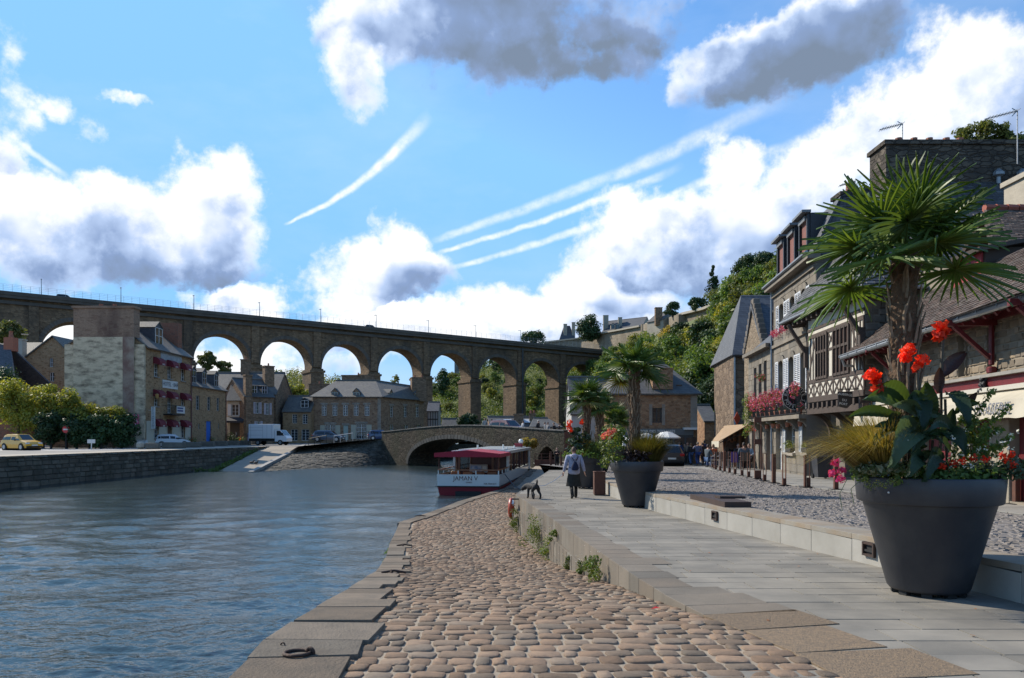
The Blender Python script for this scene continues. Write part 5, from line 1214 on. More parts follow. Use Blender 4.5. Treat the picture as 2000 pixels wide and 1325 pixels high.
for u in fr_(tu(1594), TL, 3): tb(u, 2.05, u, 3.7, .09)
mid0, mid1 = tu(1630), tu(1617)
tb(mid0+.05, 2.05, mid0+.05, 3.7, .12); tb(mid1-.05, 2.05, mid1-.05, 3.7, .12); tb(mid0, 3.05, mid1, 3.05, .09); tb(mid0, 3.1, mid1, 3.7, .07); tb(mid1, 3.1, mid0, 3.7, .07)
tb(.05, 2.1, tu(1662), 3.68, .08, .09, .045); tb(TL-.02, 2.1, tu(1594), 3.68, .08, .09, .045)
nX = 8
for i in range(nX):   # crosses under the windows
    u0, u1 = TL*i/nX, TL*(i+1)/nX; tb(u0+.03, 1.42, u1-.03, 1.96, .07, .08, .04); tb(u1-.03, 1.42, u0+.03, 1.96, .07, .07, .045); tb(u0, 1.42, u0, 1.98, .08, .09)
tb(TL, 1.42, TL, 1.98, .08)
for i in range(11):   # joist ends below the jetty
    b = MB(); u = TL*(i+.4)/11; b.beam(tp(u, 1.1, .08), tp(u, 1.1, -1.0), .15, .2); b.build('joist', TIMB, tim)
b = MB(); b.beam(tp(0, .9, -.05), tp(TL, .9, -.05), .2, .22); b.build('jetty_beam', TIMB, tim)
for u in (.15, 1.8, 3.6, TL-.1):
    b = MB(); pts = [tp(u, .85-.9*(1-math.cos(a)), -.05-.85*math.sin(a)*0-.75*(1-math.cos(a))*0-.8*(math.sin(a))) for a in fr_(0, math.pi/2, 6)]
    for p, q in zip(pts, pts[1:]): b.beam(p, q, .16, .17, tx)
    b.build('brace', TIMB, tim)
e = [V((10.55, 23.3, 4.5)), V((11.15, 31.9, 4.62)), V((14.3, 29.0, 9.7))]
r = MB(); roofslab([e[0], e[1], e[2]], .12, r); roofslab([e[0], (23, 23.3, 4.5), (23, 29, 9.7), e[2]], .12, r); roofslab([e[1], (23, 34.0, 4.6), (23, 29, 9.7), e[2]], .12, r); rf = r.build('roof', M('roof_boards', (.05, .035, .028)), tim)
roofpieces('roof_slate', e[0], (19, 23.3, 4.5), (19.0, 29, 9.7), e[2], .17, .24, SLT, rf, 260, seed=2)
roofpieces('roof_slate', e[0], e[1], e[2]+V((0, .1, 0)), e[2], .17, .24, SLT, rf, 40, seed=3)
b = MB(); b.tube([e[0]+V((-.06, 0, -.02)), e[1]+V((-.06, 0, -.02))], .06, 7); b.tube([e[0]+V((0, -.06, -.02)), (19, 23.24, 4.48)], .06, 7); b.tube([(12.0, 24.1, 4.4), (12.0, 24.1, -1.5)], .05, 7); b.build('gutter', ZINC, tim)
for i in range(15):
    t = (i+.5)/15; p = e[0].lerp(e[1], t)-V((0, 0, .2)); b = MB(); b.beam(p+V((.08, 0, .0)), p+V((.95, 0, .12)), .11, .15); b.build('rafter_end', TIMB, tim)
for (ux, s) in ((0.05, 1), (TL+.05, 1)):
    b = MB(); b.beam(tp(ux, 3.2, .1), tp(ux, 4.25, .75), .12, .14, tx); b.beam(tp(ux, 2.6, .06), tp(ux, 3.4, .06), .16, .16, tx); b.build('eave_brace', TIMB, tim)
DCH = rubble('old_chimney_stone', [(.06, .055, .05), (.11, .10, .085), (.15, .135, .115)], (.05, .045, .04), 2.6, 6, .7, stain=(.02, .02, .02), ssc=.5, samt=.7)
ck = chimney(tim, (16.6, 29.3), 5.3, 1.3, 8.8, 10.85, DCH, 0)
PT = M('clay_pot', (.36, .13, .07), (.22, .09, .06), sc=6, rnd=.15)
for px in (1755, 1785, 1815, 1848, 1875): MB().lathe([(.14, 0), (.16, .08), (.12, .1), (.13, .3)], ((px-1000)/F*29.2, 29.2, 10.98), 8).build('chimney_pot', PT, ck)
for px in (1950, 1996):
    p = P(px, 349, 28.6); MB().lathe([(.08, -.2), (.08, .05), (.2, .12), (.2, .22), (.05, .36)], p, 10).build('chimney_cowl', ZINC, ck)
b = MB(); b.lathe([(.12, 0), (.16, .2), (.1, .3), (.13, .5), (.03, .85)], (14.25, 29, 9.65), 8); b.build('finial', M('lead', (.06, .06, .065), rough=.6), rf)
def antenna(label, base, h, boom, n_=9, tilt=.25):
    a = thing('tv_antenna', label, 'antenna', base); base = V(base); MB().tube([base, base+V((0, 0, h))], .02, 5).build('mast', ZINC, a)
    d = V((-math.cos(tilt), 0, -math.sin(tilt))); s = base+V((0, 0, h-.02)); b = MB(); b.beam(s, s+d*boom, .03, .03)
    for i in range(n_): q = s+d*(boom*(i+.3)/n_); b.beam(q+V((0, -.22, 0)), q+V((0, .22, 0)), .015, .015)
    for k in (-1, 1): b.beam(s+d*.02, s+d*.2+V((0, .0, .14*k)), .012, .03)
    b.build('aerial', ZINC, a)
antenna('rake-like aerial on the widest stone chimney', (14.85, 29.2, 10.9), .95, .9); antenna('aerial on a tall mast beside the hilltop tree', (17.9, 27.2, 9.6), 1.9, 1.2, 10); antenna('small aerial on the narrow chimney behind the palm crown', (13.85, 31, 9.55), .7, .65)
IA, IB = (11.9, 30.05), (12.6, 37.0); ix, in_ = lineX(IA, IB)
inn = thing('stone_inn', 'three storey granite inn with white shutters and a flowered balcony', 'house', (15, 34, -1.65))
def io(p0, p1, z0, z1): u = sorted((U(IA, ix, p0), U(IA, ix, p1))); return (u[0], u[1], z0, z1)
top = [io(1567, 1577, 4.75, 6.05), io(1545, 1555, 4.75, 6.05), io(1524, 1533, 4.75, 6.05)]; fst = [io(1566, 1576, 1.05, 3.45), io(1542.5, 1553, 1.05, 3.45), io(1522.5, 1532, 1.05, 3.45)]
grd = [io(1570, 1584, -.72, .72), io(1537, 1553.5, -.78, .66), io(1516, 1527, -1.63, .5)]
b = MB(); facade(b, IA, IB, -2.4, 7.0, top+fst+grd, out=in_, depth=.3); b.quad((11.9, 30.05, -2.4), (18, 30.05, -2.4), (18, 30.05, 7.0), (11.9, 30.05, 7.0)); b.quad((12.6, 37, 2), (18.6, 37, 2), (18.6, 37, 7.0), (12.6, 37, 7.0)); b.build('wall', ASHB, inn)
allo = top+fst+grd
pieces('ashlar_block', wallstones(IA, IB, -1.95, 6.95, .36, .62, proud=.018, depth=.1, joint=.012, skip=allo, seed=11, out=in_, cj=.1), 'slab', ASH, inn)
pieces('ashlar_block', wallstones((18, 30.05), (11.9, 30.05), 3.5, 6.95, .36, .62, proud=.018, depth=.1, joint=.012, seed=12, out=(0, -1, 0), cj=.1), 'slab', ASH, inn, 20)
GRY = M('grey_shutter', (.36, .38, .40), rough=.6)
for o in top+fst:
    w = window(inn, IA, ix, in_, o, FRAMEW, nx=2, ny=3, dep=.25); k = (o[1]-o[0])*.62
    shutter(inn, IA, ix, in_, o[0]-k-.03, o[0]-.03, o[2]+.02, o[3]-.02, WSH); shutter(inn, IA, ix, in_, o[1]+.03, o[1]+k+.03, o[2]+.02, o[3]-.02, WSH)
for o in grd[:2]:
    window(inn, IA, ix, in_, o, FRAMEW, nx=2, ny=4, dep=.25, sill=QST)
    shutter(inn, IA, ix, in_, o[1]+.04, o[1]+.5, o[2], o[3]-.05, GRY, False)
doorpart(inn, IA, ix, in_, grd[2], M('white_door', (.6, .6, .6), rough=.5), dep=.22, planks=3)
vs_ = []
for o in allo:
    c = (o[0]+o[1])/2; hw = (o[1]-o[0])/2
    for i in range(7):
        a = math.pi*(i+.5)/7; u = c-math.cos(a)*(hw+.02); z = o[3]+math.sin(a)*.2-.1
        vs_.append(mat4(off(IA, in_, .02, z)+ix*u, -ix*.17, V((0, 0, 1))*.26, in_*.1))
pieces('arch_stone', vs_, 'slab', ASH, inn, 80)
for z in (4.2, 6.62): b = MB(); b.beam(off(IA, in_, .05, z), off(IB, in_, .05, z), .12, .14); b.build('string_course', ASH, inn)
b = MB(); b.beam(off(IA, in_, .16, 6.98)-ix*.3, off(IB, in_, .16, 6.98)+ix*.1, .5, .22); b.build('cornice', ASH, inn)
b = MB(); b.tube([off(IA, in_, .45, 7.1)-ix*.3, off(IB, in_, .45, 7.1)+ix*.2], .075, 7); b.tube([off(IB, in_, .1, 7.05), off(IB, in_, .1, 4.4), off(IB, in_, .1, -1.75)], .05, 6); b.build('gutter', ZINC, inn)
q0 = lambda u, k, z: off(IA, in_, -k, z)+ix*u; IL = (V((*IB, 0))-V((*IA, 0))).length
r = MB(); roofslab([q0(-.1, -.2, 7.05), q0(IL+.1, -.2, 7.05), q0(IL+.1, .9, 9.3), q0(-.1, .9, 9.3)], .12, r); roofslab([q0(-.1, .9, 9.3), q0(IL+.1, .9, 9.3), q0(IL+.1, 3.4, 10.0), q0(-.1, 3.4, 10.0)], .12, r); r.quad(q0(-.1, 0, 7), q0(-.1, 6, 7), q0(-.1, 3.4, 9.98), q0(-.1, .9, 9.28)); rf = r.build('mansard_roof', SLATED, inn)
RBR = M('brown_blind', (.22, .075, .05), (.17, .06, .045), rough=.6, sc=6); BLK = M('black_slate_cheek', (.02, .022, .028), rough=.5)
for u in (.85, 2.75, 4.6):
    b = MB(); b.prism([q0(u, .02, 7.2), q0(u+1.35, .02, 7.2), q0(u+1.35, .02, 8.95), q0(u, .02, 8.95)], -in_*1.2); d_ = b.build('dormer', BLK, inn)
    b = MB(); b.prism([q0(u+.28, -.02, 7.4), q0(u+1.07, -.02, 7.4), q0(u+1.07, -.02, 8.7), q0(u+.28, -.02, 8.7)], -in_*.03); b.build('blind', RBR, d_)
    for s in (0, 1):
        b = MB(); x_ = u+.1+s*1.15; b.beam(q0(x_, -.05, 7.2), q0(x_, -.05, 8.95), .14, .1, in_); b.build('frame_post', BLK, d_)
    b = MB(); b.beam(q0(u-.1, -.16, 9.0), q0(u+1.45, -.16, 9.0), .36, .1); b.beam(q0(u+.2, -.08, 8.78), q0(u+1.15, -.08, 8.78), .16, .18); b.build('lead_cap', M('lead_grey', (.16, .17, .18), rough=.5), d_)
chimney(inn, (13.6, 31), .95, .8, 8.0, 9.55, DCH, 1)
BZ = .82; u0, u1 = .2, 10.2
bal = MB(); bal.prism([q0(u0, 0, BZ-.16), q0(u0, -.6, BZ-.16), q0(u0, -.6, BZ), q0(u0, 0, BZ)], ix*(u1-u0)); bo = bal.build('balcony', ASH, inn)
for i in range(6):
    u = u0+.3+i*(u1-u0-.6)/5; b = MB(); pl = [q0(u, 0, BZ-.17), q0(u, -.5, BZ-.17), q0(u, -.5, BZ-.26), q0(u, -.3, BZ-.33), q0(u, -.16, BZ-.55), q0(u, 0, BZ-.62)]; b.prism(pl, ix*.24); b.build('corbel', ASH, bo)
b = MB()
for i in range(86): u = u0+(u1-u0)*i/85; b.tube([q0(u, -.56, BZ), q0(u, -.56, BZ+.95)], .012, 4, False)
for z in (.06, .78, .95): b.beam(q0(u0, -.56, BZ+z), q0(u1, -.56, BZ+z), .03, .03)
for uu in (u0, u1):
    for z in (.06, .95): b.beam(q0(uu, -.56, BZ+z), q0(uu, 0, BZ+z), .03, .03)
b.build('railing', IRON, bo, kind='stuff')
BLS = M('sign_black', (.012, .012, .014), rough=.4); PALE = M('pale_letter', (.62, .60, .55), rough=.6)
c = P(1552, 777, 31.0); sg = thing('round_sign', 'round black sign with pale ring lettering on the flowered balcony', 'sign', c); b = MB()
def disc(b, c, r, t, n_=32, r0=0):
    for k in range(n_):
        a0, a1 = 2*math.pi*k/n_, 2*math.pi*(k+1)/n_; pt_ = lambda a, rr_, y: V((c.x+rr_*math.cos(a), c.y+y, c.z+rr_*math.sin(a)))
        b.prism([pt_(a0, r, 0), pt_(a1, r, 0), pt_(a1, r0+.0005, 0), pt_(a0, r0+.0005, 0)], (0, t, 0))
disc(b, c, .5, .06); b.build('disc', BLS, sg)
b = MB(); disc(b, c-V((0, .012, 0)), .285, .01, 32, .27); disc(b, c-V((0, .012, 0)), .495, .01, 32, .48); b.build('ring', PALE, sg)
for s, rad, flip in (('BROCANTE', .375, 1), ('POTERIES', .375, -1)):
    for i, chh in enumerate(s):
        a = math.pi*(.90-.80*i/(len(s)-1)) if flip > 0 else math.pi*(1.1+.80*i/(len(s)-1))
        p = c+V((rad*math.cos(a), -.02, rad*math.sin(a))); up_ = V((math.cos(a), 0, math.sin(a)))*flip; xd = V((up_.z, 0, -up_.x)); text('letter', chh, .19, PALE, p, xd, sg, up=up_)
text('letter', 'DE', .16, PALE, c-V((0, .02, 0)), (1, 0, 0), sg); MB().beam(c+V((.4, .03, .1)), c+V((1.0, .03, .1)), .04, .04).build('bracket', IRON, sg)
c = P(1651, 781, 24.6); sg = thing('hanging_sign', 'black shield shaped sign hanging before the half timbered house', 'sign', c); b = MB()
b.prism([c+V((-.235, 0, .26)), c+V((.235, 0, .26)), c+V((.225, 0, -.12)), c+V((.05, 0, -.28)), c+V((-.2, 0, -.22))], (0, .05, 0)); b.build('board', BLS, sg)
for s, dz, dx in (('AUBERGE', .16, 0), ('DU', -.02, -.03), ('PORT', -.14, -.06)): text('letter', s, .105, PALE, c+V((dx, -.012, dz)), (1, 0, -.14), sg, shear=-.1)
b = MB(); b.tube([c+V((.2, .03, .34)), c+V((.6, .03, .36)), c+V((.62, .03, .2))], .015, 5); b.beam(c+V((-.2, .03, .34)), c+V((.6, .03, .34)), .03, .03); b.beam(c+V((-.1, .03, .25)), c+V((-.1, .03, .34)), .015, .015); b.beam(c+V((.12, .03, .25)), c+V((.12, .03, .34)), .015, .015); b.build('bracket', IRON, sg)
EA, EB = (12.6, 37.05), (13.2, 42.8); ex, en = lineX(EA, EB)
def eo(p0, p1, z0, z1): u = sorted((U(EA, ex, p0), U(EA, ex, p1))); return (u[0], u[1], z0, z1)
ops = [eo(1492.5, 1498, 1.2, 3.75), eo(1482.5, 1488, 1.2, 3.7), eo(1473, 1478, 1.2, 3.6), eo(1497, 1505, -1.74, .45), eo(1482, 1490, -1.78, .5), eo(1469, 1476, -1.82, .5)]
h2_ = thing('tall_window_house', 'narrow pale stone house with three tall windows beside the inn', 'house', (15, 40, -1.7))
b = MB(); facade(b, EA, EB, -2.6, 4.4, ops, out=en, depth=.35); b.quad((13.2, 42.8, -2.6), (19, 42.8, -2.6), (19, 42.8, 4.4), (13.2, 42.8, 4.4)); b.build('wall', ASHB, h2_)
pieces('ashlar_block', wallstones(EA, EB, -2.0, 4.35, .34, .55, proud=.018, depth=.1, joint=.014, skip=ops, seed=21, out=en), 'slab', ASH, h2_, 160)
for o in ops[:3]: window(h2_, EA, ex, en, o, M('brown_frame', (.14, .06, .04), rough=.6), nx=2, ny=4, dep=.28)
for o in ops[3:]: doorpart(h2_, EA, ex, en, o, M('oak_door', (.17, .09, .05), (.12, .065, .04), rough=.7, sc=5), dep=.3, planks=4)
r = MB(); roofslab([off(EA, en, .25, 4.35), off(EB, en, .25, 4.35), off(EB, en, -3.2, 7.3), off(EA, en, -3.2, 7.3)], .14, r); r.build('roof', SLATED, h2_)
b = MB(); b.beam(off(EA, en, .16, 4.36), off(EB, en, .16, 4.36), .4, .18); b.build('cornice', ASH, h2_)
p = off(EA, en, -.5, 4.75)+ex*1.6; dormer(h2_, p, en, 1.3, 1.55, 2.0, ASHB, SLATED, M('brown_frame', (.14, .06, .04)), .3, 'shed')
ga, gb_ = (14.2, 43.4), (14.7, 48.6); gx, gn_ = lineX(ga, gb_)
gh = thing('gabled_slate_house', 'stone house with a stepped gable to the street and slate roof', 'house', (17, 46, -1.7))
b = MB(); ap = V((14.45, 46, 7.95)); b.quad(off(ga, gn_, 0, -2.6), off(gb_, gn_, 0, -2.6), off(gb_, gn_, 0, 5.0), ap, off(ga, gn_, 0, 5.0)); b.quad((14.2, 43.4, -2.6), (22, 43.4, -2.6), (22, 43.4, 5), (14.2, 43.4, 5)); b.build('wall', rubble('street_rubble', [(.15, .125, .095), (.24, .20, .155), (.30, .26, .205), (.19, .165, .13)], (.2, .175, .14), 2.4, 4.4, .6), gh)
r = MB(); roofslab([(14.1, 43.1, 4.8), (22, 43.1, 4.8), (22, 46, 7.9), (14.3, 46, 7.9)], .15, r); roofslab([(14.7, 48.9, 4.8), (22, 48.9, 4.8), (22, 46, 7.9), (14.3, 46, 7.9)], .15, r); r.build('roof', SLATED, gh)
b = MB()
for i in range(9):
    for s in (0, 1): t = (i+.5)/9; p = off(ga if s == 0 else gb_, gn_, .02, 5.0).lerp(ap+V((0, 0, .05)), t); b.bbox(p+V((.12, 0, .12)), (.4, .34, .36), .03)
b.build('coping_stone', DST, gh, kind='stuff')
for (z, y) in ((2.3, 46.6), (3.9, 46.2)):
    b = MB(); cxp = 14.2+(y-43.4)*.096; b.box((cxp-.06, y-.3, z), (cxp+.02, y+.3, z+1.1)); b.build('window', M('brown_frame', (.14, .06, .04)), gh)
bh = thing('big_slate_house', 'tall house with a broad plain slate roof at the bend of the street', 'house', (20, 54, -1.7))
b = MB(); facade(b, (15.0, 52), (24, 52), -2.8, 5.6, [], out=(0, -1, 0)); facade(b, (15.0, 52), (15.8, 60), -2.8, 5.6, [], out=(-1, 0, 0)); b.build('wall', rubble('dark_street_rubble', [(.08, .066, .054), (.14, .12, .098), (.19, .165, .135)], (.09, .08, .07), 1.6, 2.6, .6), bh)
r = MB(); roofslab([(14.8, 51.6, 5.4), (25, 51.6, 5.4), (25, 56, 10.2), (16.7, 56, 10.2)], .18, r); roofslab([(14.8, 51.6, 5.4), (15.6, 60.5, 5.4), (16.7, 56, 10.2)], .18, r); roofslab([(15.6, 60.5, 5.4), (25, 60.5, 5.4), (25, 56, 10.2), (16.7, 56, 10.2)], .18, r); r.build('roof', SLATED, bh)
b = MB(); b.tube([(15.05, 51.9, 5.3), (15.05, 51.9, -2.2)], .06, 6); b.build('downpipe', ZINC, bh)
CA, CB = P(1196, 0, 62)[:2], P(1362, 0, 62)[:2]
RUBB = rubble('warm_rubble', [(.13, .085, .055), (.22, .15, .10), (.29, .215, .145), (.17, .12, .085)], (.19, .15, .11), 2.9, 6.2, .6)
co = [opx(CA, ax, 1274, 1293, 797, 826)]; cs = [(1.0, 1.6, 1.2, 3.0), (1.0, 1.7, -1.2, .9)]
cr, x, nr = house('corner_restaurant', 'stone corner restaurant with bellcast slate roof and dark grey shopfront', CA, CB, 8.5, -2.7, 3.55, 6.3, RUBB, SLATE, co, kind='hip', hip=(1.2, 1.9), over=.35, side_ops=cs)
window(cr, CA, ax, an, co[0], M('dark_frame', (.03, .035, .04), rough=.5), nx=2, ny=3)
pieces('quoin', wallstones((CB[0]-.55, 62), (CB[0], 62), .6, 3.4, .32, .5, out=an, seed=4)+wallstones(V((*CA, 0))+ax*(co[0][0]-.25), V((*CA, 0))+ax*co[0][0], co[0][2]-.2, co[0][3]+.3, .3, .25, out=an)+wallstones(V((*CA, 0))+ax*co[0][1], V((*CA, 0))+ax*(co[0][1]+.25), co[0][2]-.2, co[0][3]+.3, .3, .25, out=an), 'slab', QST, cr)
for o in cs: window(cr, CB, V((0, 1, 0)), V((1, 0, 0)), o)
p = P(1292.5, 742, 62.6); b = MB(); b.box((p.x-.82, 62.15, 3.7), (p.x+.82, 64.5, 5.35)); b.box((p.x-.88, 62.1, 5.35), (p.x+.88, 64.6, 5.45)); b.build('chimney', RUBB, cr)
p = P(1326, 758, 62.8); b = MB(); b.box((p.x-.22, p.y-.1, p.z-.15), (p.x+.25, p.y+.4, p.z+.25)); b.build('skylight', GLASS, cr)
TEAL = M('shopfront_grey', (.045, .055, .06), rough=.5)
b = MB(); y0 = 61.6; b.box((CA[0]-.8, y0, -.02), (CB[0]-.4, 62, .5)); b.build('fascia', M('fascia_grey', (.10, .115, .12), rough=.5), cr)
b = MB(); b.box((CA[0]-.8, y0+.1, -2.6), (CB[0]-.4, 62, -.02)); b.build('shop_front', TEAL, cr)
for i in range(7):
    b = MB(); xx = CA[0]+.2+i*.95; b.quad((xx, y0+.09, -1.2), (xx+.8, y0+.09, -1.2), (xx+.8, y0+.09, -.2), (xx, y0+.09, -.2)); b.build('shop_pane', GLASS, cr)
text('lettering', 'COMPTOIR DES TERRASSES', .3, WHT, P(1274, 843, 61.58), (1, 0, 0), cr)
b = MB(); b.box((CB[0]-1.2, 61.2, .42), (CB[0]-.2, 62, .6)); b.build('white_canopy', FRAMEW, cr)
bar, x, nr = house('grey_slate_house', 'grey house with a steep slate roof standing behind the palms', P(1116, 0, 71)[:2], P(1200, 0, 71)[:2], 7, -2.8, 2.2, 5.6, M('pale_render', (.45, .44, .41), (.36, .35, .33), sc=1), SLATE, [(1.2, 1.8, .6, 1.6)], over=.3)
sm, x, nr = house('small_rubble_house', 'small rubble house with a lean slate roof in the street beyond', P(1376, 0, 74)[:2], P(1400, 0, 74)[:2], 6, -2.8, 1.5, 3.0, RUBB, SLATE, [])
for px, y0, y1, d, c, lb in ((1422, 812, 838, 56, (.02, .12, .3), 'blue and white hanging pub sign by the slate roofed house'), (1440, 805, 830, 50, (.5, .06, .02), 'red orange diamond tobacconist sign on the street wall')):
    p = P(px, (y0+y1)/2, d); h = (y1-y0)/F*d/2; sg = thing('hanging_sign', lb, 'sign', p); b = MB(); b.prism([p+V((-.2, 0, h)), p+V((.25, 0, h*.8)), p+V((.22, 0, -h*.7)), p+V((-.1, 0, -h))] if px < 1430 else [p+V((0, 0, h)), p+V((.22, 0, 0)), p+V((0, 0, -h)), p+V((-.22, 0, 0))], (0, .06, 0)); b.build('board', M('sign_'+str(px), c, rough=.4), sg); MB().beam(p+V((0, .03, h)), p+V((1.2, .03, h)), .04, .04).build('bracket', IRON, sg)
ca = thing('cafe_awning', 'striped brown cafe awning stretched over the terrace chairs', 'awning', (12, 46, .5)); BRN = M('brown_canvas', (.30, .19, .10), (.36, .26, .16), rough=.85, sc=3)
b = MB(); roofslab([(13.25, 42.9, .62), (14.1, 51, .62), (13.25, 51, -.42), (11.55, 42.9, -.35)], .03, b); b.build('canopy', BRN, ca)
b = MB(); b.grid(lambda u, v: V((11.55, 42.9, -.35)).lerp(V((13.25, 51, -.42)), u)+V((0, 0, -.34*v)), 30, 1); b.build('valance', CAN, ca); b = MB()
for y in (43, 47, 50.8): b.beam((13.2+(y-43)*.1, y, .2), (11.65+(y-43)*.2, y, -.42), .05, .05)
b.build('arm', IRON, ca)
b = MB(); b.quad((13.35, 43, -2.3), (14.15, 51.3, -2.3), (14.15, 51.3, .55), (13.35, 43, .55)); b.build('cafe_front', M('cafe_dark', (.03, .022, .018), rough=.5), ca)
for i in range(5):
    y = 43.3+i*1.8; b = MB(); b.box((13.2+(y-43)*.096, y, -2.2), (13.34+(y-43)*.096, y+.25, .5)); b.build('timber_post', M('cafe_timber', (.22, .11, .06), (.16, .08, .05), rough=.7, sc=5), ca)
RAMP = rubble('rampart_stone', [(.20, .16, .115), (.30, .25, .185), (.36, .30, .225), (.25, .205, .155)], (.27, .23, .175), .9, 1.7, .4, stain=(.12, .10, .07), ssc=.1)
def rampart(name, lb, top, h, thick=2.0):
    pts = [P(*t) for t in top]; b = MB()
    for p, q in zip(pts, pts[1:]):
        n_ = V((q.y-p.y, -(q.x-p.x), 0)).normalized(); n_ = n_ if n_.y < 0 else -n_
        b.prism([p, q, q-V((0, 0, h)), p-V((0, 0, h))], -n_*thick)
    t = thing(name, lb, 'wall', pts[0]-V((0, 0, h))); b.build('masonry', RAMP, t); b = MB()
    for p, q in zip(pts, pts[1:]): b.beam(p+V((0, .6, .2)), q+V((0, .6, .2)), thick+.5, .6)
    b.build('coping', M('rampart_coping', (.36, .32, .25), (.28, .25, .2), sc=.6), t); return t
rampart('rampart', 'long low rampart wall running behind the round hilltop tree', [(1062, 670, 350), (1133, 662, 338), (1178, 652, 320), (1254, 638, 285)], 9)
rampart('rampart', 'sunlit sloping rampart climbing the grassy hill to the trees', [(1267, 634, 282), (1300, 626, 240), (1340, 614, 205), (1382, 604, 190), (1410, 592, 180)], 8)
bs = thing('bastion', 'square stone bastion where the two ramparts meet', 'tower', P(1261, 665, 283)); MB().lathe([(1.8, -10), (1.8, 0)], P(1261, 634, 283), 12).build('masonry', RAMP, bs)
tw = thing('round_tower', 'round machicolated stone tower among the hilltop trees', 'tower', P(1436, 600, 150)); c = P(1436, 556, 150); b = MB(); b.lathe([(2.1, -16), (2.1, -1.4), (2.5, -.9), (2.5, .25), (2.25, .25), (2.25, -.4)], c, 28); b.build('masonry', RAMP, tw); b = MB()
for k in range(26): a = 2*math.pi*k/26; p = c+V((2.28*math.cos(a), 2.28*math.sin(a), -1.25)); b.obox(p, (.2, .45, .55), Matrix.Rotation(a+math.pi/2, 3, 'Z'))
b.build('machicolation', RAMP, tw, kind='stuff'); b = MB(); b.prism([c+V((2.3, 0, -1.6)), c+V((8, 2, -2.2)), c+V((8, 2, -7)), c+V((2.3, 0, -7))], (0, .8, 0)); b.build('side_wall', RAMP, tw)
PST = M('chateau_stone', (.34, .30, .235), (.27, .24, .19), sc=.5)
c1, x, nr = house('chateau_pavilion', 'small chateau pavilion with tall chimneys left of the round hilltop tree', P(1093, 0, 352)[:2], P(1124, 0, 352)[:2], 8, 38, 43.6, 50.5, PST, SLATED, [(1.5, 2.7, 40.5, 43), (4.2, 5.4, 40.5, 43)], kind='hip', hip=(2.2, 2.2))
chimney(c1, P(1104, 0, 354)[:2], 1.6, 1.4, 45, 51, PST, 0); chimney(c1, P(1120, 0, 354)[:2], 1.5, 1.4, 43, 51.8, PST, 0)
c2, x, nr = house('chateau_range', 'long chateau range with dark slate roof behind the rampart', P(1176, 0, 330)[:2], P(1252, 0, 318)[:2], 10, 37, 44.4, 49.5, PST, SLATED, [], over=.3)
chimney(c2, P(1183, 0, 331)[:2], 2.2, 1.8, 42, 51.4, PST, 0); chimney(c2, P(1211, 0, 327)[:2], 1.6, 1.5, 45, 49.9, PST, 0)
for px in (1197, 1206): dormer(c2, P(px, 643, 325), (0, -1, 0), 1.6, 1.8, 2, PST, SLATED, FRAMEG, .8)
c3, x, nr = house('hilltop_house', 'grey roofed house with a pointed finial behind the sloping rampart', P(1264, 0, 228)[:2], P(1296, 0, 222)[:2], 7, 29, 33.6, 36.2, PST, SLATE, [])
chimney(c3, P(1286, 0, 224)[:2], 2.0, 1.6, 32, 37, RUBD, 0)
ht_ = thing('hilltop_manor', 'grey hilltop manor tower seen through a viaduct arch', 'house', P(899, 740, 432)); p = P(899, 735, 432); b = MB(); b.box((p.x-3.0, 428, p.z-12), (p.x+3.0, 434, P(0, 695, 432).z)); b.build('wall', M('manor_stone', (.22, .20, .175), (.16, .15, .13), sc=.4), ht_); b = MB(); roofslab([(p.x-3.4, 427.5, 44.3), (p.x+3.4, 427.5, 44.3), (p.x+1.5, 431, 48), (p.x-1.5, 431, 48)], .3, b); b.build('roof', SLATED, ht_)
for zz in (36, 40):
    for xx in (-1.4, 1.2): b = MB(); b.box((p.x+xx-.5, 427.85, zz), (p.x+xx+.5, 427.98, zz+2)); b.build('window', GLASS, ht_)
cp_ = struct((lambda b: (b.box(tuple(V((4.75, 69.8, -2.8))), (5.6, 72.5, .3)), b.build('corten_screen', CORT))[1])(MB())); del cp_['kind']; tag(cp_, 'rust red steel screen closing the right end of the bridge', 'screen')
POTM = M('planter_grey', (.024, .027, .036), (.065, .064, .064), rough=.5, sc=2.6, amt=.6, bump=.15, bsc=120, det=9); SOIL = M('soil', (.03, .022, .015), rough=1, sc=20, bump=1, bsc=60)
def make_planter():
    t = thing('planter', 'x', 'planter', (0, 0, 0), 0, 'giant dark grey flower pots')
    prof = [(.30, .05), (.385, .05), (.41, .08), (.655, .985), (.672, 1.0), (.70, 1.0), (.715, 1.01), (.738, 1.265), (.73, 1.28), (.70, 1.28), (.69, 1.26), (.66, 1.15), (.05, 1.14)]
    MB().lathe(prof, nseg=72).build('pot', POTM, t, smooth=True)
    for i in range(9):
        a = 2*math.pi*i/9; b = MB(); b.obox((.33*math.cos(a), .33*math.sin(a), .025), (.07, .1, .05), Matrix.Rotation(a, 3, 'Z')); b.build('foot', M('foot_black', (.015, .015, .015)), t)
    b = MB(); b.lathe([(.66, 1.19), (.4, 1.23), (.01, 1.25)], nseg=24, cap=False); b.build('soil', SOIL, t); return t
pl0 = make_planter(); PLS = []
for i, (x_, d, z, lb) in enumerate([(4.55, 8.4, zr(8.4), 'giant grey planter with red cannas and the largest palm'), (3.48, 21.4, zr(21.4), 'giant grey planter with golden grass and a dark coleus beside the rusty bin'), (2.93, 29.8, zr(30), 'giant grey planter half hidden behind the walking woman'),
                                    (4.15, 36.5, zp(36), 'grey planter with a shaggy palm behind the woman\'s planter'), (6.25, 46, zp(46), 'grey planter of the smallest palm before the corner restaurant')]):
    t = pl0 if i == 0 else copy_tree(pl0); place(t, (x_, d, z+.004), .3*i, lb); PLS.append(t)
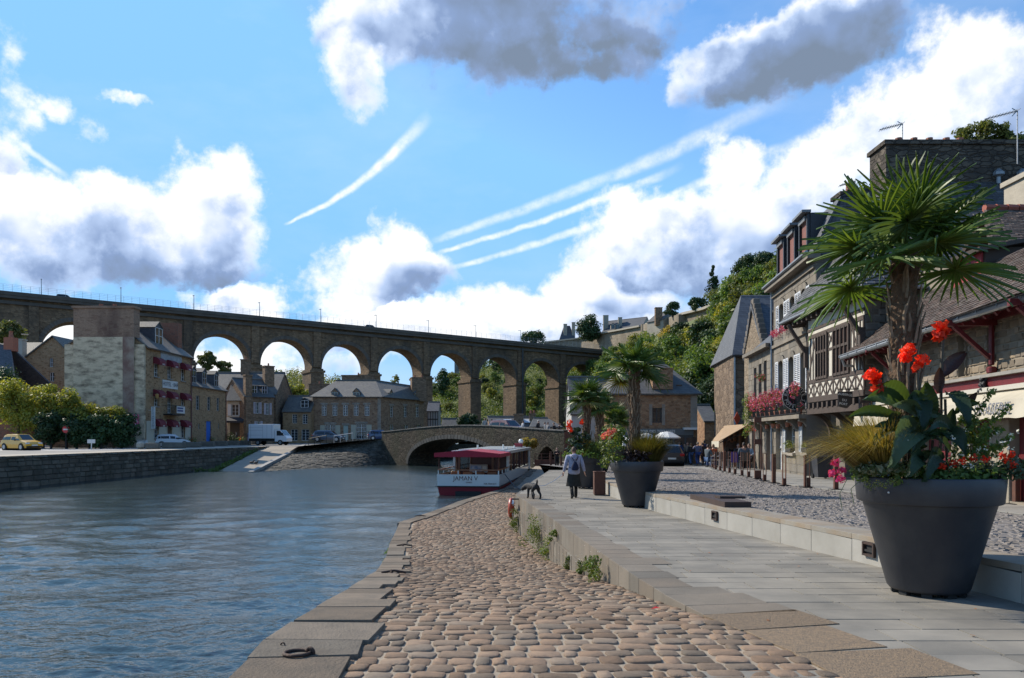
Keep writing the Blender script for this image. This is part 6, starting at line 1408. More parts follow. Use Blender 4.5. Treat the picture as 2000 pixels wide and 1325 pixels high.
MB().ball((4.55-.62, 8.4-.385, zr(8.4)+1.13), .012, 8, 6).build('screw_cap', FRAMEW, PLS[0])
t = thing('litter_bin', 'rust brown square steel bin beside the second planter', 'bin', (2.98, 26.2, zr(26))); b = MB(); z = zr(26.2)
for (lo, hi) in (((2.79, 26.0, z+.03), (3.17, 26.4, z+.78)),): b.box(lo, hi)
b.build('body', CORT, t); b = MB(); b.box((2.82, 26.03, z), (3.14, 26.37, z+.03)); b.build('base', IRON, t); b = MB()
for lo, hi in (((2.78, 25.99, z+.78), (3.18, 26.06, z+.81)), ((2.78, 26.34, z+.78), (3.18, 26.41, z+.81)), ((2.78, 26.06, z+.78), (2.86, 26.34, z+.81)), ((3.1, 26.06, z+.78), (3.18, 26.34, z+.81))): b.box(lo, hi)
b.build('rim', CORT, t)
t = thing('steel_bench', 'low dark rusted steel platform on the granite wall edge', 'bench', (4.6, 17, zp(17))); DK = M('dark_corten', (.05, .026, .018), (.03, .02, .017), rough=.7, sc=9, bump=.2, bsc=60)
def zz(d): return zp(d)+.004
b = MB(); pts = [(4.32, 15.6), (4.86, 15.6), (4.76, 18.2), (4.22, 18.2)]; b.add([(x, y, zz(y)) for x, y in pts]+[(x, y, zz(y)+.11) for x, y in pts], [(3, 2, 1, 0), (4, 5, 6, 7), (0, 1, 5, 4), (1, 2, 6, 5), (2, 3, 7, 6), (3, 0, 4, 7)]); b.build('seat', DK, t)
b = MB(); pts = [(4.5, 16.6), (5.05, 16.6), (5.03, 17.0), (4.48, 17.0)]; b.add([(x, y, zz(y)+.112) for x, y in pts]+[(x, y, zz(y)+.16) for x, y in pts], [(3, 2, 1, 0), (4, 5, 6, 7), (0, 1, 5, 4), (1, 2, 6, 5), (2, 3, 7, 6), (3, 0, 4, 7)]); b.build('lid', DK, t)
for d, lb in ((15.95, 'small rusted step light in the granite wall below the steel bench'), (10.55, 'rusted step light in the granite wall just left of the largest planter')):
    x_ = xr(d); z = (zp(d)+zr(d))/2+.02; t = thing('step_light', lb, 'light', (x_, d, z), 0, 'step lights in the low granite wall'); b = MB()
    y = V((xr(d+.2)-xr(d-.2), .4, 0)).normalized(); nn = V((-y.y, y.x, 0)); c = V((x_, d, z))+nn*.035
    for k in (-1, 1): b.beam(c+y*k*.12-V((0, 0, .095)), c+y*k*.12+V((0, 0, .095)), .03, .06, nn); b.beam(c-y*.12+V((0, 0, k*.08)), c+y*.12+V((0, 0, k*.08)), .03, .055, nn)
    b.build('frame', DK, t); b = MB(); b.beam(c-y*.1-nn*.015, c+y*.1-nn*.015, .15, .01, nn); b.beam(c-y*.1+V((0, 0, -.02)), c+y*.1+V((0, 0, -.02)), .03, .03, nn); b.build('recess', M('foot_black', (.015, .015, .015)), t)
def bollard(kind):
    t = thing('bollard', 'x', 'bollard', (0, 0, 0), 0, 'rusty steel posts along the footway')
    b = MB(); b.box((-.16, -.16, .0), (.16, .16, .012)); b.build('base_plate', IRON, t)
    if kind == 'post':
        b = MB(); b.bbox((0, 0, .49), (.115, .115, .955), .008); b.build('shaft', CORT, t)
    elif kind == 'hoop':
        b = MB(); b.bbox((0, 0, .115), (.11, .09, .205), .006); b.build('foot', CORT, t)
        b = MB(); b.beam((-.05, 0, .218), (-.05, 0, .95), .018, .055, (0, 1, 0)); b.beam((.05, 0, .218), (.05, 0, .95), .018, .055, (0, 1, 0)); b.box((-.058, -.03, .95), (.058, .03, .966)); b.build('hoop', CORT, t)
    elif kind == 'pair':
        b = MB(); b.bbox((-.06, 0, .49), (.06, .115, .955), .006); b.build('shaft', CORT, t)
        b = MB(); b.bbox((.045, 0, .15), (.09, .09, .27), .006); b.beam((.075, 0, .286), (.075, 0, .95), .016, .055, (0, 1, 0)); b.box((-.029, -.03, .95), (.083, .03, .966)); b.build('hoop', CORT, t)
    else:
        b = MB(); b.bbox((0, 0, .165), (.24, .1, .3), .006); b.build('foot', CORT, t)
        b = MB()
        for s in (-.12, .12): b.beam((s, 0, .315), (s, 0, 2.1), .018, .055, (0, 1, 0))
        b.build('hoop', CORT, t)
        for z in (1.28, 2.1): b = MB(); b.box((-.13, -.035, z), (.13, .035, z+.2)); b.build('plate', CORT, t)
    return t
BOLL = [(1388, 911, 'hoop'), (1391.6, 913.5, 'hoop'), (1394.9, 915.5, 'hoop'), (1398, 917.5, 'hoop'), (1406.6, 919.6, 'hoop'), (1415, 921.4, 'post'), (1425, 923.7, 'hoop'), (1435.7, 926, 'hoop'), (1449.3, 928.7, 'hoop'), (1462.3, 931.8, 'hoop'),
        (1480, 935.4, 'tall'), (1493.4, 939.4, 'hoop'), (1511.3, 943.5, 'post'), (1531.6, 948.2, 'hoop'), (1576.4, 951.7, 'pair'), (1632.7, 956.5, 'post'), (1985, 985, 'post')]
BL_LAB = {5: 'slim solid rusty post among the hoops by the cafe chairs', 10: 'tallest rusty frame with two steel plates before the inn', 12: 'solid rusty post in front of the white door', 13: 'rusty hoop bollard just right of the white door', 14: 'double rusty bollard before the last inn window', 15: 'rusty post behind the pink geraniums', 16: 'rusty post beyond the right rim of the largest planter', 11: 'rusty hoop bollard beside the tall plated frame', 9: 'rusty hoop bollard just beyond the tall plated frame', 8: 'rusty hoop bollard nearest the man in the grey shirt'}
PB = {}
for i, (px, py, k) in enumerate(BOLL):
    z = -1.6
    for _ in range(4): d = -z*F/(py-850); z = zp(d)+.012
    t = copy_tree(PB[k]) if k in PB else PB.setdefault(k, bollard(k))
    lab = BL_LAB.get(i, 'slim rusty hoop bollard in the row before the cafe chairs')
    place(t, G(px, d, z), random.uniform(-.1, .1), lab)
t = thing('wheelie_bin', 'dark grey wheeled bin by the porch of the half timbered house', 'bin', G(1605, 28.6, zp(28))); p = G(1605, 28.6, zp(28)+.012)
b = MB(); b.add([(p.x+sx*w, p.y+sy*w, p.z+z) for z, w in ((.06, .22), (.78, .29)) for sx, sy in ((-1, -1), (1, -1), (1, 1), (-1, 1))], [(3, 2, 1, 0), (4, 5, 6, 7), (0, 1, 5, 4), (1, 2, 6, 5), (2, 3, 7, 6), (3, 0, 4, 7)]); b.build('body', POTM, t)
b = MB(); b.box((p.x-.31, p.y-.31, p.z+.785), (p.x+.31, p.y+.31, p.z+.84)); b.build('lid', POTM, t)
for s in (-1, 1): MB().tube([(p.x+s*.2, p.y+.25, p.z+.1), (p.x+s*.27, p.y+.25, p.z+.1)], .1, 12).build('wheel', IRON, t)
RUST = M('rusted_iron', (.045, .028, .022), (.08, .04, .025), rough=.7, metal=.3, sc=20, bump=.5, bsc=60)
def torus(c, R_, r, axis=V((0, 0, 1)), nu=28, nv=8):
    m = axis.to_track_quat('Z', 'Y').to_matrix(); b = MB()
    b.grid(lambda u, v: V(c)+m@V(((R_+r*math.cos(2*math.pi*v))*math.cos(2*math.pi*u), (R_+r*math.cos(2*math.pi*v))*math.sin(2*math.pi*u), r*math.sin(2*math.pi*v))), nu, nv); return b
t = thing('mooring_ring', 'large iron mooring ring lying on the coping stones', 'mooring ring', (-1.59, 5.72, -1.65)); c = V((-1.6, 5.72, zq(5.72)+.035)); torus(c, .095, .014, V((0, .05, 1))).build('ring', RUST, t, smooth=True); torus(c+V((.095, .02, .0)), .032, .013, V((.5, .8, .1))).build('staple', RUST, t, smooth=True)
t = thing('mooring_eye', 'tiny upright iron eye on the coping behind the large ring', 'mooring eye', (-1.78, 6.0, -1.65)); torus(V((-1.79, 6.0, zq(6)+.025)), .017, .006, V((.2, 1, 0)), 16, 6).build('eye', RUST, t); MB().tube([(-1.79, 6.0, zq(6)-.01), (-1.79, 6, zq(6)+.012)], .009, 6).build('shank', RUST, t)
for (px, py, d, lb) in ((790, 1064, 21.3, 'iron mooring bar on the coping at the sharpest bend of the quay'), (770, 1118, 13.2, 'iron mooring bar on the coping nearer the large ring'), (822, 1013, 30.0, 'iron mooring bar on the coping towards the boat')):
    x_ = (px-1000)/F*d; z = zq(d)+.02; t = thing('mooring_iron', lb, 'mooring iron', (x_, d, z), 0, 'mooring irons along the quay'); b = MB(); b.tube([(x_-.22, d, z+.01), (x_, d+.02, z+.04), (x_+.2, d, z+.012)], .022, 6); b.tube([(x_-.05, d-.06, z), (x_-.05, d, z+.05), (x_-.05, d+.06, z)], .018, 6); b.build('bar', RUST, t); b = MB(); b.box((x_-.08, d-.07, z-.02), (x_+.02, d+.07, z)); b.build('plate', RUST, t)
t = thing('lifebuoy', 'red lifebuoy hanging at the far end of the ramp wall', 'lifebuoy', (.1, 25.3, -2.5)); c = V((xl(25.4)-.27, 25.4, -2.42)); LB = M('buoy_red', (.42, .06, .025), rough=.45)
torus(c, .27, .075, V((1, -.12, 0)), 32, 10).build('ring', LB, t, smooth=True); b = MB()
for k in range(4): a = math.pi/4+k*math.pi/2; p = c+V((0, .27*math.cos(a), .27*math.sin(a))); b.obox(p, (.165, .1, .165), Matrix.Rotation(a, 3, 'X'))
b.build('band', FRAMEW, t); MB().beam(c+V((.05, 0, .3)), c+V((.3, 0, .3)), .04, .04).build('hook', IRON, t)
b = MB(); x_ = xl(26.4); b.beam((x_-.02, 26.62, -3.2), (x_-.02, 26.62, -2.0), .03, .03, (0, 1, 0)); tag(b.build('ladder_bar', IRON), 'thin black iron bar at the end corner of the ramp wall', 'bar')
TYRE = M('tyre', (.012, .012, .012), rough=.85); RIM = M('rim_alloy', (.35, .36, .37), rough=.35, metal=.8); HEADL = M('headlamp', (.55, .57, .6), rough=.1); TAILL = M('tail_lamp', (.35, .01, .01), rough=.2); PLATE = M('number_plate', (.6, .6, .55), rough=.5); CARG = glassmat('car_glass', (.012, .016, .02))
def paint(name, c):
    if name in MATS: return MATS[name]
    m, k, b = newmat(name); b.inputs['Base Color'].default_value = (*c, 1); b.inputs['Roughness'].default_value = .32; b.inputs['Coat Weight'].default_value = .6; b.inputs['Coat Roughness'].default_value = .08; MATS[name] = m; return m
SHAPES = {'hatch': (3.85, 1.68, [(-1.92, .32, .62, .62, .86), (-1.88, .24, .88, .90, .80), (-1.55, .2, .93, 1.34, .68), (-1.3, .2, .93, 1.42, .69), (-.35, .2, .92, 1.45, .70), (-.28, .2, .92, 1.45, .70), (.3, .2, .90, 1.42, .68), (1.02, .2, .88, .90, .80), (1.7, .22, .72, .73, .78), (1.9, .3, .55, .56, .72)], [2, 3, 5, 6], 2, 6),
          'suv': (4.5, 1.86, [(-2.25, .42, .75, .75, .9), (-2.2, .32, 1.02, 1.05, .86), (-1.85, .28, 1.05, 1.55, .72), (-1.6, .28, 1.05, 1.64, .74), (-.35, .28, 1.03, 1.66, .75), (-.27, .28, 1.03, 1.66, .75), (.45, .28, 1.0, 1.6, .72), (1.2, .28, .98, 1.0, .84), (2.05, .3, .84, .86, .82), (2.25, .4, .6, .62, .76)], [2, 3, 5, 6], 2, 6)}
def car(label, colour, shape, group=None):
    L, Wd, st_, win, rw, fw_ = SHAPES[shape]; t = thing('parked_car', label, 'car', (0, 0, 0), 0, group); body, gl = MB(), MB(); hw = Wd/2
    def sec(s):
        y, zb, zt, zf, k = s; tap = 1-.06*max(0, abs(y)/(L/2)-.75)*4
        return [V((x*tap, y, z)) for x, z in ((-hw*.9, zb), (-hw, (zb+zt)*.5), (-hw*.965, zt), (-hw*k, zf), (-hw*k*.85, zf+.03), (hw*k*.85, zf+.03), (hw*k, zf), (hw*.965, zt), (hw, (zb+zt)*.5), (hw*.9, zb))]
    S_ = [sec(s) for s in st_]
    for i in range(len(S_)-1):
        A, B = S_[i], S_[i+1]
        for j in range(10):
            j2 = (j+1) % 10; q = (A[j], A[j2], B[j2], B[j])
            side = j in (2, 6) and i in win; screen = j == 4 and i in (rw-1, fw_)
            if side or screen:
                c = sum(q, V())/4; qi = [c+(p-c)*V((1, .93, .86)) if side else c+(p-c)*.9 for p in q]
                gl.quad(*[p+(V((-.004, 0, 0)) if p.x < 0 else V((.004, 0, 0)))*(1 if side else 0)+V((0, 0, .004 if screen else 0)) for p in qi])
            body.quad(*q)
    body.quad(*S_[0]); body.quad(*S_[-1][::-1]); body.build('body', paint('paint_'+'_'.join(str(int(c*99)) for c in colour), colour), t)
    gl.build('window', CARG, t)
    r = .31 if shape == 'hatch' else .36; yf, yr_ = L*.325, -L*.315
    b = MB()
    for y in (yf, yr_): b.tube([(-hw-.006, y, r), (hw+.006, y, r)], r*1.15, 20)
    b.build('wheel_arch', TYRE, t)
    for y in (yf, yr_):
        for s in (-1, 1):
            w = MB().tube([(s*(hw-.16), y, r), (s*(hw+.02), y, r)], r, 20).build('wheel', TYRE, t); MB().tube([(s*(hw+.021), y, r), (s*(hw+.03), y, r)], r*.62, 14).build('rim', RIM, w)
    zf = st_[-2][2]; zr2 = st_[1][2]
    for s in (-1, 1):
        b = MB(); b.bbox((s*hw*.68, L/2-.12, zf-.09), (.36, .2, .15), .04); b.build('headlight', HEADL, t)
        b = MB(); b.bbox((s*hw*.78, -L/2+.07, zr2-.1), (.3, .16, .2), .04); b.build('taillight', TAILL, t)
        b = MB(); b.bbox((s*(hw+.08), L*.14, st_[6][2]+.04), (.16, .1, .12), .03); b.build('mirror', TYRE, t)
    b = MB(); b.box((-.26, L/2-.01, .42), (.26, L/2+.02, .53)); b.box((-.26, -L/2-.02, .5 if shape == 'hatch' else .62), (.26, -L/2+.01, .61 if shape == 'hatch' else .73)); b.build('number_plate', PLATE, t, kind='stuff')
    b = MB(); b.bbox((0, L/2-.03, .33), (Wd*.86, .1, .14), .03); b.bbox((0, -L/2+.03, .36), (Wd*.86, .1, .16), .03); b.build('bumper', TYRE, t, kind='stuff')
    return t
place(car('small bright yellow hatchback parked by the brick wall', (.62, .33, .012), 'hatch'), G(42, 70, -1.39), R(-116))
place(car('white hatchback parked in front of the hotel', (.55, .57, .6), 'hatch'), G(334, 90, -1.39), R(-52), sc=1.02)
place(car('blue grey people carrier parked before the long corner house', (.035, .06, .10), 'suv'), G(642, 113, -.98), R(-96))
place(car('small dark blue car half hidden by the bridge parapet', (.02, .05, .13), 'hatch'), G(744, 112, -.75), R(-75))
place(car('black car seen from behind on the paved street', (.012, .013, .016), 'hatch'), G(1304, 55, zp(55)), R(-3), sc=1.06)
place(car('grey car driving away up the narrow street', (.12, .125, .13), 'suv'), G(1400, 78, zp(78)), R(2))
q_ = BA+bx*(BL_*.665); place(car('dark red car crossing the crown of the old bridge', (.09, .01, .012), 'suv'), q_-bn_*2.2+V((0, 0, btop(.665)-1.0)), math.atan2(bx.y, bx.x)-math.pi/2)
for px, lb in ((127, 'dark car driving along the left end of the viaduct'), (728, 'dark car on the viaduct above the white roofed wing')):
    t_ = (px-434)/(150.3-.0439*px); place(car(lb, (.03, .035, .04), 'suv'), vp(t_, 2.0, vtop(t_)-.1), math.atan2(10.14, 16.46)-math.pi/2)
t = thing('box_truck', 'white refrigerated box truck parked before the stone house', 'truck', (0, 0, 0)); WT = paint('truck_white', (.62, .64, .66))
b = MB(); b.bbox((0, -.9, 1.88), (2.1, 3.6, 1.95), .04); b.build('cargo_box', WT, t); b = MB()
for y in (-2.4, -.7, -.1, .55): b.box((1.052, y, 1.0), (1.06, y+.03, 2.8))
for z in (1.35, 2.0, 2.4): b.box((1.052, -2.6, z), (1.06, -.7, z+.03))
b.build('panel_seam', M('seam_grey', (.3, .31, .33)), t, kind='stuff')
b = MB(); pf = [(.95, .5), (2.6, .5), (2.66, .95), (2.45, 1.25), (1.75, 2.05), (.95, 2.1)]; b.prism([V((-.95, y, z)) for y, z in pf], (1.9, 0, 0)); b.build('cab', WT, t)
b = MB(); b.prism([V((-.96, 1.25, 1.3)), V((-.96, 2.3, 1.3)), V((-.96, 1.74, 1.93)), V((-.96, 1.25, 1.96))], (1.92, 0, 0)); b.prism([V((-.8, 2.39, 1.33)), V((.8, 2.39, 1.33)), V((.75, 1.79, 2.02)), V((-.75, 1.79, 2.02))], (0, .012, .012)); b.build('window', CARG, t)
b = MB(); b.box((-.95, -2.7, .55), (.95, 1.0, .9)); b.build('chassis', TYRE, t)
for y in (1.75, -1.4):
    for s in (-1, 1): w = MB().tube([(s*.78, y, .36), (s*1.0, y, .36)], .36, 18).build('wheel', TYRE, t); MB().tube([(s*1.001, y, .36), (s*1.01, y, .36)], .2, 12).build('rim', RIM, w)
for s in (-1, 1): b = MB(); b.bbox((s*.75, 2.6, .85), (.3, .12, .2), .03); b.build('headlight', HEADL, t); b = MB(); b.box((s*1.02-.1, 2.1, 1.35), (s*1.02+.1, 2.16, 1.7)); b.build('mirror', TYRE, t)
place(t, G(529, 104.5, -1.38), R(-97))
HULLW = paint('boat_white', (.60, .61, .58)); BRED = M('boat_red', (.22, .012, .022), rough=.5); VARN = M('varnished_wood', (.28, .10, .035), (.20, .07, .025), rough=.35, sc=8); MAHO = M('mahogany', (.09, .02, .014), rough=.4)
bt_ = thing('tour_boat', 'white and dark red river tour boat moored along the quay', 'boat', (0, 0, 0))
BLN, BWD = 20.5, 3.7
def hsec(v): return 1 if v < .8 else max(.05, math.cos((v-.8)/.2*math.pi/2)**.6)
b = MB(); b.grid(lambda u, v: V(((-1 if u < .5 else 1)*(BWD/2)*hsec(v)*(1 if u in (0, 1) else .97), v*BLN, {0: 1.2, 1: 1.2}.get(u, .5))), 3, 40) if False else None
for s in (-1, 1):
    b.grid(lambda u, v: V((s*BWD/2*hsec(v)*(.985+.015*u), v*BLN, .5+.7*u)), 1, 40)
b.quad((-BWD/2*.985, 0, .5), (BWD/2*.985, 0, .5), (BWD/2, -.02, 1.2), (-BWD/2, -.02, 1.2)); b.build('hull', HULLW, bt_)
b = MB()
for s in (-1, 1): b.grid(lambda u, v: V((s*BWD/2*hsec(v)*(.9+.09*u), .15+v*(BLN-.2), -.3+.8*u)), 2, 40)
b.quad((-BWD/2*.9, .15, -.3), (BWD/2*.9, .15, -.3), (BWD/2*.985, .03, .5), (-BWD/2*.985, .03, .5)); b.build('lower_hull', BRED, bt_)
b = MB(); b.box((-.75, -.05, -.35), (.75, .5, .22)); b.build('stern_recess', M('foot_black', (.015, .015, .015)), bt_)
b = MB(); b.beam((-BWD/2-.02, -.03, .5), (BWD/2+.02, -.03, .5), .05, .06); 
for s in (-1, 1): b.beam((s*BWD/2, 0, .5), (s*BWD/2, BLN*.8, .5), .05, .06)
b.build('rubbing_strake', M('strake_black', (.02, .02, .02)), bt_)
b = MB(); b.quad((-BWD/2+.03, .05, .72), (BWD/2-.03, .05, .72), (BWD/2-.03, BLN*.8, .72), (-BWD/2+.03, BLN*.8, .72)); b.build('deck', M('deck_grey', (.25, .22, .19)), bt_)
b = MB(); b.box((-BWD/2-.05, -.35, 2.32), (BWD/2+.05, 4.6, 2.36)); b.prism([V((-BWD/2-.08, -.4, 2.22)), V((BWD/2+.08, -.4, 2.22)), V((BWD/2+.08, -.4, 2.42)), V((.0, -.4, 2.62)), V((-BWD/2-.08, -.4, 2.46))], (0, .08, 0))
for s in (-1, 1): b.box((s*(BWD/2+.04)-.04, -.32, 2.2), (s*(BWD/2+.04)+.04, 4.6, 2.4))
b.quad((-BWD/2-.06, -.35, 2.43), (0, -.35, 2.61), (0, 4.6, 2.62), (-BWD/2-.06, 4.6, 2.43)); b.quad((BWD/2+.06, -.35, 2.41), (0, -.35, 2.61), (0, 4.6, 2.62), (BWD/2+.06, 4.6, 2.41)); b.build('red_canopy', M('boat_awning_red', (.30, .010, .028), rough=.7), bt_)
b = MB(); b.box((-BWD/2-.02, 4.4, 2.32), (BWD/2+.02, 19.0, 2.5)); b.box((-BWD/2+.4, 4.6, 2.5), (BWD/2-.4, 18.6, 2.58)); b.build('roof', HULLW, bt_)
for y in (4.6, 8.0, 11.5, 15, 18.7):
    for s in (-1, 1): b = MB(); b.box((s*(BWD/2-.12)-.07, y, .72), (s*(BWD/2-.12)+.07, y+(.42 if y in (4.6, 18.7) else .1), 2.32)); b.build('pillar', HULLW if y in (4.6, 18.7) else MAHO, bt_)
for s in (-1, 1):
    for y0, y1 in ((5.1, 8), (8.1, 11.5), (11.6, 15), (15.1, 18.6)):
        b = MB(); b.quad((s*(BWD/2-.13), y0, 1.2), (s*(BWD/2-.13), y1, 1.2), (s*(BWD/2-.13), y1, 2.25), (s*(BWD/2-.13), y0, 2.25)); b.build('window_pane', glassmat('boat_glass', (.05, .045, .04)), bt_)
        b = MB(); b.box((s*(BWD/2-.12)-.03, (y0+y1)/2-.03, 1.2), (s*(BWD/2-.12)+.03, (y0+y1)/2+.03, 2.3)); b.build('mullion', VARN, bt_)
b = MB(); b.box((-BWD/2+.2, 5.0, .74), (BWD/2-.2, 5.08, 2.3)); b.build('bulkhead', MAHO, bt_)
for x0, x1 in ((-1.55, -1.4), (-.75, -.68), (.65, .8), (1.1, 1.2)): b = MB(); b.box((x0, 4.9, .74), (x1, 4.99, 2.3)); b.build('door_post', VARN, bt_)
b = MB(); b.quad((-1.4, 4.97, 1.25), (-.75, 4.97, 1.25), (-.75, 4.97, 2.2), (-1.4, 4.97, 2.2)); b.build('cabin_pane', CARG, bt_)
b = MB(); b.box((-.66, 4.2, 1.1), (.5, 4.26, 1.62)); pb_ = b.build('notice_board', M('notice_frame', (.4, .38, .34)), bt_)
b = MB(); b.box((-.6, 4.185, 1.17), (.12, 4.198, 1.56)); b.build('poster', M('poster_blue', (.12, .2, .36), (.5, .55, .6), rough=.4, sc=4), pb_); b = MB(); b.box((.18, 4.185, 1.25), (.44, 4.198, 1.52)); b.build('poster', PLATE, pb_)
for i in range(4): b = MB(); b.bbox((-1.2+i*.75, 2.4, 1.0), (.6, .1, .55), .08); b.bbox((-1.2+i*.75, 2.15, .9), (.58, .5, .1), .04); b.build('seat_back', VARN, bt_)
b = MB(); b.beam((-BWD/2+.05, .06, 1.46), (BWD/2-.05, .06, 1.46), .06, .06)
for s in (-1, 1): b.beam((s*(BWD/2-.06), .06, 1.46), (s*(BWD/2-.06), 4.6, 1.46), .06, .06)
b.build('handrail', VARN, bt_)
for x_ in (-1.78, -.6, .45, 1.78): b = MB(); b.box((x_-.03, .04, 1.2), (x_+.03, .1, 1.43)); b.build('stanchion', HULLW, bt_)
for s in (-1, 1):
    b = MB(); b.tube([(s*(BWD/2-.1), .1, 1.2), (s*(BWD/2-.1), .1, 2.3)], .025, 6); b.build('canopy_post', MAHO, bt_)
    for y in (1.6, 3.1): b = MB(); b.box((s*(BWD/2-.06)-.03, y, 1.2), (s*(BWD/2-.06)+.03, y+.06, 1.43)); b.build('stanchion', HULLW, bt_)
text('lettering', 'JAMAN V', .36, MAHO, (-.15, -.022, .96), (1, 0, 0), bt_); text('lettering', 'DINAN', .11, MAHO, (.05, -.02, .74), (1, 0, 0), bt_); text('lettering', 'MA 90418 F', .15, MAHO, (1.3, -.017, .66), (1, 0, 0), bt_)
for x_, y, h in ((-.35, 5.5, .28), (1.0, 8, .28), (1.3, 12, .15), (1.5, 6.2, .12)): MB().tube([(x_, y, 2.5), (x_, y, 2.58+h)], .06, 8).build('vent', HULLW, bt_)
MB().ball((1.4, 15.5, 3.0), .2, 10, 8).build('radar_dome', HULLW, bt_); b = MB(); b.box((.9, 15.3, 2.56), (1.5, 15.9, 2.85)); b.build('roof_locker', BRED, bt_)
place(bt_, (-.74-BWD/2*.9927+.02, 44.5+.22, -3.5), R(-6.9))
t = thing('mooring_rope', 'grey mooring rope slanting from the boat to the quay', 'rope', (-.3, 46, -3)); MB().tube([(-.45, 46.6, -2.35), (-.2, 46.1, -2.65), (.15, 45.5, -3.05), (.45, 45.2, -3.17)], .03, 6).build('rope', M('rope_grey', (.12, .12, .13)), t)
t = thing('steel_barrier', 'rust red steel panel fence under the small bridge arch', 'fence', (2.6, 67.5, -2.7)); b = MB(); b.box((2.0, 67.4, -2.72), (3.9, 67.46, -2.15)); b.build('panel', CORT, t)
for x_ in (2.0, 2.6, 3.3, 3.9): b = MB(); b.box((x_-.03, 67.36, -2.72), (x_+.03, 67.42, -1.6)); b.build('post', CORT, t)
b = MB()
for z in (-1.65, -1.95): b.beam((2, 67.36, z), (3.9, 67.36, z), .04, .04)
b.build('rail', CORT, t, kind='stuff')
for k, (px, d) in enumerate(((1076, 63.5), (1096, 61.5))):
    x_ = (px-1000)/F*d; t = thing('rust_post', ('tall rust coloured post left' if k == 0 else 'tall rust coloured post right')+' of the person by the bridge arch', 'post', (x_, d, -2.75)); MB().bbox((x_, d, -2.1), (.16, .16, 1.35), .01).build('shaft', CORT, t); MB().box((x_-.1, d-.1, -1.42), (x_+.1, d+.1, -1.38)).build('cap', CORT, t)
WICK = M('wicker', (.11, .085, .065), (.07, .055, .045), rough=.8, sc=30, bump=.8, bsc=90); ALU = M('aluminium', (.5, .5, .5), rough=.35, metal=.7)
def chair():
    t = thing('cafe_chair', 'x', 'chair', (0, 0, 0), 0, 'wicker chairs on the cafe terrace')
    MB().bbox((0, 0, .45), (.46, .46, .05), .02).build('seat', WICK, t); b = MB(); b.grid(lambda u, v: V((.24*math.sin((u-.5)*2.6), -.22-.05*math.cos((u-.5)*2.6)-.05*v, .5+.38*v)), 6, 2); b.build('backrest', WICK, t)
    for x_, y in ((-.22, -.22), (.22, -.22), (-.22, .22), (.22, .22)): MB().tube([(x_, y, 0), (x_, y, .64 if y > 0 else .9)], .014, 5).build('leg', ALU, t)
    for s in (-1, 1): MB().tube([(s*.23, -.24, .68), (s*.25, 0, .67), (s*.23, .22, .64)], .016, 5).build('arm', ALU, t)
    return t
ch0 = chair(); CH = [(1400, 41.0, 10, 'wicker chair with its aluminium arms nearest the orange coat'), (1411, 40.4, 6, 'wicker chair beside the slim solid post'), (1422, 40.6, -8, 'wicker chair left of the one draped in purple'), (1434, 40.2, 5, 'wicker chair draped with a purple cloth'), (1454, 39.6, -4, 'wicker chair of the man in the grey shirt'), (1404, 44.5, 180, 'wicker chair facing the street under the awning'), (1418, 44.2, 175, 'wicker chair turned to the street deeper under the awning'), (1444, 43.2, 188, 'wicker chair tucked behind the grey shirted man')]
for i, (px, d, a, lb) in enumerate(CH): place(ch0 if i == 0 else copy_tree(ch0), G(px, d, zp(d)+.015), R(a), lb)
def table():
    t = thing('cafe_table', 'x', 'table', (0, 0, 0), 0, 'round tables on the cafe terrace'); MB().lathe([(.34, .7), (.35, .72), (.34, .735)], nseg=20).build('tabletop', ALU, t); MB().tube([(0, 0, .02), (0, 0, .7)], .03, 8).build('pedestal', IRON, t); MB().lathe([(.22, 0), (.2, .03)], nseg=14).build('base', IRON, t); return t
tb0 = table()
for i, (px, d, lb) in enumerate(((1407, 42.4, 'round cafe table between the facing wicker chairs'), (1420, 42.3, 'round cafe table beside the purple draped chair'), (1445, 41.3, 'round cafe table before the man in the grey shirt'))): place(tb0 if i == 0 else copy_tree(tb0), G(px, d, zp(d)+.015), 0, lb)
t = thing('purple_cloth', 'purple jacket hung over a cafe chair back', 'cloth', G(1434, 40, -1.2)); p = G(1434, 39.9, zp(40)+.92); b = MB(); b.grid(lambda u, v: p+V((-.19+.38*u, -.06-.03*math.sin(u*9), -.55*v)), 8, 4); b.build('cloth', M('purple_cloth', (.11, .06, .21), rough=.9), t)
def parasol(lb, px, d, zt, w, open_=True):
    t = thing('parasol', lb, 'parasol', G(px, d, zp(d)), 0, 'white parasols before the corner restaurant'); c = G(px, d, zt); PW = M('parasol_canvas', (.66, .65, .62), rough=.85)
    b = MB(); pr = [(.05, 0), (w*.22, -.06), (w*.24, -.1), (w/2, -.42), (w/2+.01, -.5)] if open_ else [(.04, 0), (.12, -.5), (.16, -1.2), (.1, -1.4)]; b.lathe(pr, c, 8, False); b.build('canopy', PW, t); MB().tube([(c.x, d, zp(d)), (c.x, d, zt+.06)], .025, 6).build('pole', ALU, t); MB().lathe([(.28, 0), (.26, .08)], (c.x, d, zp(d)), 12).build('base', IRON, t)
parasol('open white parasol right of the golden grass', 1302, 57.5, .25, 2.1); parasol('open white parasol partly behind the second palm trunk', 1238, 56.5, .03, 1.8); parasol('white parasol glimpsed through the golden grass', 1262, 55.5, .12, 1.7); parasol('folded white parasol left of the second palm trunk', 1219, 52, -.02, 1, False)
BLKM = M('stone_block', (.17, .15, .12), (.11, .10, .085), rough=.9, sc=3, bump=.6, bsc=20)
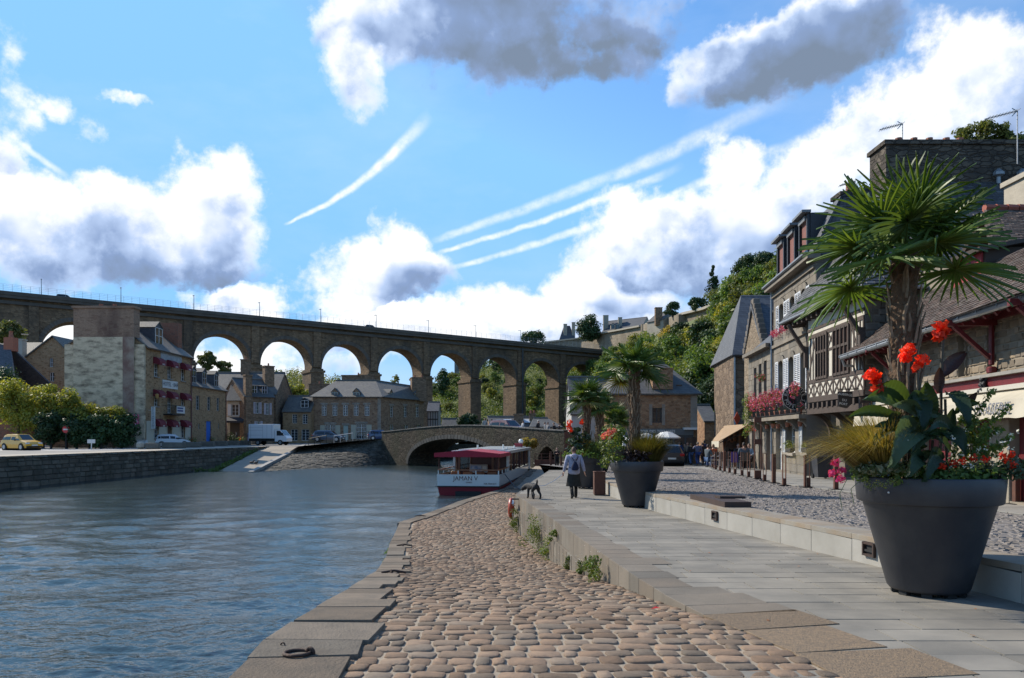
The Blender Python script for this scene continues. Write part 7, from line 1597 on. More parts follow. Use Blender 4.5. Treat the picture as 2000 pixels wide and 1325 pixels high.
for i, (px, py, w, h, lb) in enumerate([(275, 877, .8, .75, 'pale stone bollard before the dark shrubs'), (299, 877, 1.3, .62, 'stone block just left of the white hatchback'), (340, 875.5, 2.4, .62, 'long stone block in front of the white hatchback'), (374.5, 873.8, 2.0, .6, 'stone block at the end of the hotel front'), (404.6, 872.2, 1.75, .62, 'stone block opposite the blue door'), (432, 871, 1.6, .62, 'stone block right of the blue door flowers'), (456, 870, 1.5, .62, 'stone block before the black awning'), (479, 869.5, 1.5, .62, 'stone block left of the information panel'), (503, 869, 1.6, .66, 'stone block under the rear of the white truck')]):
    d = 1.38*F/(py-850); p = G(px, d, -1.39); b = MB(); b.bbox(p+V((0, 0, h/2)), (w, .6 if i else .7, h), .06 if i else .2); o = b.build('stone_block', M('pale_stone', (.42, .37, .29), (.33, .29, .23), sc=3, bump=.5) if i == 0 else BLKM); tag(o, lb, 'stone block', 'stone blocks edging the left quay')
t = thing('road_sign', 'red round no entry sign on a dark pole near the quay', 'sign', G(129, 76, -1.39)); c = G(129, 76, .55); MB().tube([G(129, 76, -1.39), c], .04, 6).build('pole', IRON, t); b = MB(); disc(b, c+V((0, -.04, 0)), .36, .03, 24); pd_ = b.build('disc', M('sign_red', (.5, .03, .03), rough=.5), t); b = MB(); b.box((c.x-.25, c.y-.062, c.z-.07), (c.x+.25, c.y-.045, c.z+.07)); b.build('bar', WPLATE, pd_)
t = thing('low_barrier', 'low white barrier board on the sandy path', 'barrier', G(178, 72, -1.39)); p = G(178, 72, -1.39); b = MB(); b.box((p.x-.36, p.y, p.z+.62), (p.x+.36, p.y+.05, p.z+.98)); b.build('board', WPLATE, t); MB().tube([p, p+V((0, .08, .7))], .05, 6).build('post', WPLATE, t)
for i, (x0, d0, x1, d1, z0, z1, lb) in enumerate([(-25.3, 95.6, -22.6, 93.6, -1.4, -.98, 'black tubular railing at the head of the slipway'), (-21.6, 93.2, -19.2, 92.6, -1.05, -.7, 'pale tubular railing beside the quay wall before the corner house'), (-18.6, 92.8, -16.6, 92.6, -.7, -.5, 'tubular railing at the foot of the bridge parapet')]):
    t = thing('tube_railing', lb, 'railing', (x0, d0, z0), 0, 'short railings on the bridge approach'); m_ = IRON if i != 1 else ALU; a, c = V((x0, d0, z0)), V((x1, d1, z1))
    for k in range(4): p = a.lerp(c, k/3); b = MB(); b.tube([p, p+V((0, 0, .95))], .035, 6); b.build('post', m_, t)
    b = MB(); b.tube([a+V((0, 0, .95)), c+V((0, 0, .95))], .035, 6); b.build('rail', m_, t)
t = thing('grit_box', 'small white box on the ground by the hotel corner', 'box', G(278, 84.5, -1.39)); p = G(278, 84.5, -1.39); b = MB(); b.bbox(p+V((0, 0, .4)), (1.0, .5, .8), .05); b.build('box', FRAMEW, t); b = MB(); b.box((p.x-.52, p.y-.27, p.z+.8), (p.x+.52, p.y+.27, p.z+.86)); b.build('lid', FRAMEW, t)
b = MB(); rs = random.Random(5)
for i in range(16):
    x_, y = rs.uniform(2.3, 4.8), rs.uniform(5.6, 12); c = V((x_, y, zr(y)+.008)); a = rs.uniform(0, 6); s = rs.uniform(.012, .028); b.quad(*[c+V((s*k*math.cos(a+q), s*math.sin(a+q)*1.2, rs.uniform(0, .01))) for q, k in ((0, 1), (1.57, .6), (3.14, 1), (4.7, .6))])
o = b.build('fallen_leaves', M('dry_leaf', (.30, .12, .03), (.22, .07, .03), rough=.8, rnd=.3)); o['kind'] = 'stuff'
t = MB(); c = V((1.72, 9.1, zq(9.1)-.0)); c = G(1281, 7.7, zq(7.7)+.01); b = MB(); b.quad(c+V((-.05, 0, 0)), c+V((0, -.03, .015)), c+V((.05, .0, .01)), c+V((0, .03, .02))); tag(b.build('fallen_petal', M('red_petal', (.5, .02, .02))), 'single red petal lying on the cobbles', 'petal')
NR = np.random.default_rng(11)
def leafquads(c, size, nrm=None, spread=1.0, asp=.55):
    """one rhombic leaf per centre: c (n,3), size scalar/array; returns verts, faces"""
    n_ = len(c); r = NR.normal(size=(n_, 3))
    if nrm is not None: r = r*spread+nrm
    nn = r/np.linalg.norm(r, axis=1, keepdims=True); a = NR.normal(size=(n_, 3)); x = np.cross(nn, a); x /= np.linalg.norm(x, axis=1, keepdims=True)+1e-9; y = np.cross(nn, x)
    s = (np.ones(n_)*size*NR.uniform(.65, 1.3, n_))[:, None]
    v = np.stack([c-x*s*.5, c-y*s*asp*.5+nn*s*.06, c+x*s*.5, c+y*s*asp*.5+nn*s*.06], 1).reshape(-1, 3)
    return v, np.arange(n_*4, dtype=np.int32).reshape(-1, 4)
def cloud(clumps, radii, per, leaf, flat=1.0, dens=None):
    """leaf centres on the shells of clumps; outward-ish normals"""
    cl = np.repeat(np.asarray(clumps, float), per, 0); rd = np.repeat(np.asarray(radii, float), per)
    d = NR.normal(size=cl.shape); d /= np.linalg.norm(d, axis=1, keepdims=True); rr_ = NR.uniform(.45, 1.05, len(cl))[:, None]
    p = cl+d*rr_*rd[:, None]*np.array([1, 1, flat]); nrm = d+np.array([0, 0, .35]); return leafquads(p, leaf, nrm, .55)
def crownclumps(rx, ry, rz, k, seed, top=0, shape='round'):
    g = np.random.default_rng(seed); u = g.normal(size=(k, 3)); u /= np.linalg.norm(u, axis=1, keepdims=True); r = g.uniform(.35, .95, k)[:, None]**.6
    c = u*r*np.array([rx, ry, rz])*.8
    if shape == 'cone':
        z = g.uniform(0, 1, k); a = g.uniform(0, 6.28, k); rr_ = (1-z)*.85+.05; c = np.stack([np.cos(a)*rr_*rx*g.uniform(.3, 1, k), np.sin(a)*rr_*ry*g.uniform(.3, 1, k), (z*2-1)*rz], 1)
    c[:, 2] += top; return c
BARK = M('bark', (.07, .055, .042), (.045, .036, .03), rough=.95, sc=8, bump=.8, bsc=30)
def trunkmesh(h, r, seed, limbs=6, spread=.5, name='trunk'):
    rs = random.Random(seed); b = MB(); pts = [V((0, 0, -.4)), V((rs.uniform(-.1, .1)*h*.1, 0, h*.35)), V((rs.uniform(-.3, .3)*h*.1, rs.uniform(-.3, .3)*h*.1, h*.75))]; b.tube(pts, [r*1.25, r*.9, r*.4], 7)
    for i in range(limbs):
        a = 6.28*i/limbs+rs.uniform(-.4, .4); s = pts[1].lerp(pts[2], rs.uniform(0, .9)); e = s+V((math.cos(a)*h*spread*.5, math.sin(a)*h*spread*.5, h*rs.uniform(.15, .4))); b.tube([s, s.lerp(e, .5)+V((0, 0, h*.04)), e], [r*.45, r*.3, r*.1], 5)
    return b
LG = {'green': leafmat('leaf_green', [(0.0543, 0.101, 0.0248), (0.0853, 0.147, 0.0341), (0.132, 0.194, 0.0465)]), 'dark': leafmat('leaf_dark', [(0.0217, 0.0465, 0.0186), (0.0341, 0.0697, 0.0248), (0.0543, 0.093, 0.031)], .2), 'yellow': leafmat('leaf_yellow', [(0.155, 0.194, 0.0341), (0.232, 0.248, 0.0434), (0.31, 0.264, 0.0465)]),
      'gold': leafmat('leaf_gold', [(0.248, 0.186, 0.0388), (0.31, 0.217, 0.0465), (0.217, 0.202, 0.0388)]), 'olive': leafmat('leaf_olive', [(0.093, 0.121, 0.0372), (0.132, 0.155, 0.0465), (0.171, 0.178, 0.0543)])}
def tree(name, label, cat, size, mat, seed, leaf=.45, clumps=34, per=90, shape='round', th=None, group=None, crown='crown', cr=.36):
    """tree built at the origin: size = (rx, ry, rz) of crown; th = height of crown centre"""
    rx, ry, rz = size; th = th if th is not None else rz*1.25; t = thing(name, label, cat, (0, 0, 0), 0, group)
    cc = crownclumps(rx, ry, rz, clumps, seed, th, shape); rad = NR.uniform(.7, 1.25, len(cc))*(rx*rz)**.5*cr
    if shape == 'cone': rad = rad*np.clip(1.15-(cc[:, 2]-th+rz)/(2*rz), .25, 1)
    v, f = cloud(cc, rad, per, leaf, .75); link_np(crown, v, f, mat, t, kind=None)
    trunkmesh(th+rz*.3, max(.06, rx*.06), seed, 6, .5*rx/max(1, th)).build('trunk' if th > .9 else 'stem', BARK, t); return t
def plant_at(t, px, py, d, rz=0, sc=None, dz=0):
    p = P(px, py, d); p.z += dz; return place(t, p, rz, sc=sc)
KINDS = [('green', 'round green broadleaf tree', 3.2, 3.4), ('olive', 'olive green broadleaf tree', 3.4, 3.2), ('yellow', 'yellowing broadleaf tree', 3.0, 3.0), ('dark', 'dark green broadleaf tree', 2.8, 3.6), ('green', 'broad green spreading tree', 4.2, 3.0)]
PROT = [tree('hillside_tree', 'x', 'tree', (r, r, z), LG[m], 30+i, .55, 30, 60) for i, (m, lb, r, z) in enumerate(KINDS)]
used = set(); rs = random.Random(17); cnt = 0; tries = 0
while cnt < 250 and tries < 4000:
    tries += 1; u, v = rs.random(), rs.random()**.8*.78; p = hillR(u, v); px = 1000+p.x/p.y*F; py = 850-p.z/p.y*F
    if not 838 < px < 2010 or py > 850: continue
    if px > 1640 and rs.random() < .6: continue
    if 1262 < px < 1395 and v > .46: continue          # the grassy slope below the ramparts
    if 1090 < px < 1262 and v > .64: continue
    k = rs.choices(range(5), (4, 3, 3, 2, 3))[0]
    if px > 1330 and v < .35: k = rs.choice((3, 3, 0, 4))
    s = rs.uniform(.6, 1.15)*(1 if p.y > 160 else .8)
    t = PROT[k] if k not in used else copy_tree(PROT[k]); used.add(k)
    zone = 'beyond the viaduct arches' if px < 1100 else 'behind the palms and corner restaurant' if px < 1330 else 'above the bend of the street'
    place(t, p-V((0, 0, 1.2*s)), rs.uniform(0, 6.28), KINDS[k][1]+(' low' if v < .25 else ' midway up' if v < .5 else ' high')+' on the hillside '+(zone if px >= 1100 else 'through the sixth arch' if px < 925 else 'through the seventh arch' if px < 1015 else 'through the eighth arch'), 'trees covering the hillside '+zone, sc=s); cnt += 1
for k in range(5):
    if k not in used:
        for c in list(PROT[k].children): bpy.data.objects.remove(c)
        bpy.data.objects.remove(PROT[k])
cc = []; rd = []; rs = random.Random(4)
while len(cc) < 2600:
    u, v = rs.random(), rs.random()*.78; p = hillR(u, v); px = 1000+p.x/p.y*F; py = 850-p.z/p.y*F
    if not 835 < px < 1640 or py > 852 or (1275 < px < 1400 and v > .5) or (px > 1440 and rs.random() < .6): continue
    cc.append(tuple(p+V((0, 0, .6)))); rd.append(rs.uniform(1.3, 2.6)*(.6+p.y/300))
v, f = cloud(cc, rd, 40, .75, .7); o = link_np('undergrowth', v, f, leafmat('undergrowth_leaf', [(0.048, 0.088, 0.024), (0.096, 0.136, 0.0352), (0.16, 0.184, 0.048), (0.08, 0.12, 0.032)])); o['kind'] = 'stuff'
cc = []
while len(cc) < 520:
    u, v = rs.uniform(.2, 1), rs.random()*.8; p = hillF(u, v); cc.append(tuple(p+V((0, 0, 2))))
v, f = cloud(cc, NR.uniform(3.5, 6.5, len(cc)), 60, 1.2, .8); o = link_np('woodland', v, f, leafmat('far_wood', [(0.078, 0.111, 0.039), (0.117, 0.143, 0.052), (0.169, 0.169, 0.0585), (0.13, 0.124, 0.052)])); o['kind'] = 'stuff'
def spot(name, label, px, py, d, rpx, hpx, mat, seed, leaf=.5, clumps=36, per=90, shape='round', ground=None, cat='tree', cr=.36):
    """crown centred on photo px,py at distance d"""
    c = P(px, py, d); rx = rpx/F*d; rz = hpx/F*d; th = rz*.72 if ground is None else c.z-ground
    t = tree(name, label, cat, (rx, rx, rz), LG[mat] if mat in LG else mat, seed, leaf, clumps, per, shape, th, cr=cr); place(t, V((c.x, c.y, c.z-th))); return t
spot('broadleaf_tree', 'large round dark tree standing before the chateau', 1151, 642, 322, 26, 31, 'dark', 51, .8, 60, 120)
spot('broadleaf_tree', 'small round tree rising just over the far viaduct railing', 1042, 660, 322, 26, 16, 'dark', 52, .8, 40, 100)
spot('broadleaf_tree', 'dark bushy tree on the rampart beside the pointed house', 1313, 604, 214, 18, 18, 'dark', 53, .5, 30, 90)
spot('broadleaf_tree', 'dark tree cluster just left of the tall conifer', 1362, 594, 196, 22, 18, 'dark', 54, .5, 30, 90)
spot('conifer', 'tall dark conifer left of the round tower', 1393, 556, 178, 20, 36, 'dark', 55, .5, 44, 80, 'cone')
spot('broadleaf_tree', 'big dark tree above the round tower', 1461, 524, 138, 34, 32, 'dark', 56, .42, 46, 110)
spot('broadleaf_tree', 'second dark tree crown right of the tower top', 1492, 512, 132, 24, 26, 'dark', 66, .42, 40, 110)
spot('broadleaf_tree', 'yellow green tree touching the inn roof', 1519, 530, 118, 28, 38, 'olive', 57, .4, 44, 110)
spot('broadleaf_tree', 'bright green shrub tree behind the tower wall', 1440, 552, 134, 20, 9, 'green', 58, .35, 20, 80)
spot('broadleaf_tree', 'golden brown tree below the bastion', 1306, 657, 196, 26, 22, 'gold', 59, .5, 34, 100)
spot('broadleaf_tree', 'green tree below the round tower', 1420, 612, 140, 40, 34, 'green', 60, .42, 46, 110)
spot('broadleaf_tree', 'olive tree left of the slate roofed house at tower height', 1385, 640, 150, 34, 28, 'olive', 61, .42, 40, 110)
spot('broadleaf_tree', 'yellow tree standing out halfway up the hillside', 1412, 690, 112, 40, 34, 'yellow', 62, .38, 46, 110)
spot('broadleaf_tree', 'golden yellow tree leaning on the big slate roof', 1440, 662, 100, 22, 40, 'gold', 63, .34, 36, 110)
spot('broadleaf_tree', 'deep dark tree mass behind the restaurant roof', 1400, 780, 96, 48, 60, 'dark', 64, .38, 60, 130)
spot('broadleaf_tree', 'dark green tree beside the big slate house wall', 1424, 742, 88, 24, 50, 'dark', 65, .36, 50, 110)
spot('broadleaf_tree', 'tree with thinning leaves above the widest chimney', 1918, 270, 62, 66, 34, 'olive', 67, .3, 60, 70, cr=.26)
spot('broadleaf_tree', 'pale leaved tree right of the widest chimney', 1990, 300, 60, 40, 50, 'olive', 68, .3, 50, 70, cr=.28)
spot('broadleaf_tree', 'airy tree seen through the viaduct arch beside the hotel', 404, 706, 330, 22, 24, 'olive', 69, .9, 60, 60, ground=18, cr=.24)
spot('broadleaf_tree', 'lower airy tree right of the first in the arch beside the hotel', 437, 718, 330, 18, 16, 'olive', 70, .9, 40, 60, ground=18, cr=.26)
spot('fir_tree', 'dark fir rising behind the stone house chimney', 531, 748, 142, 19, 30, 'dark', 71, .5, 50, 90, 'round')
spot('broadleaf_tree', 'bright yellow tree behind the low wing roof', 572, 768, 150, 30, 20, 'yellow', 72, .5, 40, 110)
spot('broadleaf_tree', 'yellow green tree just right of the bright yellow one', 596, 776, 152, 26, 14, 'yellow', 73, .5, 30, 110)
spot('pine_tree', 'thin wispy pine above the corner house roof ridge', 772, 743, 300, 11, 16, 'olive', 74, .8, 26, 14, cr=.22)
spot('broadleaf_tree', 'dark bushes massed behind the people on the bridge', 912, 822, 104, 26, 15, 'dark', 75, .35, 30, 100)
spot('broadleaf_tree', 'dark tree under the arch left of the hilltop manor', 864, 745, 350, 14, 34, 'dark', 76, .9, 30, 80)
spot('broadleaf_tree', 'yellow green willow like tree behind the last viaduct arch', 1138, 716, 330, 18, 16, 'yellow', 77, .7, 30, 90)
spot('leafy_tree', 'leafy tree top against the viaduct at the far edge', 14, 655, 128, 34, 30, 'olive', 78, .45, 46, 100)
spot('ivy_bush', 'golden ivy hanging on the bridge over the towpath', 1033, 868, 70, 22, 13, 'gold', 79, .22, 24, 90, cat='bush', cr=.4)
for (px, py, d, rx, rz, m, lb) in [(36, 790, 80.2, 42, 66, 'yellow', 'tall yellow green shrub beside the cypress'), (84, 792, 80.0, 44, 62, 'yellow', 'yellow green shrub before the small gabled house'), (130, 802, 79.6, 42, 52, 'yellow', 'yellow green shrub against the left end of the stained gable'), (176, 816, 79.5, 40, 44, 'yellow', 'low yellow green shrub in the middle of the stained gable'), (222, 820, 79.6, 32, 38, 'yellow', 'olive shrub under the right part of the stained gable'),
                                (100, 836, 77.5, 36, 36, 'dark', 'dark glossy shrub right of the brick wall'), (150, 842, 77.5, 38, 34, 'dark', 'dark shrub behind the road sign'), (198, 838, 78, 38, 38, 'dark', 'big dark shrub left of the hotel corner'), (238, 838, 79, 30, 38, 'dark', 'dark shrub nearest the pink sign')]:
    spot('shrub', lb, px, py, d, rx, rz, m, px, .28, 40, 150, ground=-1.45, cat='shrub')
for px, h, lb in ((12, 56, 'tall dark clipped cypress at the very edge'), (-4, 48, 'second cypress cut by the picture edge')): spot('cypress', lb, px, 760, 84, 10, h, 'dark', 90+px, .22, 60, 90, 'round', ground=-1.45, cat='cypress', cr=.9)
cc = [tuple(V((-82+i*.9, 82.2, 2.15))) for i in range(36)]; v, f = cloud(cc, NR.uniform(.2, .45, 36), 60, .2); tag(link_np('ivy', v, f, LG['dark']), 'dark ivy along the top of the brick wall', 'ivy')
cc = [tuple(SBL.lerp(STL, t_)+V((-.25, 0, .15))) for t_ in fr_(.0, .75, 14)]+[tuple(SBL+V((-.6*i, .4, .2))) for i in range(4)]; v, f = cloud(cc, NR.uniform(.25, .6, len(cc)), 70, .2, .6); tag(link_np('weeds', v, f, LG['green']), 'green weeds growing along the slipway edge', 'weeds')
PALM = leafmat('palm_leaf', [(.06, .105, .024), (.085, .14, .03), (.125, .18, .045)], .32, .40); PALMY = leafmat('palm_old_leaf', [(.09, .10, .025), (.15, .13, .03), (.07, .085, .022)], .25); FIB = M('palm_fibre', (.11, .06, .032), (.17, .115, .07), rough=.95, sc=12, amt=.8, bump=1.5, bsc=40); STUB = M('leaf_stub', (.26, .19, .125), (.15, .105, .065), rough=.9, sc=10, rnd=.25)
def frond(rs, az_, el_, pet, R_, nseg=30, droop=.5, tint=None):
    dv = V((math.cos(az_)*math.cos(el_), math.sin(az_)*math.cos(el_), math.sin(el_))); up = V((0, 0, 1)); s = dv.cross(up).normalized() if abs(dv.z) < .99 else V((1, 0, 0))
    p0 = dv*.05; hub = dv*pet+V((0, 0, -.10*pet)); b = MB(); b.tube([p0, dv*pet*.5+V((0, 0, -.01)), hub], [.014, .010, .008], 5)
    t = (dv+V((0, 0, -.25))).normalized(); n_ = s.cross(t).normalized(); tw = rs.uniform(-.5, .5); s2 = s*math.cos(tw)+n_*math.sin(tw); n2 = t.cross(s2).normalized()
    for i in range(nseg):
        a = R(-148)+R(296)*i/(nseg-1)+rs.uniform(-.03, .03); L = R_*(.78+.22*math.cos(a*.55))*rs.uniform(.88, 1.06); d = t*math.cos(a)+s2*math.sin(a); side = (s2*math.cos(a)-t*math.sin(a)); fold = n2*.012; wd = R_*.029; cup = rs.uniform(.02, .16)
        base = len(b.v); K = 6; tip = rs.uniform(.6, 1.5)*droop; brk = rs.random() < .16
        for k in range(K+1):
            q = k/K; w = wd*(1-q)**.55*(.75+1.2*q if q < .35 else 1.17)*(.3+.7*min(1, q*5)); c = hub+d*L*q+n2*cup*L*q*(1-q)*1.3+V((0, 0, -1))*L*tip*(.22*q**2.4+(.55*max(0, q-.6)**1.5*2 if brk else 0))
            b.v += [tuple(c-side*w+fold), tuple(c-fold), tuple(c+side*w+fold)]
        for k in range(K):
            o = base+k*3; b.f += [(o, o+1, o+4, o+3), (o+1, o+2, o+5, o+4)]; b.mi += [0, 0]
    return b
def palm(label, base, hub, R_, seed, n_=24, r=(.17, .13), drop=1.0, skirt=0):
    rs = random.Random(seed); base, hub = V(base), V(hub); t = thing('palm_tree', label, 'palm', base, 0); b = MB(); H = hub.z-base.z; NS, NV = 20, int(H/.05)
    ph = [rs.uniform(0, 6.28) for _ in range(4)]
    def fn(u, v):
        a = u*6.2832; rad = (r[0]+(r[1]-r[0])*v)*(1+.10*math.sin(7*a+ph[0]+v*H*23)+.07*math.sin(11*a+ph[1]-v*H*31)+.05*math.sin(v*H*50+ph[2]))*(1+.35*max(0, v-.82)*3*(1-v)*6); p = base.lerp(hub, v)+V((.03*math.sin(v*3+ph[3]), .02*math.sin(v*4), 0)); return p+V((rad*math.cos(a), rad*math.sin(a), 0))
    b.grid(fn, NS, max(8, NV)); b.build('trunk', FIB, t, smooth=False)
    st = MB()
    for i in range(int(H*34)):   # old leaf bases hugging the trunk
        v = rs.uniform(.02, .95); a = rs.uniform(0, 6.28); rad = (r[0]+(r[1]-r[0])*v)*.95; p = base.lerp(hub, v)+V((math.cos(a)*rad, math.sin(a)*rad, 0)); o = V((math.cos(a), math.sin(a), 0)); L = rs.uniform(.1, .22)*R_/.8; sd_ = V((-math.sin(a), math.cos(a), 0))*rs.uniform(-.25, .25)
        st.tube([p-V((0, 0, L*.3)), p+o*.035+V((0, 0, L*.35)), p+o*rs.uniform(.05, .10)+sd_*L+V((0, 0, L))], [.02, .016, .007], 4)
    st.build('leaf_base', STUB, t, kind='stuff')
    fb = MB()
    for i in range(int(H*380)):
        v = rs.uniform(.0, .98); a = rs.uniform(0, 6.28); rad = (r[0]+(r[1]-r[0])*v)*.97; p = base.lerp(hub, v)+V((math.cos(a)*rad, math.sin(a)*rad, 0)); e = p+V((math.cos(a)*.05, math.sin(a)*.05, rs.uniform(-.05, .08)))+V((rs.uniform(-.05, .05), rs.uniform(-.05, .05), 0)); w = V((-math.sin(a), math.cos(a), 0))*.004; fb.quad(p-w, p+w, e)
    fb.build('fibre', FIB, t, kind='stuff')
    for i in range(n_):
        f = i/n_; el_ = R(82)-R(88)*f**.85+rs.uniform(-.12, .12); az_ = i*2.39996+rs.uniform(-.25, .25); b = frond(rs, az_, el_, R_*rs.uniform(.40, .56), R_*rs.uniform(.56, .70), 34, drop*(.5+.9*f))
        off_ = hub-V((0, 0, .18*f)); b.v = [(x+off_.x, y+off_.y, z+off_.z) for x, y, z in b.v]; b.build('frond', PALMY if (f > .9 and rs.random() < .6) else PALM, t)
    return t
z0 = zr(8.4)+1.2
palm('largest fan palm rising from the near planter of red cannas', (4.40, 8.55, z0-.05), (4.38, 8.6, 2.03), 1.14, 3, 15, (.13, .125), .7)
palm('fan palm with a slim trunk in the golden grass planter', (3.42, 21.4, zr(21.4)+1.15), P(1237, 722, 21.4), 1.02, 5, 15, (.145, .14), .75)
palm('fan palm just behind the walking woman', (2.90, 29.9, zr(30)+1.15), P(1147, 778, 29.8), .95, 8, 16, (.15, .14), .8)
palm('shaggy fan palm partly hidden behind the woman\'s palm', (4.12, 36.5, zp(36)+1.15), P(1172, 795, 36.5), 1.0, 12, 18, (.2, .18), .9)
palm('smallest fan palm before the corner restaurant wall', (6.25, 46, zp(46)+1.15), P(1203, 822, 46), 1.1, 15, 16, (.15, .13), .9)
def grass(label, c, n_, L, mat, lean=V((0, 0, 0)), spread=1.0, w=.004, seed=1, base=.12, rise=1.35):
    rs = random.Random(seed); b = MB(); c = V(c)
    for i in range(n_):
        a = rs.uniform(0, 6.28); o = V((math.cos(a), math.sin(a), 0)); s = V((-o.y, o.x, 0))*w*rs.uniform(.6, 1.3); p = c+o*rs.uniform(0, base); l = L*rs.uniform(.65, 1.1); out_ = (o*rs.uniform(.15, .95)*spread+lean*rs.uniform(.5, 1.2))*l; pts = [p+out_*q+V((0, 0, l*(rise*q-.62*q*q*(.35+out_.length/l)))) for q in (0, .33, .66, 1)]; k = len(b.v)
        for q, pt_ in enumerate(pts): ww = s*(1, .9, .6, .1)[q]; b.v += [tuple(pt_-ww), tuple(pt_+ww)]
        for q in range(3): b.f.append((k+2*q, k+2*q+1, k+2*q+3, k+2*q+2)); b.mi.append(0)
    t = thing('ornamental_grass', label, 'grass', c); b.build('blade', mat, t, kind='stuff'); return t
GOLD = leafmat('golden_grass', [(0.2, 0.144, 0.0312), (0.25, 0.175, 0.0375), (0.125, 0.125, 0.0312), (0.3, 0.213, 0.075)], .35); 
def canna_leaf(p0, p1, w, bend=.15, n_=None, twist=0):
    """leaf blade from p0 (base) to p1 (tip), half width w, arching by bend"""
    p0, p1 = V(p0), V(p1); ax_ = p1-p0; L = ax_.length; ax_.normalize(); view = V((0, -1, .35)).normalized(); s = ax_.cross(view).normalized(); nn = s.cross(ax_).normalized(); s = (s*math.cos(twist)+nn*math.sin(twist)); nn = s.cross(ax_).normalized(); b = MB()
    def fn(u, v):
        q = v; x = (u-.5)*2; ww = w*(math.sin(math.pi*min(1, q*.93+.05))**.75)*(1-.25*q); rib = .0075*math.sin(q*62-abs(x)*9)*(1-abs(x)*.4)*w/.1
        return p0+ax_*L*q+V((0, 0, bend*L*4*q*(1-q)-.10*L*q*q))+s*x*ww+nn*(abs(x)**1.3*w*.42+rib)
    b.grid(fn, 8, 44); return b
CDK = leafmat('canna_leaf', [(0.0286, 0.0468, 0.026), (0.0338, 0.0585, 0.0312), (0.039, 0.065, 0.0338)], .22, .36); CLT = leafmat('canna_leaf_pale', [(.075, .11, .06), (.085, .12, .065)], .25, .35); CPU = leafmat('canna_leaf_purple', [(.032, .016, .018), (.045, .022, .02)], .2, .36); CGR = leafmat('canna_leaf_green', [(.035, .06, .02), (.05, .075, .022)], .3, .36); CST = M('canna_stem', (.05, .04, .025), (.07, .05, .03), sc=6)
REDF = leafmat('red_flower', [(.62, .035, .012), (.72, .06, .015), (.55, .02, .01)], .35, .5); PINKF = leafmat('pink_flower', [(.60, .045, .20), (.70, .09, .27), (.5, .03, .16)], .35, .5); WHF = leafmat('white_flower', [(.72, .72, .68), (.65, .62, .6)], .3, .6); MAGF = leafmat('magenta_flower', [(.42, .03, .14), (.6, .10, .25), (.35, .015, .08), (.7, .3, .42)], .35, .5); CORF = leafmat('coral_flower', [(.7, .16, .16), (.75, .35, .3), (.6, .05, .1)], .35, .5)
def canna(label, base, stems, leaves):
    t = thing('canna_plant', label, 'plant', base); base = V(base)
    for pts, rad in stems:
        b = MB(); b.tube([P(*q) for q in pts], rad, 6); b.build('stem', CST, t)
    for (a, e, w, bend, m, tw) in leaves: canna_leaf(P(*a), P(*e), w, bend, twist=tw).build('leaf', m, t, smooth=True)
    return t
def bloom(par, c, r, mat, n_=26, leaf=.05, nm='flower', flat=1):
    d = NR.normal(size=(n_, 3)); d /= np.linalg.norm(d, axis=1, keepdims=True); p = np.array(c)+d*r*np.array([1, 1, flat])*NR.uniform(.4, 1, (n_, 1)); v, f = leafquads(p, leaf, d, .6, .7); return link_np(nm, v, f, mat, par, kind='stuff' if leaf < r*.35 else None)
dC = 8.25
c1 = canna('canna with two orange red flower heads and broad dark leaves leaning outward', G(1770, 8.3, -.5),
           [([(1775, 925, 8.35), (1772, 840, 8.3), (1745, 790, 8.2), (1712, 745, 8.1)], .012), ([(1790, 925, 8.3), (1780, 850, 8.25), (1768, 800, 8.2)], .016)],
           [((1772, 786, 8.25), (1710, 742, 8.0), .10, .10, CGR, .5), ((1768, 800, 8.2), (1684, 768, 7.9), .105, .10, CGR, .2), ((1752, 818, 8.15), (1656, 803, 7.9), .085, .06, CGR, -.2), ((1756, 812, 8.15), (1722, 838, 7.9), .08, .05, CDK, .3), ((1760, 850, 8.1), (1706, 825, 7.8), .07, .05, CDK, -.3), ((1748, 842, 8.1), (1700, 868, 7.8), .06, .08, CLT, -.6)])
for px, py in ((1703, 733), (1713, 757)): bloom(c1, P(px, py, 8.05), .085, REDF, 46, .085)
c2 = canna('canna with paired red flower heads in front of the palm trunk', G(1795, 8.2, -.5),
           [([(1800, 925, 8.2), (1797, 830, 8.15), (1794, 760, 8.1), (1790, 705, 8.1)], .014), ([(1815, 925, 8.2), (1822, 860, 8.1)], .014)],
           [((1798, 850, 8.05), (1733, 900, 7.6), .165, .22, CLT, .1), ((1812, 826, 8.1), (1806, 738, 8.05), .12, .0, CGR, .2), ((1796, 786, 8.1), (1799, 838, 7.8), .12, .25, CDK, 0), ((1800, 776, 8.1), (1764, 784, 7.9), .06, .12, CDK, .4), ((1824, 852, 8.05), (1778, 880, 7.7), .08, .10, CLT, -.5), ((1800, 905, 8.0), (1768, 922, 7.6), .13, .22, CDK, .2), ((1806, 900, 8.05), (1752, 880, 7.8), .07, .10, CGR, -.5)])
for px, py, r in ((1776, 683, .075), (1768, 697, .06), (1799, 706, .075), (1790, 716, .05)): bloom(c2, P(px, py, 8.08), r, REDF, 36, .075)
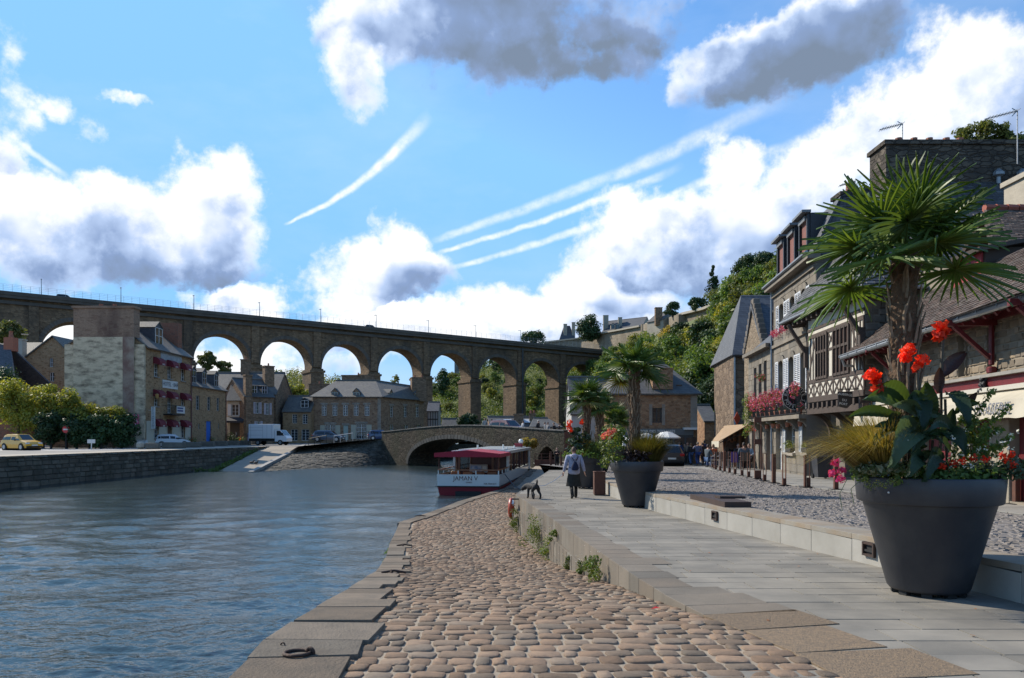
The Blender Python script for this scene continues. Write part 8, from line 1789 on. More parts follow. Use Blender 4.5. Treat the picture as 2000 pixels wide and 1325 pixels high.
c3 = canna('tallest canna with purple leaves and one red flower head', G(1838, 8.25, -.5),
           [([(1835, 925, 8.3), (1838, 820, 8.25), (1838, 730, 8.2), (1842, 655, 8.2)], .016), ([(1850, 925, 8.3), (1848, 850, 8.25), (1846, 780, 8.2)], .014)],
           [((1838, 738, 8.2), (1886, 682, 8.2), .085, .05, CPU, .2), ((1848, 772, 8.2), (1890, 828, 7.85), .125, .22, CDK, .1), ((1884, 800, 8.2), (1909, 762, 8.1), .045, .0, CPU, .5), ((1834, 768, 8.2), (1836, 712, 8.15), .06, 0, CPU, .6), ((1838, 850, 8.1), (1886, 884, 7.75), .12, .22, CDK, -.1), ((1850, 860, 8.2), (1862, 790, 8.1), .07, .0, CDK, .6), ((1826, 830, 8.15), (1818, 770, 8.1), .075, .02, CPU, -.4), ((1840, 900, 8.1), (1800, 930, 7.7), .11, .2, CDK, .3)])
rs = random.Random(21)
for i in range(16):
    bx_, by_ = rs.uniform(1752, 1868), rs.uniform(800, 905); a = rs.choice((-1, 1))*rs.uniform(.3, 1.5); L = rs.uniform(45, 80); d = rs.uniform(7.95, 8.35); tp_ = (bx_+math.sin(a)*L, by_-math.cos(a)*L*.8+rs.uniform(0, 25), d-rs.uniform(0, .3))
    canna_leaf(P(bx_, by_, d), P(*tp_), rs.uniform(.05, .085), rs.uniform(.05, .2), twist=rs.uniform(-.9, .9)).build('leaf', rs.choice((CDK, CDK, CGR, CPU, CLT)), c3, smooth=True)
for px, py, r in ((1838, 640, .07), (1836, 655, .065), (1844, 648, .05)): bloom(c3, P(px, py, 8.18), r, REDF, 40, .085)
grass('golden arching grass on the outer side of the largest planter', P(1712, 922, 8.2), 2200, .86, GOLD, V((-.55, -.08, 0)), .85, .0035, 2, .2, 1.12)
t = thing('geranium', 'pink geranium hanging over the rim of the largest planter', 'flower', P(1660, 925, 7.9))
for px, py in ((1632, 905), (1626, 924), (1646, 918), (1642, 936)): b = MB(); b.tube([P(1676, 928, 8.0), P((px+1676)/2, py-6, 7.9), P(px, py, 7.85)], .004, 4); b.build('stem', LGM := M('green_stem', (.07, .11, .03)), t); bloom(t, P(px, py, 7.85), .05, PINKF, 70, .032)
for pts in ([(1690, 930, 7.85), (1662, 955, 7.75), (1668, 985, 7.7)], [(1655, 935, 7.8), (1640, 965, 7.75), (1645, 998, 7.7)]): b = MB(); b.tube([P(*q) for q in pts], .004, 4); b.build('trailing_stem', M('green_stem', (.07, .11, .03)), t)
VARI = leafmat('variegated_leaf', [(.05, .09, .03), (.07, .11, .035), (.35, .36, .25), (.05, .08, .025)], .25); SGR = leafmat('spring_leaf', [(.06, .11, .025), (.10, .15, .03), (.16, .17, .04)], .35); GRY_ = leafmat('grey_green_leaf', [(.06, .085, .055), (.08, .11, .07), (.05, .075, .04)], .25)
def filler(name, label, pts, rad, per, leaf, mat, cat='plant', nm='foliage'):
    t = thing(name, label, cat, P(*pts[0])); v, f = cloud([tuple(P(*p)) for p in pts], [rad]*len(pts), per, leaf, .7); link_np(nm, v, f, mat, t); return t
filler('variegated_ivy', 'cream edged ivy spilling at the planter rim beneath the golden grass', [(1682+i*12, 918-6*(i % 2), 8.0-.02*i) for i in range(9)], .085, 60, .065, VARI)
filler('trailing_plant', 'fine trailing plant hanging down the planter rim', [(1690, 938, 7.78), (1700, 950, 7.74), (1715, 945, 7.7), (1728, 948, 7.68), (1740, 940, 7.66)], .06, 45, .022, LG['olive'])
ld = filler('leafy_bedding', 'low green bedding across the largest planter', [(1690+i*27, 925-4*(i % 2), 8.35) for i in range(10)]+[(1760+i*30, 930, 7.95) for i in range(7)], .15, 100, .07, LG['green'])
filler('yellow_green_shrub', 'yellow green leafy shrub right of the cannas', [(1880, 850, 8.4), (1890, 820, 8.45), (1905, 860, 8.4), (1915, 835, 8.4), (1872, 880, 8.3), (1925, 880, 8.4), (1900, 890, 8.3)], .14, 75, .065, SGR)
t = thing('climbing_stems', 'long leafy stems reaching out over the awning lettering', 'plant', P(1900, 880, 8.3))
for pts in ([(1880, 880, 8.3), (1905, 810, 8.2), (1938, 765, 8.1)], [(1900, 880, 8.3), (1930, 830, 8.2), (1968, 795, 8.1)], [(1895, 885, 8.3), (1925, 850, 8.1), (1955, 838, 8.0)], [(1920, 890, 8.3), (1950, 870, 8.1), (1975, 855, 8.0)]):
    q = [P(*x) for x in pts]; b = MB(); b.tube(q, .005, 4); b.build('stem', M('green_stem', (.07, .11, .03)), t); cl = [tuple(q[0].lerp(q[1], s)) for s in (.3, .6, .9)]+[tuple(q[1].lerp(q[2], s)) for s in (.2, .45, .7, 1)]; v, f = cloud(cl, [.05]*len(cl), 16, .055); link_np('foliage', v, f, SGR, t)
ge = filler('geranium', 'red geraniums over grey green leaves on the right rim of the largest planter', [(1870+i*16, 905+(i % 3)*9, 8.1-.03*i) for i in range(9)]+[(1975, 925, 8.0), (1985, 905, 8.1)], .11, 90, .05, GRY_, 'flower')
for px, py in ((1978, 908), (1958, 890), (1965, 897), (1925, 897), (1900, 895), (1880, 900), (1862, 905), (1840, 912), (1975, 888)): bloom(ge, P(px, py, 7.85), .045, REDF, 34, .035)
t = thing('gaura', 'scattered small white flowers on thin stems around the largest planter', 'flower', P(1850, 900, 8.0)); rs = random.Random(8)
for i in range(42):
    px, py = (rs.uniform(1850, 1992), rs.uniform(838, 915)) if i < 34 else (rs.uniform(1730, 1820), rs.uniform(855, 915)); p = P(px, py, rs.uniform(7.7, 8.3)); d = NR.normal(size=(5, 3))*.012; v, f = leafquads(np.array(p)+d, .028); link_np('flower', v, f, WHF, t)
    if i % 2: b = MB(); b.tube([p, p+V((rs.uniform(-.1, .02), .05, -.25))], .0015, 3); b.build('stem', M('green_stem', (.07, .11, .03)), t)
zt = zr(21.4)+1.25; c2_ = V((3.48, 21.4, zt))
grass('golden grass tuft in the second planter', c2_+V((.30, -.15, -.05)), 2600, .98, leafmat('green_gold_grass', [(.13, .11, .022), (.10, .10, .022), (.17, .13, .03), (.06, .08, .02)], .35), V((.1, 0, 0)), .8, .007, 6, .28, 1.25)
DKL = leafmat('coleus_leaf', [(.022, .012, .014), (.035, .018, .018), (.05, .03, .02)], .15); t = filler('coleus', 'dark purple leaved coleus in the second planter', [(1222+i*7, 885+6*(i % 3), 20.9) for i in range(7)], .17, 70, .09, DKL)
filler('leafy_bedding', 'pale green bedding hanging over the near side of the second planter', [(1185, 880, 21.1), (1196, 868, 21.1), (1190, 895, 21.0), (1205, 892, 20.9), (1180, 905, 21.0), (1200, 855, 21.3), (1178, 868, 21.4), (1210, 876, 21.0)], .2, 80, .08, SGR)
t = filler('rose_bush', 'bush with coral pink flowers left of the second palm', [(1190, 838, 22.2), (1200, 850, 22.2), (1182, 852, 22.2), (1210, 842, 22.2), (1196, 864, 22)], .2, 70, .09, LG['green'])
for px, py in ((1183, 848), (1188, 842), (1193, 850), (1197, 845), (1178, 853), (1200, 841), (1192, 856)): bloom(t, P(px, py, 21.9), .09, CORF, 34, .06)
filler('leafy_bedding', 'fresh green leaves between the second palm and folded parasol', [(1214, 845, 22), (1222, 860, 21.9), (1210, 858, 21.9)], .16, 60, .1, LG['green'])
t = filler('canna_plant', 'dark leaved canna with two orange flower spikes behind the woman', [(1120, 862, 29.5), (1125, 845, 29.5), (1132, 870, 29.3), (1118, 880, 29.3), (1140, 855, 29.5)], .28, 40, .24, CDK)
for px, py in ((1113, 826), (1114, 840), (1137, 824), (1112, 834)): bloom(t, P(px, py, 29.3), .12, REDF, 30, .10)
filler('leafy_bedding', 'mixed green bedding over the rim behind the woman', [(1112, 890, 29.0), (1125, 888, 28.9), (1140, 885, 28.9), (1155, 886, 28.9), (1168, 890, 29.0), (1180, 884, 29.3), (1160, 872, 29.2)], .26, 90, .1, LG['green'])
grass('bronze grass in the planter behind the woman', V((2.95, 29.6, zr(30)+1.25)), 700, .7, GOLD, V((0, 0, 0)), .9, .006, 9, .25); grass('trailing green grass over the rim behind the woman', V((3.2, 29.2, zr(30)+1.28)), 500, .7, leafmat('grass_green', [(.05, .08, .03), (.07, .1, .04)]), V((.1, -.4, 0)), 1, .006, 10, .3)
filler('leafy_bedding', 'green bedding of the shaggy palm planter', [(1160, 868, 36.2), (1172, 872, 36.2), (1182, 870, 36.3)], .35, 80, .12, LG['olive'])
filler('leafy_bedding', 'green bedding of the smallest palm planter', [(1198, 858, 45.7), (1206, 856, 45.7), (1212, 860, 45.8)], .4, 80, .14, LG['green'])
for i, (d, dz, s, lb) in enumerate([(19.8, -.55, .3, 'large trailing weed clump midway along the ramp wall'), (18.2, -.85, .24, 'weed clump at the wall foot just before the large trailing one'), (14.9, -.85, .13, 'small low weed tuft at the wall foot between two clumps'), (13.2, -.35, .1, 'small weed tuft below the tan stained kerb'), (12.2, -.55, .13, 'white flowered weed clump second nearest the kerb end'), (11.4, -.40, .17, 'white flowered weed clump nearest the kerb end'), (24.9, -.75, .2, 'weeds under the lifebuoy'), (17.0, -.25, .1, 'weed tuft in a wall joint high under the kerb')]):
    s *= 1.35; c = V((xl(d)-.06-s*.2, d, max(zr(d)+dz, zq(d)+s*.5))); t = thing('wall_weed', lb, 'weed', c, 0, 'weeds growing on the ramp wall'); k = max(4, int(s*50)); cl = NR.normal(size=(k, 3))*np.array([.25, .55, .5])*s*1.3+np.array(c); v, f = cloud(cl, np.full(k, s*.42), 60, .05, 1); link_np('foliage', v, f, SGR, t); v, f = leafquads(NR.normal(size=(40, 3))*np.array([.35, .8, .7])*s+np.array(c)+np.array([-.05, -.02, .02]), .022); link_np('flower', v, f, WHF, t)
cl = [(xq(d)-.03, d, zq(d)-.25) for d in (15, 16.5, 18, 20, 22, 24)]; v, f = cloud(cl, [.12]*6, 50, .06); tag(link_np('weeds', v, f, LG['green']), 'green weeds hanging over the water edge of the coping', 'weeds')
t = thing('balcony_flowers', 'mass of pink and magenta geraniums along the inn balcony', 'flower', q0(5, -.6, 1.6)); cl = [tuple(q0(.4+i*.2, -.62-random.uniform(-.05, .12), BZ+.82+random.uniform(-.22, .22)+.12*math.sin(i))) for i in range(46)]; v, f = cloud(cl, NR.uniform(.13, .24, 46), 26, .085); link_np('foliage', v, f, LG['green'], t); v, f = cloud(cl, NR.uniform(.2, .3, 46), 75, .075); link_np('flower', v, f, MAGF, t)
PTM = M('clay_pot', (.36, .13, .07)); pt0 = None
for i in range(10):
    u = .6+i*.95; t = thing('flower_pot', 'x', 'flower pot', (0, 0, 0), 0, 'clay pots along the balcony floor') if pt0 is None else None
    if pt0 is None:
        pt0 = t; MB().lathe([(.08, 0), (.12, .2), (.13, .2), (.13, .24), (.1, .24)], nseg=12).build('pot', PTM, t); v, f = cloud([(0, 0, .34), (.08, 0, .3), (-.06, .03, .32)], [.12, .1, .1], 30, .07); link_np('foliage', v, f, LG['green'], t); bloom(t, (0, -.05, .38), .13, MAGF, 40, .06)
    else: t = copy_tree(pt0)
    place(t, q0(u, -.74, BZ+.004)-in_*.27, i, 'clay pot of pink flowers standing along the balcony floor edge')
def wallpot(o_, u, z, lb, m=MAGF, k=.3):
    t = thing('wall_pot', lb, 'flower pot', q0(u, 0, z)); c = q0(u, -.22, z); MB().lathe([(.07, 0), (.11, .18), (.12, .2), (.09, .2)], c, 10).build('pot', PTM, t); MB().beam(q0(u, -.02, z+.1), c+V((0, 0, .1)), .02, .02).build('bracket', IRON, t); v, f = cloud([tuple(c+V((0, 0, .3))), tuple(c+V((.08, 0, .24)))], [.13, .1], 40, .07); link_np('foliage', v, f, LG['green'], t); bloom(t, tuple(c+V((0, 0, .34))), .12, m, 22, .05)
for px, z, lb, m in ((1573.5, .35, 'clay pot on the wall at the nearest inn window', REDF), (1557, .4, 'clay pot between the two inn windows', REDF), (1548, .35, 'clay pot at the farther inn window', WHF), (1529, .3, 'clay pot just right of the white door', CORF), (1519, .33, 'yellow flowered pot by the white door', GOLD), (1507, .3, 'clay pot on the corner beyond the white door', LG['olive'])): wallpot(inn, U(IA, ix, px), z, lb, m)
for o_, lb in ((grd[0], 'small planter box on the nearest inn window sill'), (grd[1], 'leafy plant on the farther inn window sill')): c = q0((o_[0]+o_[1])/2, -.06, o_[2]+.12); t = thing('sill_plant', lb, 'plant', c); b = MB(); b.bbox(c, (.2, .6, .18), .02); b.build('box', POTM, t); k = .22 if o_ is grd[1] else .12; v, f = cloud([tuple(c+V((0, y, .1+k*.6))) for y in (-.2, 0, .2)], [k]*3, 60, .09); link_np('foliage', v, f, SGR, t)
t = thing('window_flowers', 'pink flowers at the top corner windows of the inn', 'flower', q0(5, -.3, 4.8)); cl = [tuple(q0(U(IA, ix, px), -.2, 4.75)) for px in (1519, 1523, 1527, 1537, 1541)]; v, f = cloud(cl, [.2]*5, 60, .08); link_np('flower', v, f, MAGF, t)
for px, py, d, lb, s in ((1488, 738, 36.5, 'hanging basket with red flowers at the inn corner', .3), (1466, 832, 41, 'red flowers along the top edge of the cafe awning', .45)): t = thing('hanging_basket', lb, 'flower basket', P(px, py, d)); c = P(px, py, d); cl = [tuple(c+V((random.uniform(-s, s)*.5, random.uniform(-s, s), random.uniform(-s, s)*.5))) for _ in range(6)]; v, f = cloud(cl, [s*.5]*6, 40, .09); link_np('foliage', v, f, LG['green'], t); v, f = cloud(cl, [s*.5]*6, 30, .08); link_np('flower', v, f, MAGF, t)
t = thing('creeper', 'yellow green creeper hanging from the far end of the balcony', 'plant', P(1461, 790, 39)); cl = [tuple(P(1461+random.uniform(-5, 5), y, 39.2)) for y in range(775, 850, 6)]; v, f = cloud(cl, [.22]*len(cl), 50, .1); link_np('foliage', v, f, SGR, t)
for px, d, lb in ((250, 84, 'dark planter with plants left of the hotel corner'), (411, 104.5, 'flower tub right of the blue door'), (374, 97, 'dark shrub in a tub between hotel and row house'), (470, 109, 'flower tub before the black awning'), (201, 82.5, 'planter with red flowers in front of the dark shrubs')):
    t = thing('flower_tub', lb, 'flower tub', G(px, d, -1.4), 0, 'flower tubs along the left bank'); p = G(px, d, -1.39); b = MB(); b.lathe([(.35, 0), (.5, .5), (.42, .5)], p, 12); b.build('tub', BLKM, t); v, f = cloud([tuple(p+V((x_, 0, .8))) for x_ in (-.3, .05, .35)], [.4]*3, 50, .14); link_np('foliage', v, f, LG['green'], t); bloom(t, tuple(p+V((0, -.2, .85))), .45, REDF, 26, .1)
t = thing('spiky_bush', 'dark bush with red flowers by the shop entrance', 'bush', G(452, 111, -1.4)); v, f = cloud([tuple(G(447, 110, -.7)), tuple(G(455, 110, -.5)), tuple(G(450, 110, -.1))], [.6, .7, .6], 120, .2); link_np('foliage', v, f, LG['dark'], t)
SKIN = M('skin', (.46, .27, .19), (.40, .22, .16), rough=.6, sc=8)
def skinmesh(name, verts, edges, radii, mat, parent, root=0, sub=2, smooth=True):
    me = bpy.data.meshes.new(name); me.from_pydata([tuple(v) for v in verts], edges, []); me.update(); me.materials.append(mat)
    o = bpy.data.objects.new(name, me); COL.objects.link(o); attach(o, parent)
    m = o.modifiers.new('skin', 'SKIN'); m.use_smooth_shade = smooth
    if not me.skin_vertices: raise RuntimeError('no skin layer')
    sv = me.skin_vertices[0].data
    for i, r in enumerate(radii): sv[i].radius = r if isinstance(r, tuple) else (r, r); sv[i].use_root = (i == root)
    s = o.modifiers.new('sub', 'SUBSURF'); s.levels = sub; s.render_levels = sub; return o
CLM = {}
def cloth(c):
    k = tuple(round(x, 3) for x in c)
    if k not in CLM: CLM[k] = M('cloth_%d_%d_%d' % tuple(int(x*999) for x in c), c, tuple(x*.75 for x in c), rough=.9, sc=14, bump=.3, bsc=40)
    return CLM[k]
def hand(w, d, par, s=1.0, mirror=1, curl=.5):
    """palm and five bent fingers at wrist w, pointing along d"""
    d = V(d).normalized(); side = V((0, 1, 0)) if abs(d.y) < .8 else V((1, 0, 0)); side = (side-d*side.dot(d)).normalized(); nn = d.cross(side)*mirror; w = V(w); b = MB()
    m = Matrix((side, nn, d)).transposed(); b.bbox(w+d*.045*s, (.08*s, .032*s, .10*s), .014*s, m)
    for i, L in enumerate((.068, .078, .073, .058)):
        p = w+d*.09*s+side*(.03-.02*i)*s; k1 = p+d*L*.45*s; k2 = k1+(d*math.cos(curl)-nn*math.sin(curl))*L*.35*s; k3 = k2+(d*math.cos(curl*2)-nn*math.sin(curl*2))*L*.3*s; b.tube([p, k1, k2, k3], [.0095*s, .009*s, .008*s, .006*s], 6)
    p = w+d*.025*s+side*.038*s; b.tube([p, p+(d*.6+side*.6-nn*.4).normalized()*.035*s, p+(d*1.3+side*.5-nn*.9).normalized()*.065*s], [.013*s, .011*s, .008*s], 6)
    return b.build('hand', SKIN, par, smooth=True)
def person(label, loc, yaw, h=1.7, top=(.2, .2, .25), bottom=(.05, .07, .15), hair=(.05, .03, .02), pose='walk', shoes=(.02, .02, .02), group=None, coat=0, skirt=False, wide=1.0, arms=None, scarf=None, hairlen=0):
    t = thing('person', label, 'person', (0, 0, 0), 0, group); k = h/1.7; sc = lambda p: V(p)*k
    if pose == 'sit': pz = .50; J = dict(pel=(0, 0, .5), sp=(0, .02, .72), ch=(0, .03, .94), nk=(0, .03, 1.06), hd=(0, .05, 1.14), hl=(-.1, 0, .48), hr=(.1, 0, .48), kl=(-.14, .42, .50), kr=(.14, .42, .5), al=(-.14, .40, .08), ar=(.14, .45, .08), tl=(-.14, .56, .04), tr=(.14, .6, .04))
    else:
        st_ = .2 if pose == 'walk' else .03
        J = dict(pel=(0, 0, .94), sp=(0, .0, 1.14), ch=(0, .015, 1.34), nk=(0, .015, 1.46), hd=(0, .035, 1.54), hl=(-.09, 0, .9), hr=(.09, 0, .9), kl=(-.095, -st_*.15+.04, .49), kr=(.095, st_*.9+.03, .5), al=(-.095, -st_*1.5, .12 if st_ > .1 else .08), ar=(.095, st_*1.0, .08), tl=(-.10, -st_*1.5+.12, .04), tr=(.10, st_+.15, .03))
    zc = J['ch'][2]; sl_, sr_ = (-.18*wide, J['ch'][1], zc+.06), (.18*wide, J['ch'][1], zc+.06)
    A = arms or {'l': ((-.25*wide, -.03, zc-.21), (-.27*wide, .08, zc-.45)), 'r': ((.25*wide, -.06, zc-.21), (.28*wide, -.02, zc-.46))}
    if pose == 'sit' and not arms: A = {'l': ((-.25, .1, zc-.2), (-.16, .34, zc-.24)), 'r': ((.25, .1, zc-.2), (.16, .34, zc-.24))}
    names = ['pel', 'sp', 'ch', 'nk', 'hd', 'hl', 'kl', 'al', 'hr', 'kr', 'ar']; vs = [sc(J[n_]) for n_ in names]+[sc(sl_), sc(A['l'][0]), sc(A['l'][1]), sc(sr_), sc(A['r'][0]), sc(A['r'][1])]
    ed = [(0, 1), (1, 2), (2, 3), (3, 4), (0, 5), (5, 6), (6, 7), (0, 8), (8, 9), (9, 10), (2, 11), (11, 12), (12, 13), (2, 14), (14, 15), (15, 16)]
    rd = [.12*wide, .115*wide, .125*wide, .055, .055, .085, .058, .038, .085, .058, .038, .055, .042, .03, .055, .042, .03]; skinmesh('body', vs, ed, [r*k for r in rd], SKIN, t)
    hc = sc(V(J['hd'])+V((0, .01, .07))); b = MB(); b.ball(hc, (.075*k, .092*k, .115*k), 14, 10); b.ball(hc+sc((0, .095, -.015)), (.014*k, .02*k, .022*k), 6, 5)
    for s in (-1, 1): b.ball(hc+sc((s*.076, 0, -.01)), (.012*k, .022*k, .032*k), 6, 5)
    hd_ = b.build('head', SKIN, t, smooth=True)
    b = MB(); 
    for s in (-1, 1): b.ball(hc+sc((s*.03, .082, .015)), .011*k, 6, 5)
    b.build('eye', M('eye_dark', (.03, .025, .02), rough=.2), hd_, kind='stuff'); b = MB(); b.ball(hc+sc((0, .086, -.052)), (.024*k, .01*k, .008*k), 6, 5); b.build('mouth', M('lip', (.35, .12, .1)), hd_)
    b = MB(); b.grid(lambda u, v: hc+V(((.083+.004*math.sin(u*40))*math.cos(u*6.283)*math.sin(.05+v*(1.95 if math.sin(u*6.283) < .2 else 1.05)), -.012+(.1+.004*math.sin(u*33))*math.sin(u*6.283)*math.sin(.05+v*(1.95 if math.sin(u*6.283) < .2 else 1.05)), .012+.122*math.cos(.05+v*(1.95 if math.sin(u*6.283) < .2 else 1.05))))*k, 20, 8)
    if hairlen: b.bbox(hc+sc((0, -.075, -.1-hairlen/2)), (.15*k, .05*k, (hairlen+.08)*k), .03*k)
    b.build('hair', M('hair_%d' % int(hair[0]*999), hair, tuple(x*.6 for x in hair), rough=.7, sc=30), t, smooth=True)
    lo = sc(V(J['pel'])+V((0, 0, -.02-coat))); wv = [lo, sc(J['sp']), sc(J['ch']), sc(V(J['nk'])+V((0, 0, -.03))), sc(sl_), sc(A['l'][0]), sc(V(A['l'][0]).lerp(V(A['l'][1]), .93)), sc(sr_), sc(A['r'][0]), sc(V(A['r'][0]).lerp(V(A['r'][1]), .93))]
    if coat: wv.append(sc(V(J['pel'])+V((0, -.01, .02)))); ed2 = [(0, 10), (10, 1), (1, 2), (2, 3), (2, 4), (4, 5), (5, 6), (2, 7), (7, 8), (8, 9)]
    else: ed2 = [(0, 1), (1, 2), (2, 3), (2, 4), (4, 5), (5, 6), (2, 7), (7, 8), (8, 9)]
    rd2 = [(.185*wide, .15*wide), (.165*wide, .135*wide), (.18*wide, .14*wide), .075, .082, .066, .05, .082, .066, .05]+([(.19*wide, .155*wide)] if coat else [])
    skinmesh('jacket', wv, ed2, [tuple(x*k for x in r) if isinstance(r, tuple) else r*k for r in rd2], cloth(top), t, root=2)
    for s in ('l', 'r'): hand(sc(A[s][1]), V(A[s][1])-V(A[s][0]), t, k, 1 if s == 'l' else -1)
    if skirt:
        b = MB(); pz = J['pel'][2]; b.grid(lambda u, v: sc(((.15+.07*v+.012*math.sin(u*50)*v)*wide*math.cos(u*6.283), (.125+.07*v+.01*math.cos(u*44)*v)*math.sin(u*6.283)+.03*v, pz+.02-v*.55)), 36, 6); b.build('skirt', cloth(bottom), t, smooth=True)
    else:
        tv = [sc(J[n_]) for n_ in ('pel', 'hl', 'kl', 'al', 'hr', 'kr', 'ar')]; skinmesh('trousers', tv, [(0, 1), (1, 2), (2, 3), (0, 4), (4, 5), (5, 6)], [x*k for x in (.15*wide, .11, .085, .068, .11, .085, .068)], cloth(bottom), t)
    for s in ('l', 'r'):
        a, e = V(J['a'+s]), V(J['t'+s]); b = MB(); d = (e-a); b.tube([sc(a+V((0, -.05, -.02))), sc(a+d*.35+V((0, 0, -.02))), sc(e+V((0, 0, .01))), sc(e+d.normalized()*.07+V((0, 0, .005)))], [.042*k, .048*k, .044*k, .02*k], 8); 
        if skirt: b.tube([sc(a+V((0, 0, -.02))), sc(V(J['k'+s]).lerp(a, .25))], [.055*k, .065*k], 8)
        b.build('boot' if skirt else 'shoe', cloth(shoes), t, smooth=True)
    if scarf: b = MB(); b.tube([sc(V(J['nk'])+V((.09*math.cos(a), .08*math.sin(a), 0))) for a in fr_(0, 6.28, 10)], .035*k, 6); b.build('scarf', cloth(scarf), t, smooth=True)
    place(t, loc, yaw); return t
wz = zr(24.7)+.003; WX = (1121-1000)/F*24.7
wm = person('woman in a lilac grey hooded jacket, dark skirt and boots walking away', (WX, 24.7, wz), R(4), 1.62, (.36, .36, .45), (.022, .021, .016), (.10, .055, .035), 'walk', (.02, .018, .014), coat=.17, skirt=True, wide=1.22, arms={'l': ((-.29, -.04, 1.13), (-.34, .05, .87)), 'r': ((.29, -.07, 1.13), (.36, -.02, .88))})
b = MB(); b.ball((0, -.115, 1.42), (.13, .075, .09), 12, 8); b.tube([(-.12, -.02, 1.45), (-.07, -.13, 1.40), (0, -.17, 1.33), (.07, -.13, 1.40), (.12, -.02, 1.45)], [.04, .05, .05, .05, .04], 8)
hd = b.build('hood', cloth((.36, .36, .45)), None, smooth=True); hd.parent = wm; hd.scale = (.953,)*3
bp = thing('backpack', 'small navy drawstring backpack worn by the woman in lilac', 'bag', (0, 0, 0)); NAVY = cloth((.012, .018, .05))
b = MB(); b.grid(lambda u, v: V(((.04+.085*math.sin(min(1, v*1.35)*1.57)**1.0)*(1-.35*max(0, v-.86)/.14)*math.cos(u*6.283), -.235+(.03+.06*math.sin(min(1, v*1.2)*1.57))*math.sin(u*6.283), 1.24-.29*v)), 20, 12); b.build('pouch', NAVY, bp, smooth=True)
for s in (-1, 1): b = MB(); b.tube([(s*.02, -.25, 1.25), (s*.10, -.2, 1.38), (s*.13, -.08, 1.44), (s*.15, .04, 1.36)], .011, 6); b.build('strap', NAVY, bp)
b = MB(); b.tube([(.08, -.24, 1.0), (.20, -.17, 1.06)], .008, 5); b.tube([(-.08, -.24, 1.0), (-.20, -.17, 1.06)], .008, 5); b.build('cord', NAVY, bp, kind='stuff'); place(bp, (WX, 24.7, wz), R(4), sc=.953)
DX, DD = (1041-1000)/F*24.5, 24.5; dz_ = zr(24.5)+.003; FUR = M('black_fur', (.014, .013, .014), (.022, .02, .02), rough=.75, sc=25, bump=.8, bsc=60)
dg = thing('dog', 'black dog sniffing at the kerb with its tail raised', 'dog', (0, 0, 0))
dv = [(0, -.20, .40), (0, -.02, .39), (0, .20, .41), (-.05, .31, .42), (-.13, .42, .32), (-.19, .50, .24), (0, -.26, .47), (.015, -.27, .56), (.03, -.23, .63),
      (-.08, -.22, .36), (-.10, -.14, .24), (-.10, -.28, .15), (-.10, -.25, .03), (-.10, -.19, .02), (.08, -.22, .36), (.115, -.17, .24), (.125, -.30, .15), (.125, -.28, .03), (.125, -.22, .02),
      (-.075, .19, .33), (-.085, .17, .18), (-.085, .20, .03), (-.085, .25, .02), (.075, .19, .33), (.085, .23, .18), (.085, .20, .03), (.085, .25, .02)]
de = [(0, 1), (1, 2), (2, 3), (3, 4), (4, 5), (0, 6), (6, 7), (7, 8), (0, 9), (9, 10), (10, 11), (11, 12), (12, 13), (0, 14), (14, 15), (15, 16), (16, 17), (17, 18), (2, 19), (19, 20), (20, 21), (21, 22), (2, 23), (23, 24), (24, 25), (25, 26)]
dr = [x*1.28 for x in (.085, .085, .105, .075, .07, .032, .03, .024, .013, .055, .04, .027, .024, .02, .055, .04, .027, .024, .02, .045, .03, .024, .02, .045, .03, .024, .02)]
skinmesh('body', dv, de, dr, FUR, dg)
b = MB()
for s in (-1, 1): b.ball((-.13+s*.06, .40, .31), (.014, .03, .06), 6, 6)
b.build('ear', FUR, dg, smooth=True, kind='stuff'); b = MB(); b.tube([(-.075+.06*math.cos(a), .345, .385+.07*math.sin(a)) for a in fr_(0, 6.28, 10)], .008, 5); b.build('collar', cloth((.3, .1, .05)), dg); MB().ball((-.195, .525, .225), .014, 6, 5).build('nose', M('foot_black', (.015, .015, .015)), dg)
place(dg, (DX, DD, dz_), R(24))
ls = thing('dog_leash', 'pale blue leash slanting from the woman\'s hand towards the dog', 'leash', (WX-.4, 24.7, wz+.8)); hp = V((WX-.345, 24.75, wz+.79)); b = MB(); dc = V((DX-.12, DD+.34, dz_+.37)); b.tube([hp, hp.lerp(dc, .25)-V((0, 0, .12)), hp.lerp(dc, .55)-V((0, 0, .16)), dc], .007, 5); b.build('line', cloth((.2, .32, .5)), ls); b = MB(); b.bbox(hp+V((0, 0, -.02)), (.04, .03, .12), .01); b.build('grip', cloth((.02, .02, .03)), ls)
GP = 'people strolling up the paved street'
def gp(px, d): return G(px, d, zp(d)+.003)
person('stroller in a dark vest with white waistband and blue jeans', gp(1349.5, 59), R(5), 1.66, (.02, .021, .025), (.05, .10, .22), (.22, .13, .06), 'walk', (.03, .03, .03), GP, scarf=(.4, .32, .15))
person('stroller in a blue grey jacket and bright blue jeans carrying a white bag', gp(1363, 57), R(-4), 1.72, (.14, .15, .22), (.025, .06, .20), (.20, .17, .14), 'walk', (.03, .03, .04), GP, wide=1.1, arms={'l': ((-.33, .05, 1.2), (-.28, .2, 1.32)), 'r': ((.27, -.03, 1.13), (.28, .02, .88))})
person('stroller in dark clothes right of the blue grey jacket', gp(1372.5, 58), R(8), 1.7, (.02, .018, .02), (.03, .02, .018), (.03, .02, .02), 'walk', group=GP)
person('tall stroller in a dark purple top behind the group', gp(1376, 62), R(-10), 1.85, (.05, .04, .09), (.02, .02, .03), (.12, .08, .05), 'walk', group=GP)
person('stroller in a white shirt half hidden behind the group', gp(1358, 63), R(3), 1.75, (.4, .42, .46), (.04, .05, .09), (.03, .025, .02), 'walk', group=GP)
person('person in a blue jacket standing beyond the black car', gp(1327, 60), R(0), 1.74, (.025, .06, .17), (.03, .03, .04), (.12, .10, .08), 'stand', group=GP)
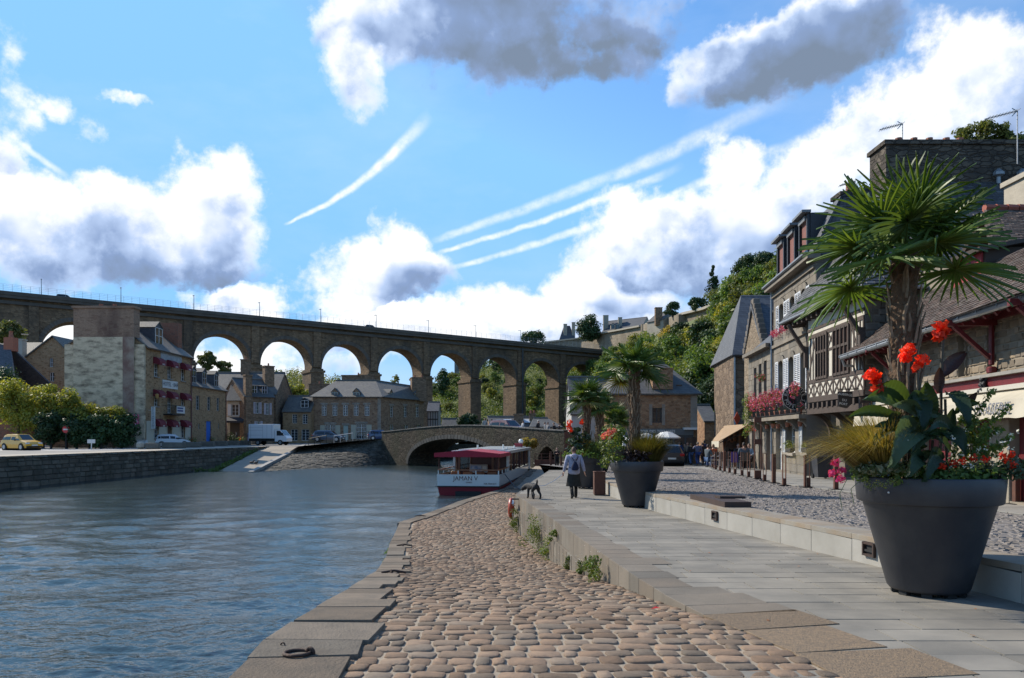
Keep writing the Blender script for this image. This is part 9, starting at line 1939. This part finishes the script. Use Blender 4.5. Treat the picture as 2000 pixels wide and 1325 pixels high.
person('person in a beige coat near the restaurant door', gp(1343, 60.6), R(160), 1.72, (.22, .17, .12), (.02, .02, .02), (.05, .03, .02), 'walk', group=GP)
person('person in a white top near the restaurant wall', gp(1337, 60.8), R(170), 1.6, (.03, .03, .035), (.03, .03, .035), (.03, .02, .02), 'stand', group=GP)
person('seated person in a bright orange coat among the cafe chairs', G(1394, 43.4, zp(43)+.02), R(20), 1.68, (.45, .075, .015), (.05, .08, .2), (.25, .14, .08), 'sit')
person('seated guest in light blue jeans beside the orange coat', G(1382, 43.0, zp(43)+.02), R(-60), 1.68, (.1, .12, .13), (.08, .14, .26), (.05, .04, .03), 'sit')
person('broad man standing in a taupe shirt between the cafe tables', G(1428, 45, zp(45)+.02), R(10), 1.78, (.16, .13, .12), (.03, .03, .035), (.10, .06, .04), 'stand', wide=1.35)
person('seated man in a grey shirt seen from behind at the nearest cafe table', G(1453.5, 39.75, zp(39)+.02), R(0), 1.76, (.11, .13, .15), (.02, .02, .025), (.04, .03, .025), 'sit', wide=1.2)
person('seated guest in pale blue across from the grey shirted man', G(1463.5, 41.3, zp(41)+.02), R(150), 1.7, (.22, .28, .36), (.03, .03, .04), (.12, .08, .05), 'sit')
person('seated guest in black deeper under the cafe awning', G(1441, 42.8, zp(42)+.02), R(190), 1.7, (.02, .02, .025), (.02, .02, .03), (.04, .03, .02), 'sit')
person('person standing on the quay by the small bridge arch', G(1087.5, 62.8, -2.78), R(190), 1.72, (.03, .022, .02), (.012, .012, .014), (.15, .08, .05), 'stand', scarf=(.4, .3, .25), arms={'l': ((-.26, .05, 1.16), (-.1, .2, 1.25)), 'r': ((.26, .05, 1.16), (.1, .2, 1.25))})
BG = 'people walking over the old bridge'
for tt_, k, c, hgt, lb in ((.53, 2.6, (.4, .38, .34), 1.75, 'person in a pale shirt on the crown of the bridge'), (.555, 2.9, (.12, .11, .1), 1.65, 'person in grey just right of the pale shirt on the bridge'), (.765, 1.5, (.4, .4, .42), 1.6, 'person in white at the middle of the bridge right half'), (.84, 1.4, (.03, .03, .035), 1.75, 'person in black with a white cap on the bridge'), (.865, 1.6, (.42, .4, .38), 1.6, 'fair person beside the black clad one on the bridge'), (.885, 1.4, (.3, .28, .27), 1.62, 'person in beige toward the right bridge end'), (.915, 1.3, (.02, .02, .025), 1.62, 'first of two dark haired people near the right bridge end'), (.93, 1.5, (.03, .025, .03), 1.6, 'second dark clad person closest to the right bridge end')):
    p = BA+bx*(BL_*tt_)-bn_*k; p.z = btop(tt_)-.94; person(lb, p, random.uniform(0, 6), hgt, c, (.03, .03, .04), (.45, .43, .4) if 'cap' in lb else (.06, .04, .03), 'stand', group=BG)
person('person with a dark coat standing by the black shop awning', G(462, 110.5, -1.39), R(120), 1.72, (.02, .02, .025), (.02, .02, .03), (.2, .15, .1), 'stand')
for i, (u_, v_) in enumerate(((.55, .28), (.68, .27))):
    p = SBL.lerp(SBR, u_).lerp(STL.lerp(STR, u_), v_); t = thing('duck', ('first' if i == 0 else 'second')+' dark duck resting on the slipway', 'duck', p, 0, 'ducks on the slipway'); b = MB(); b.ball(p+V((0, 0, .18)), (.24, .13, .13), 10, 7); b.ball(p+V((.22, 0, .38)), .075, 8, 6); b.tube([p+V((.16, 0, .24)), p+V((.21, 0, .36))], .05, 6); b.tube([p+V((.28, 0, .37)), p+V((.36, 0, .35))], [.025, .012], 5); b.build('body', M('duck_brown', (.06, .045, .035), (.1, .08, .06), sc=20), t, smooth=True)
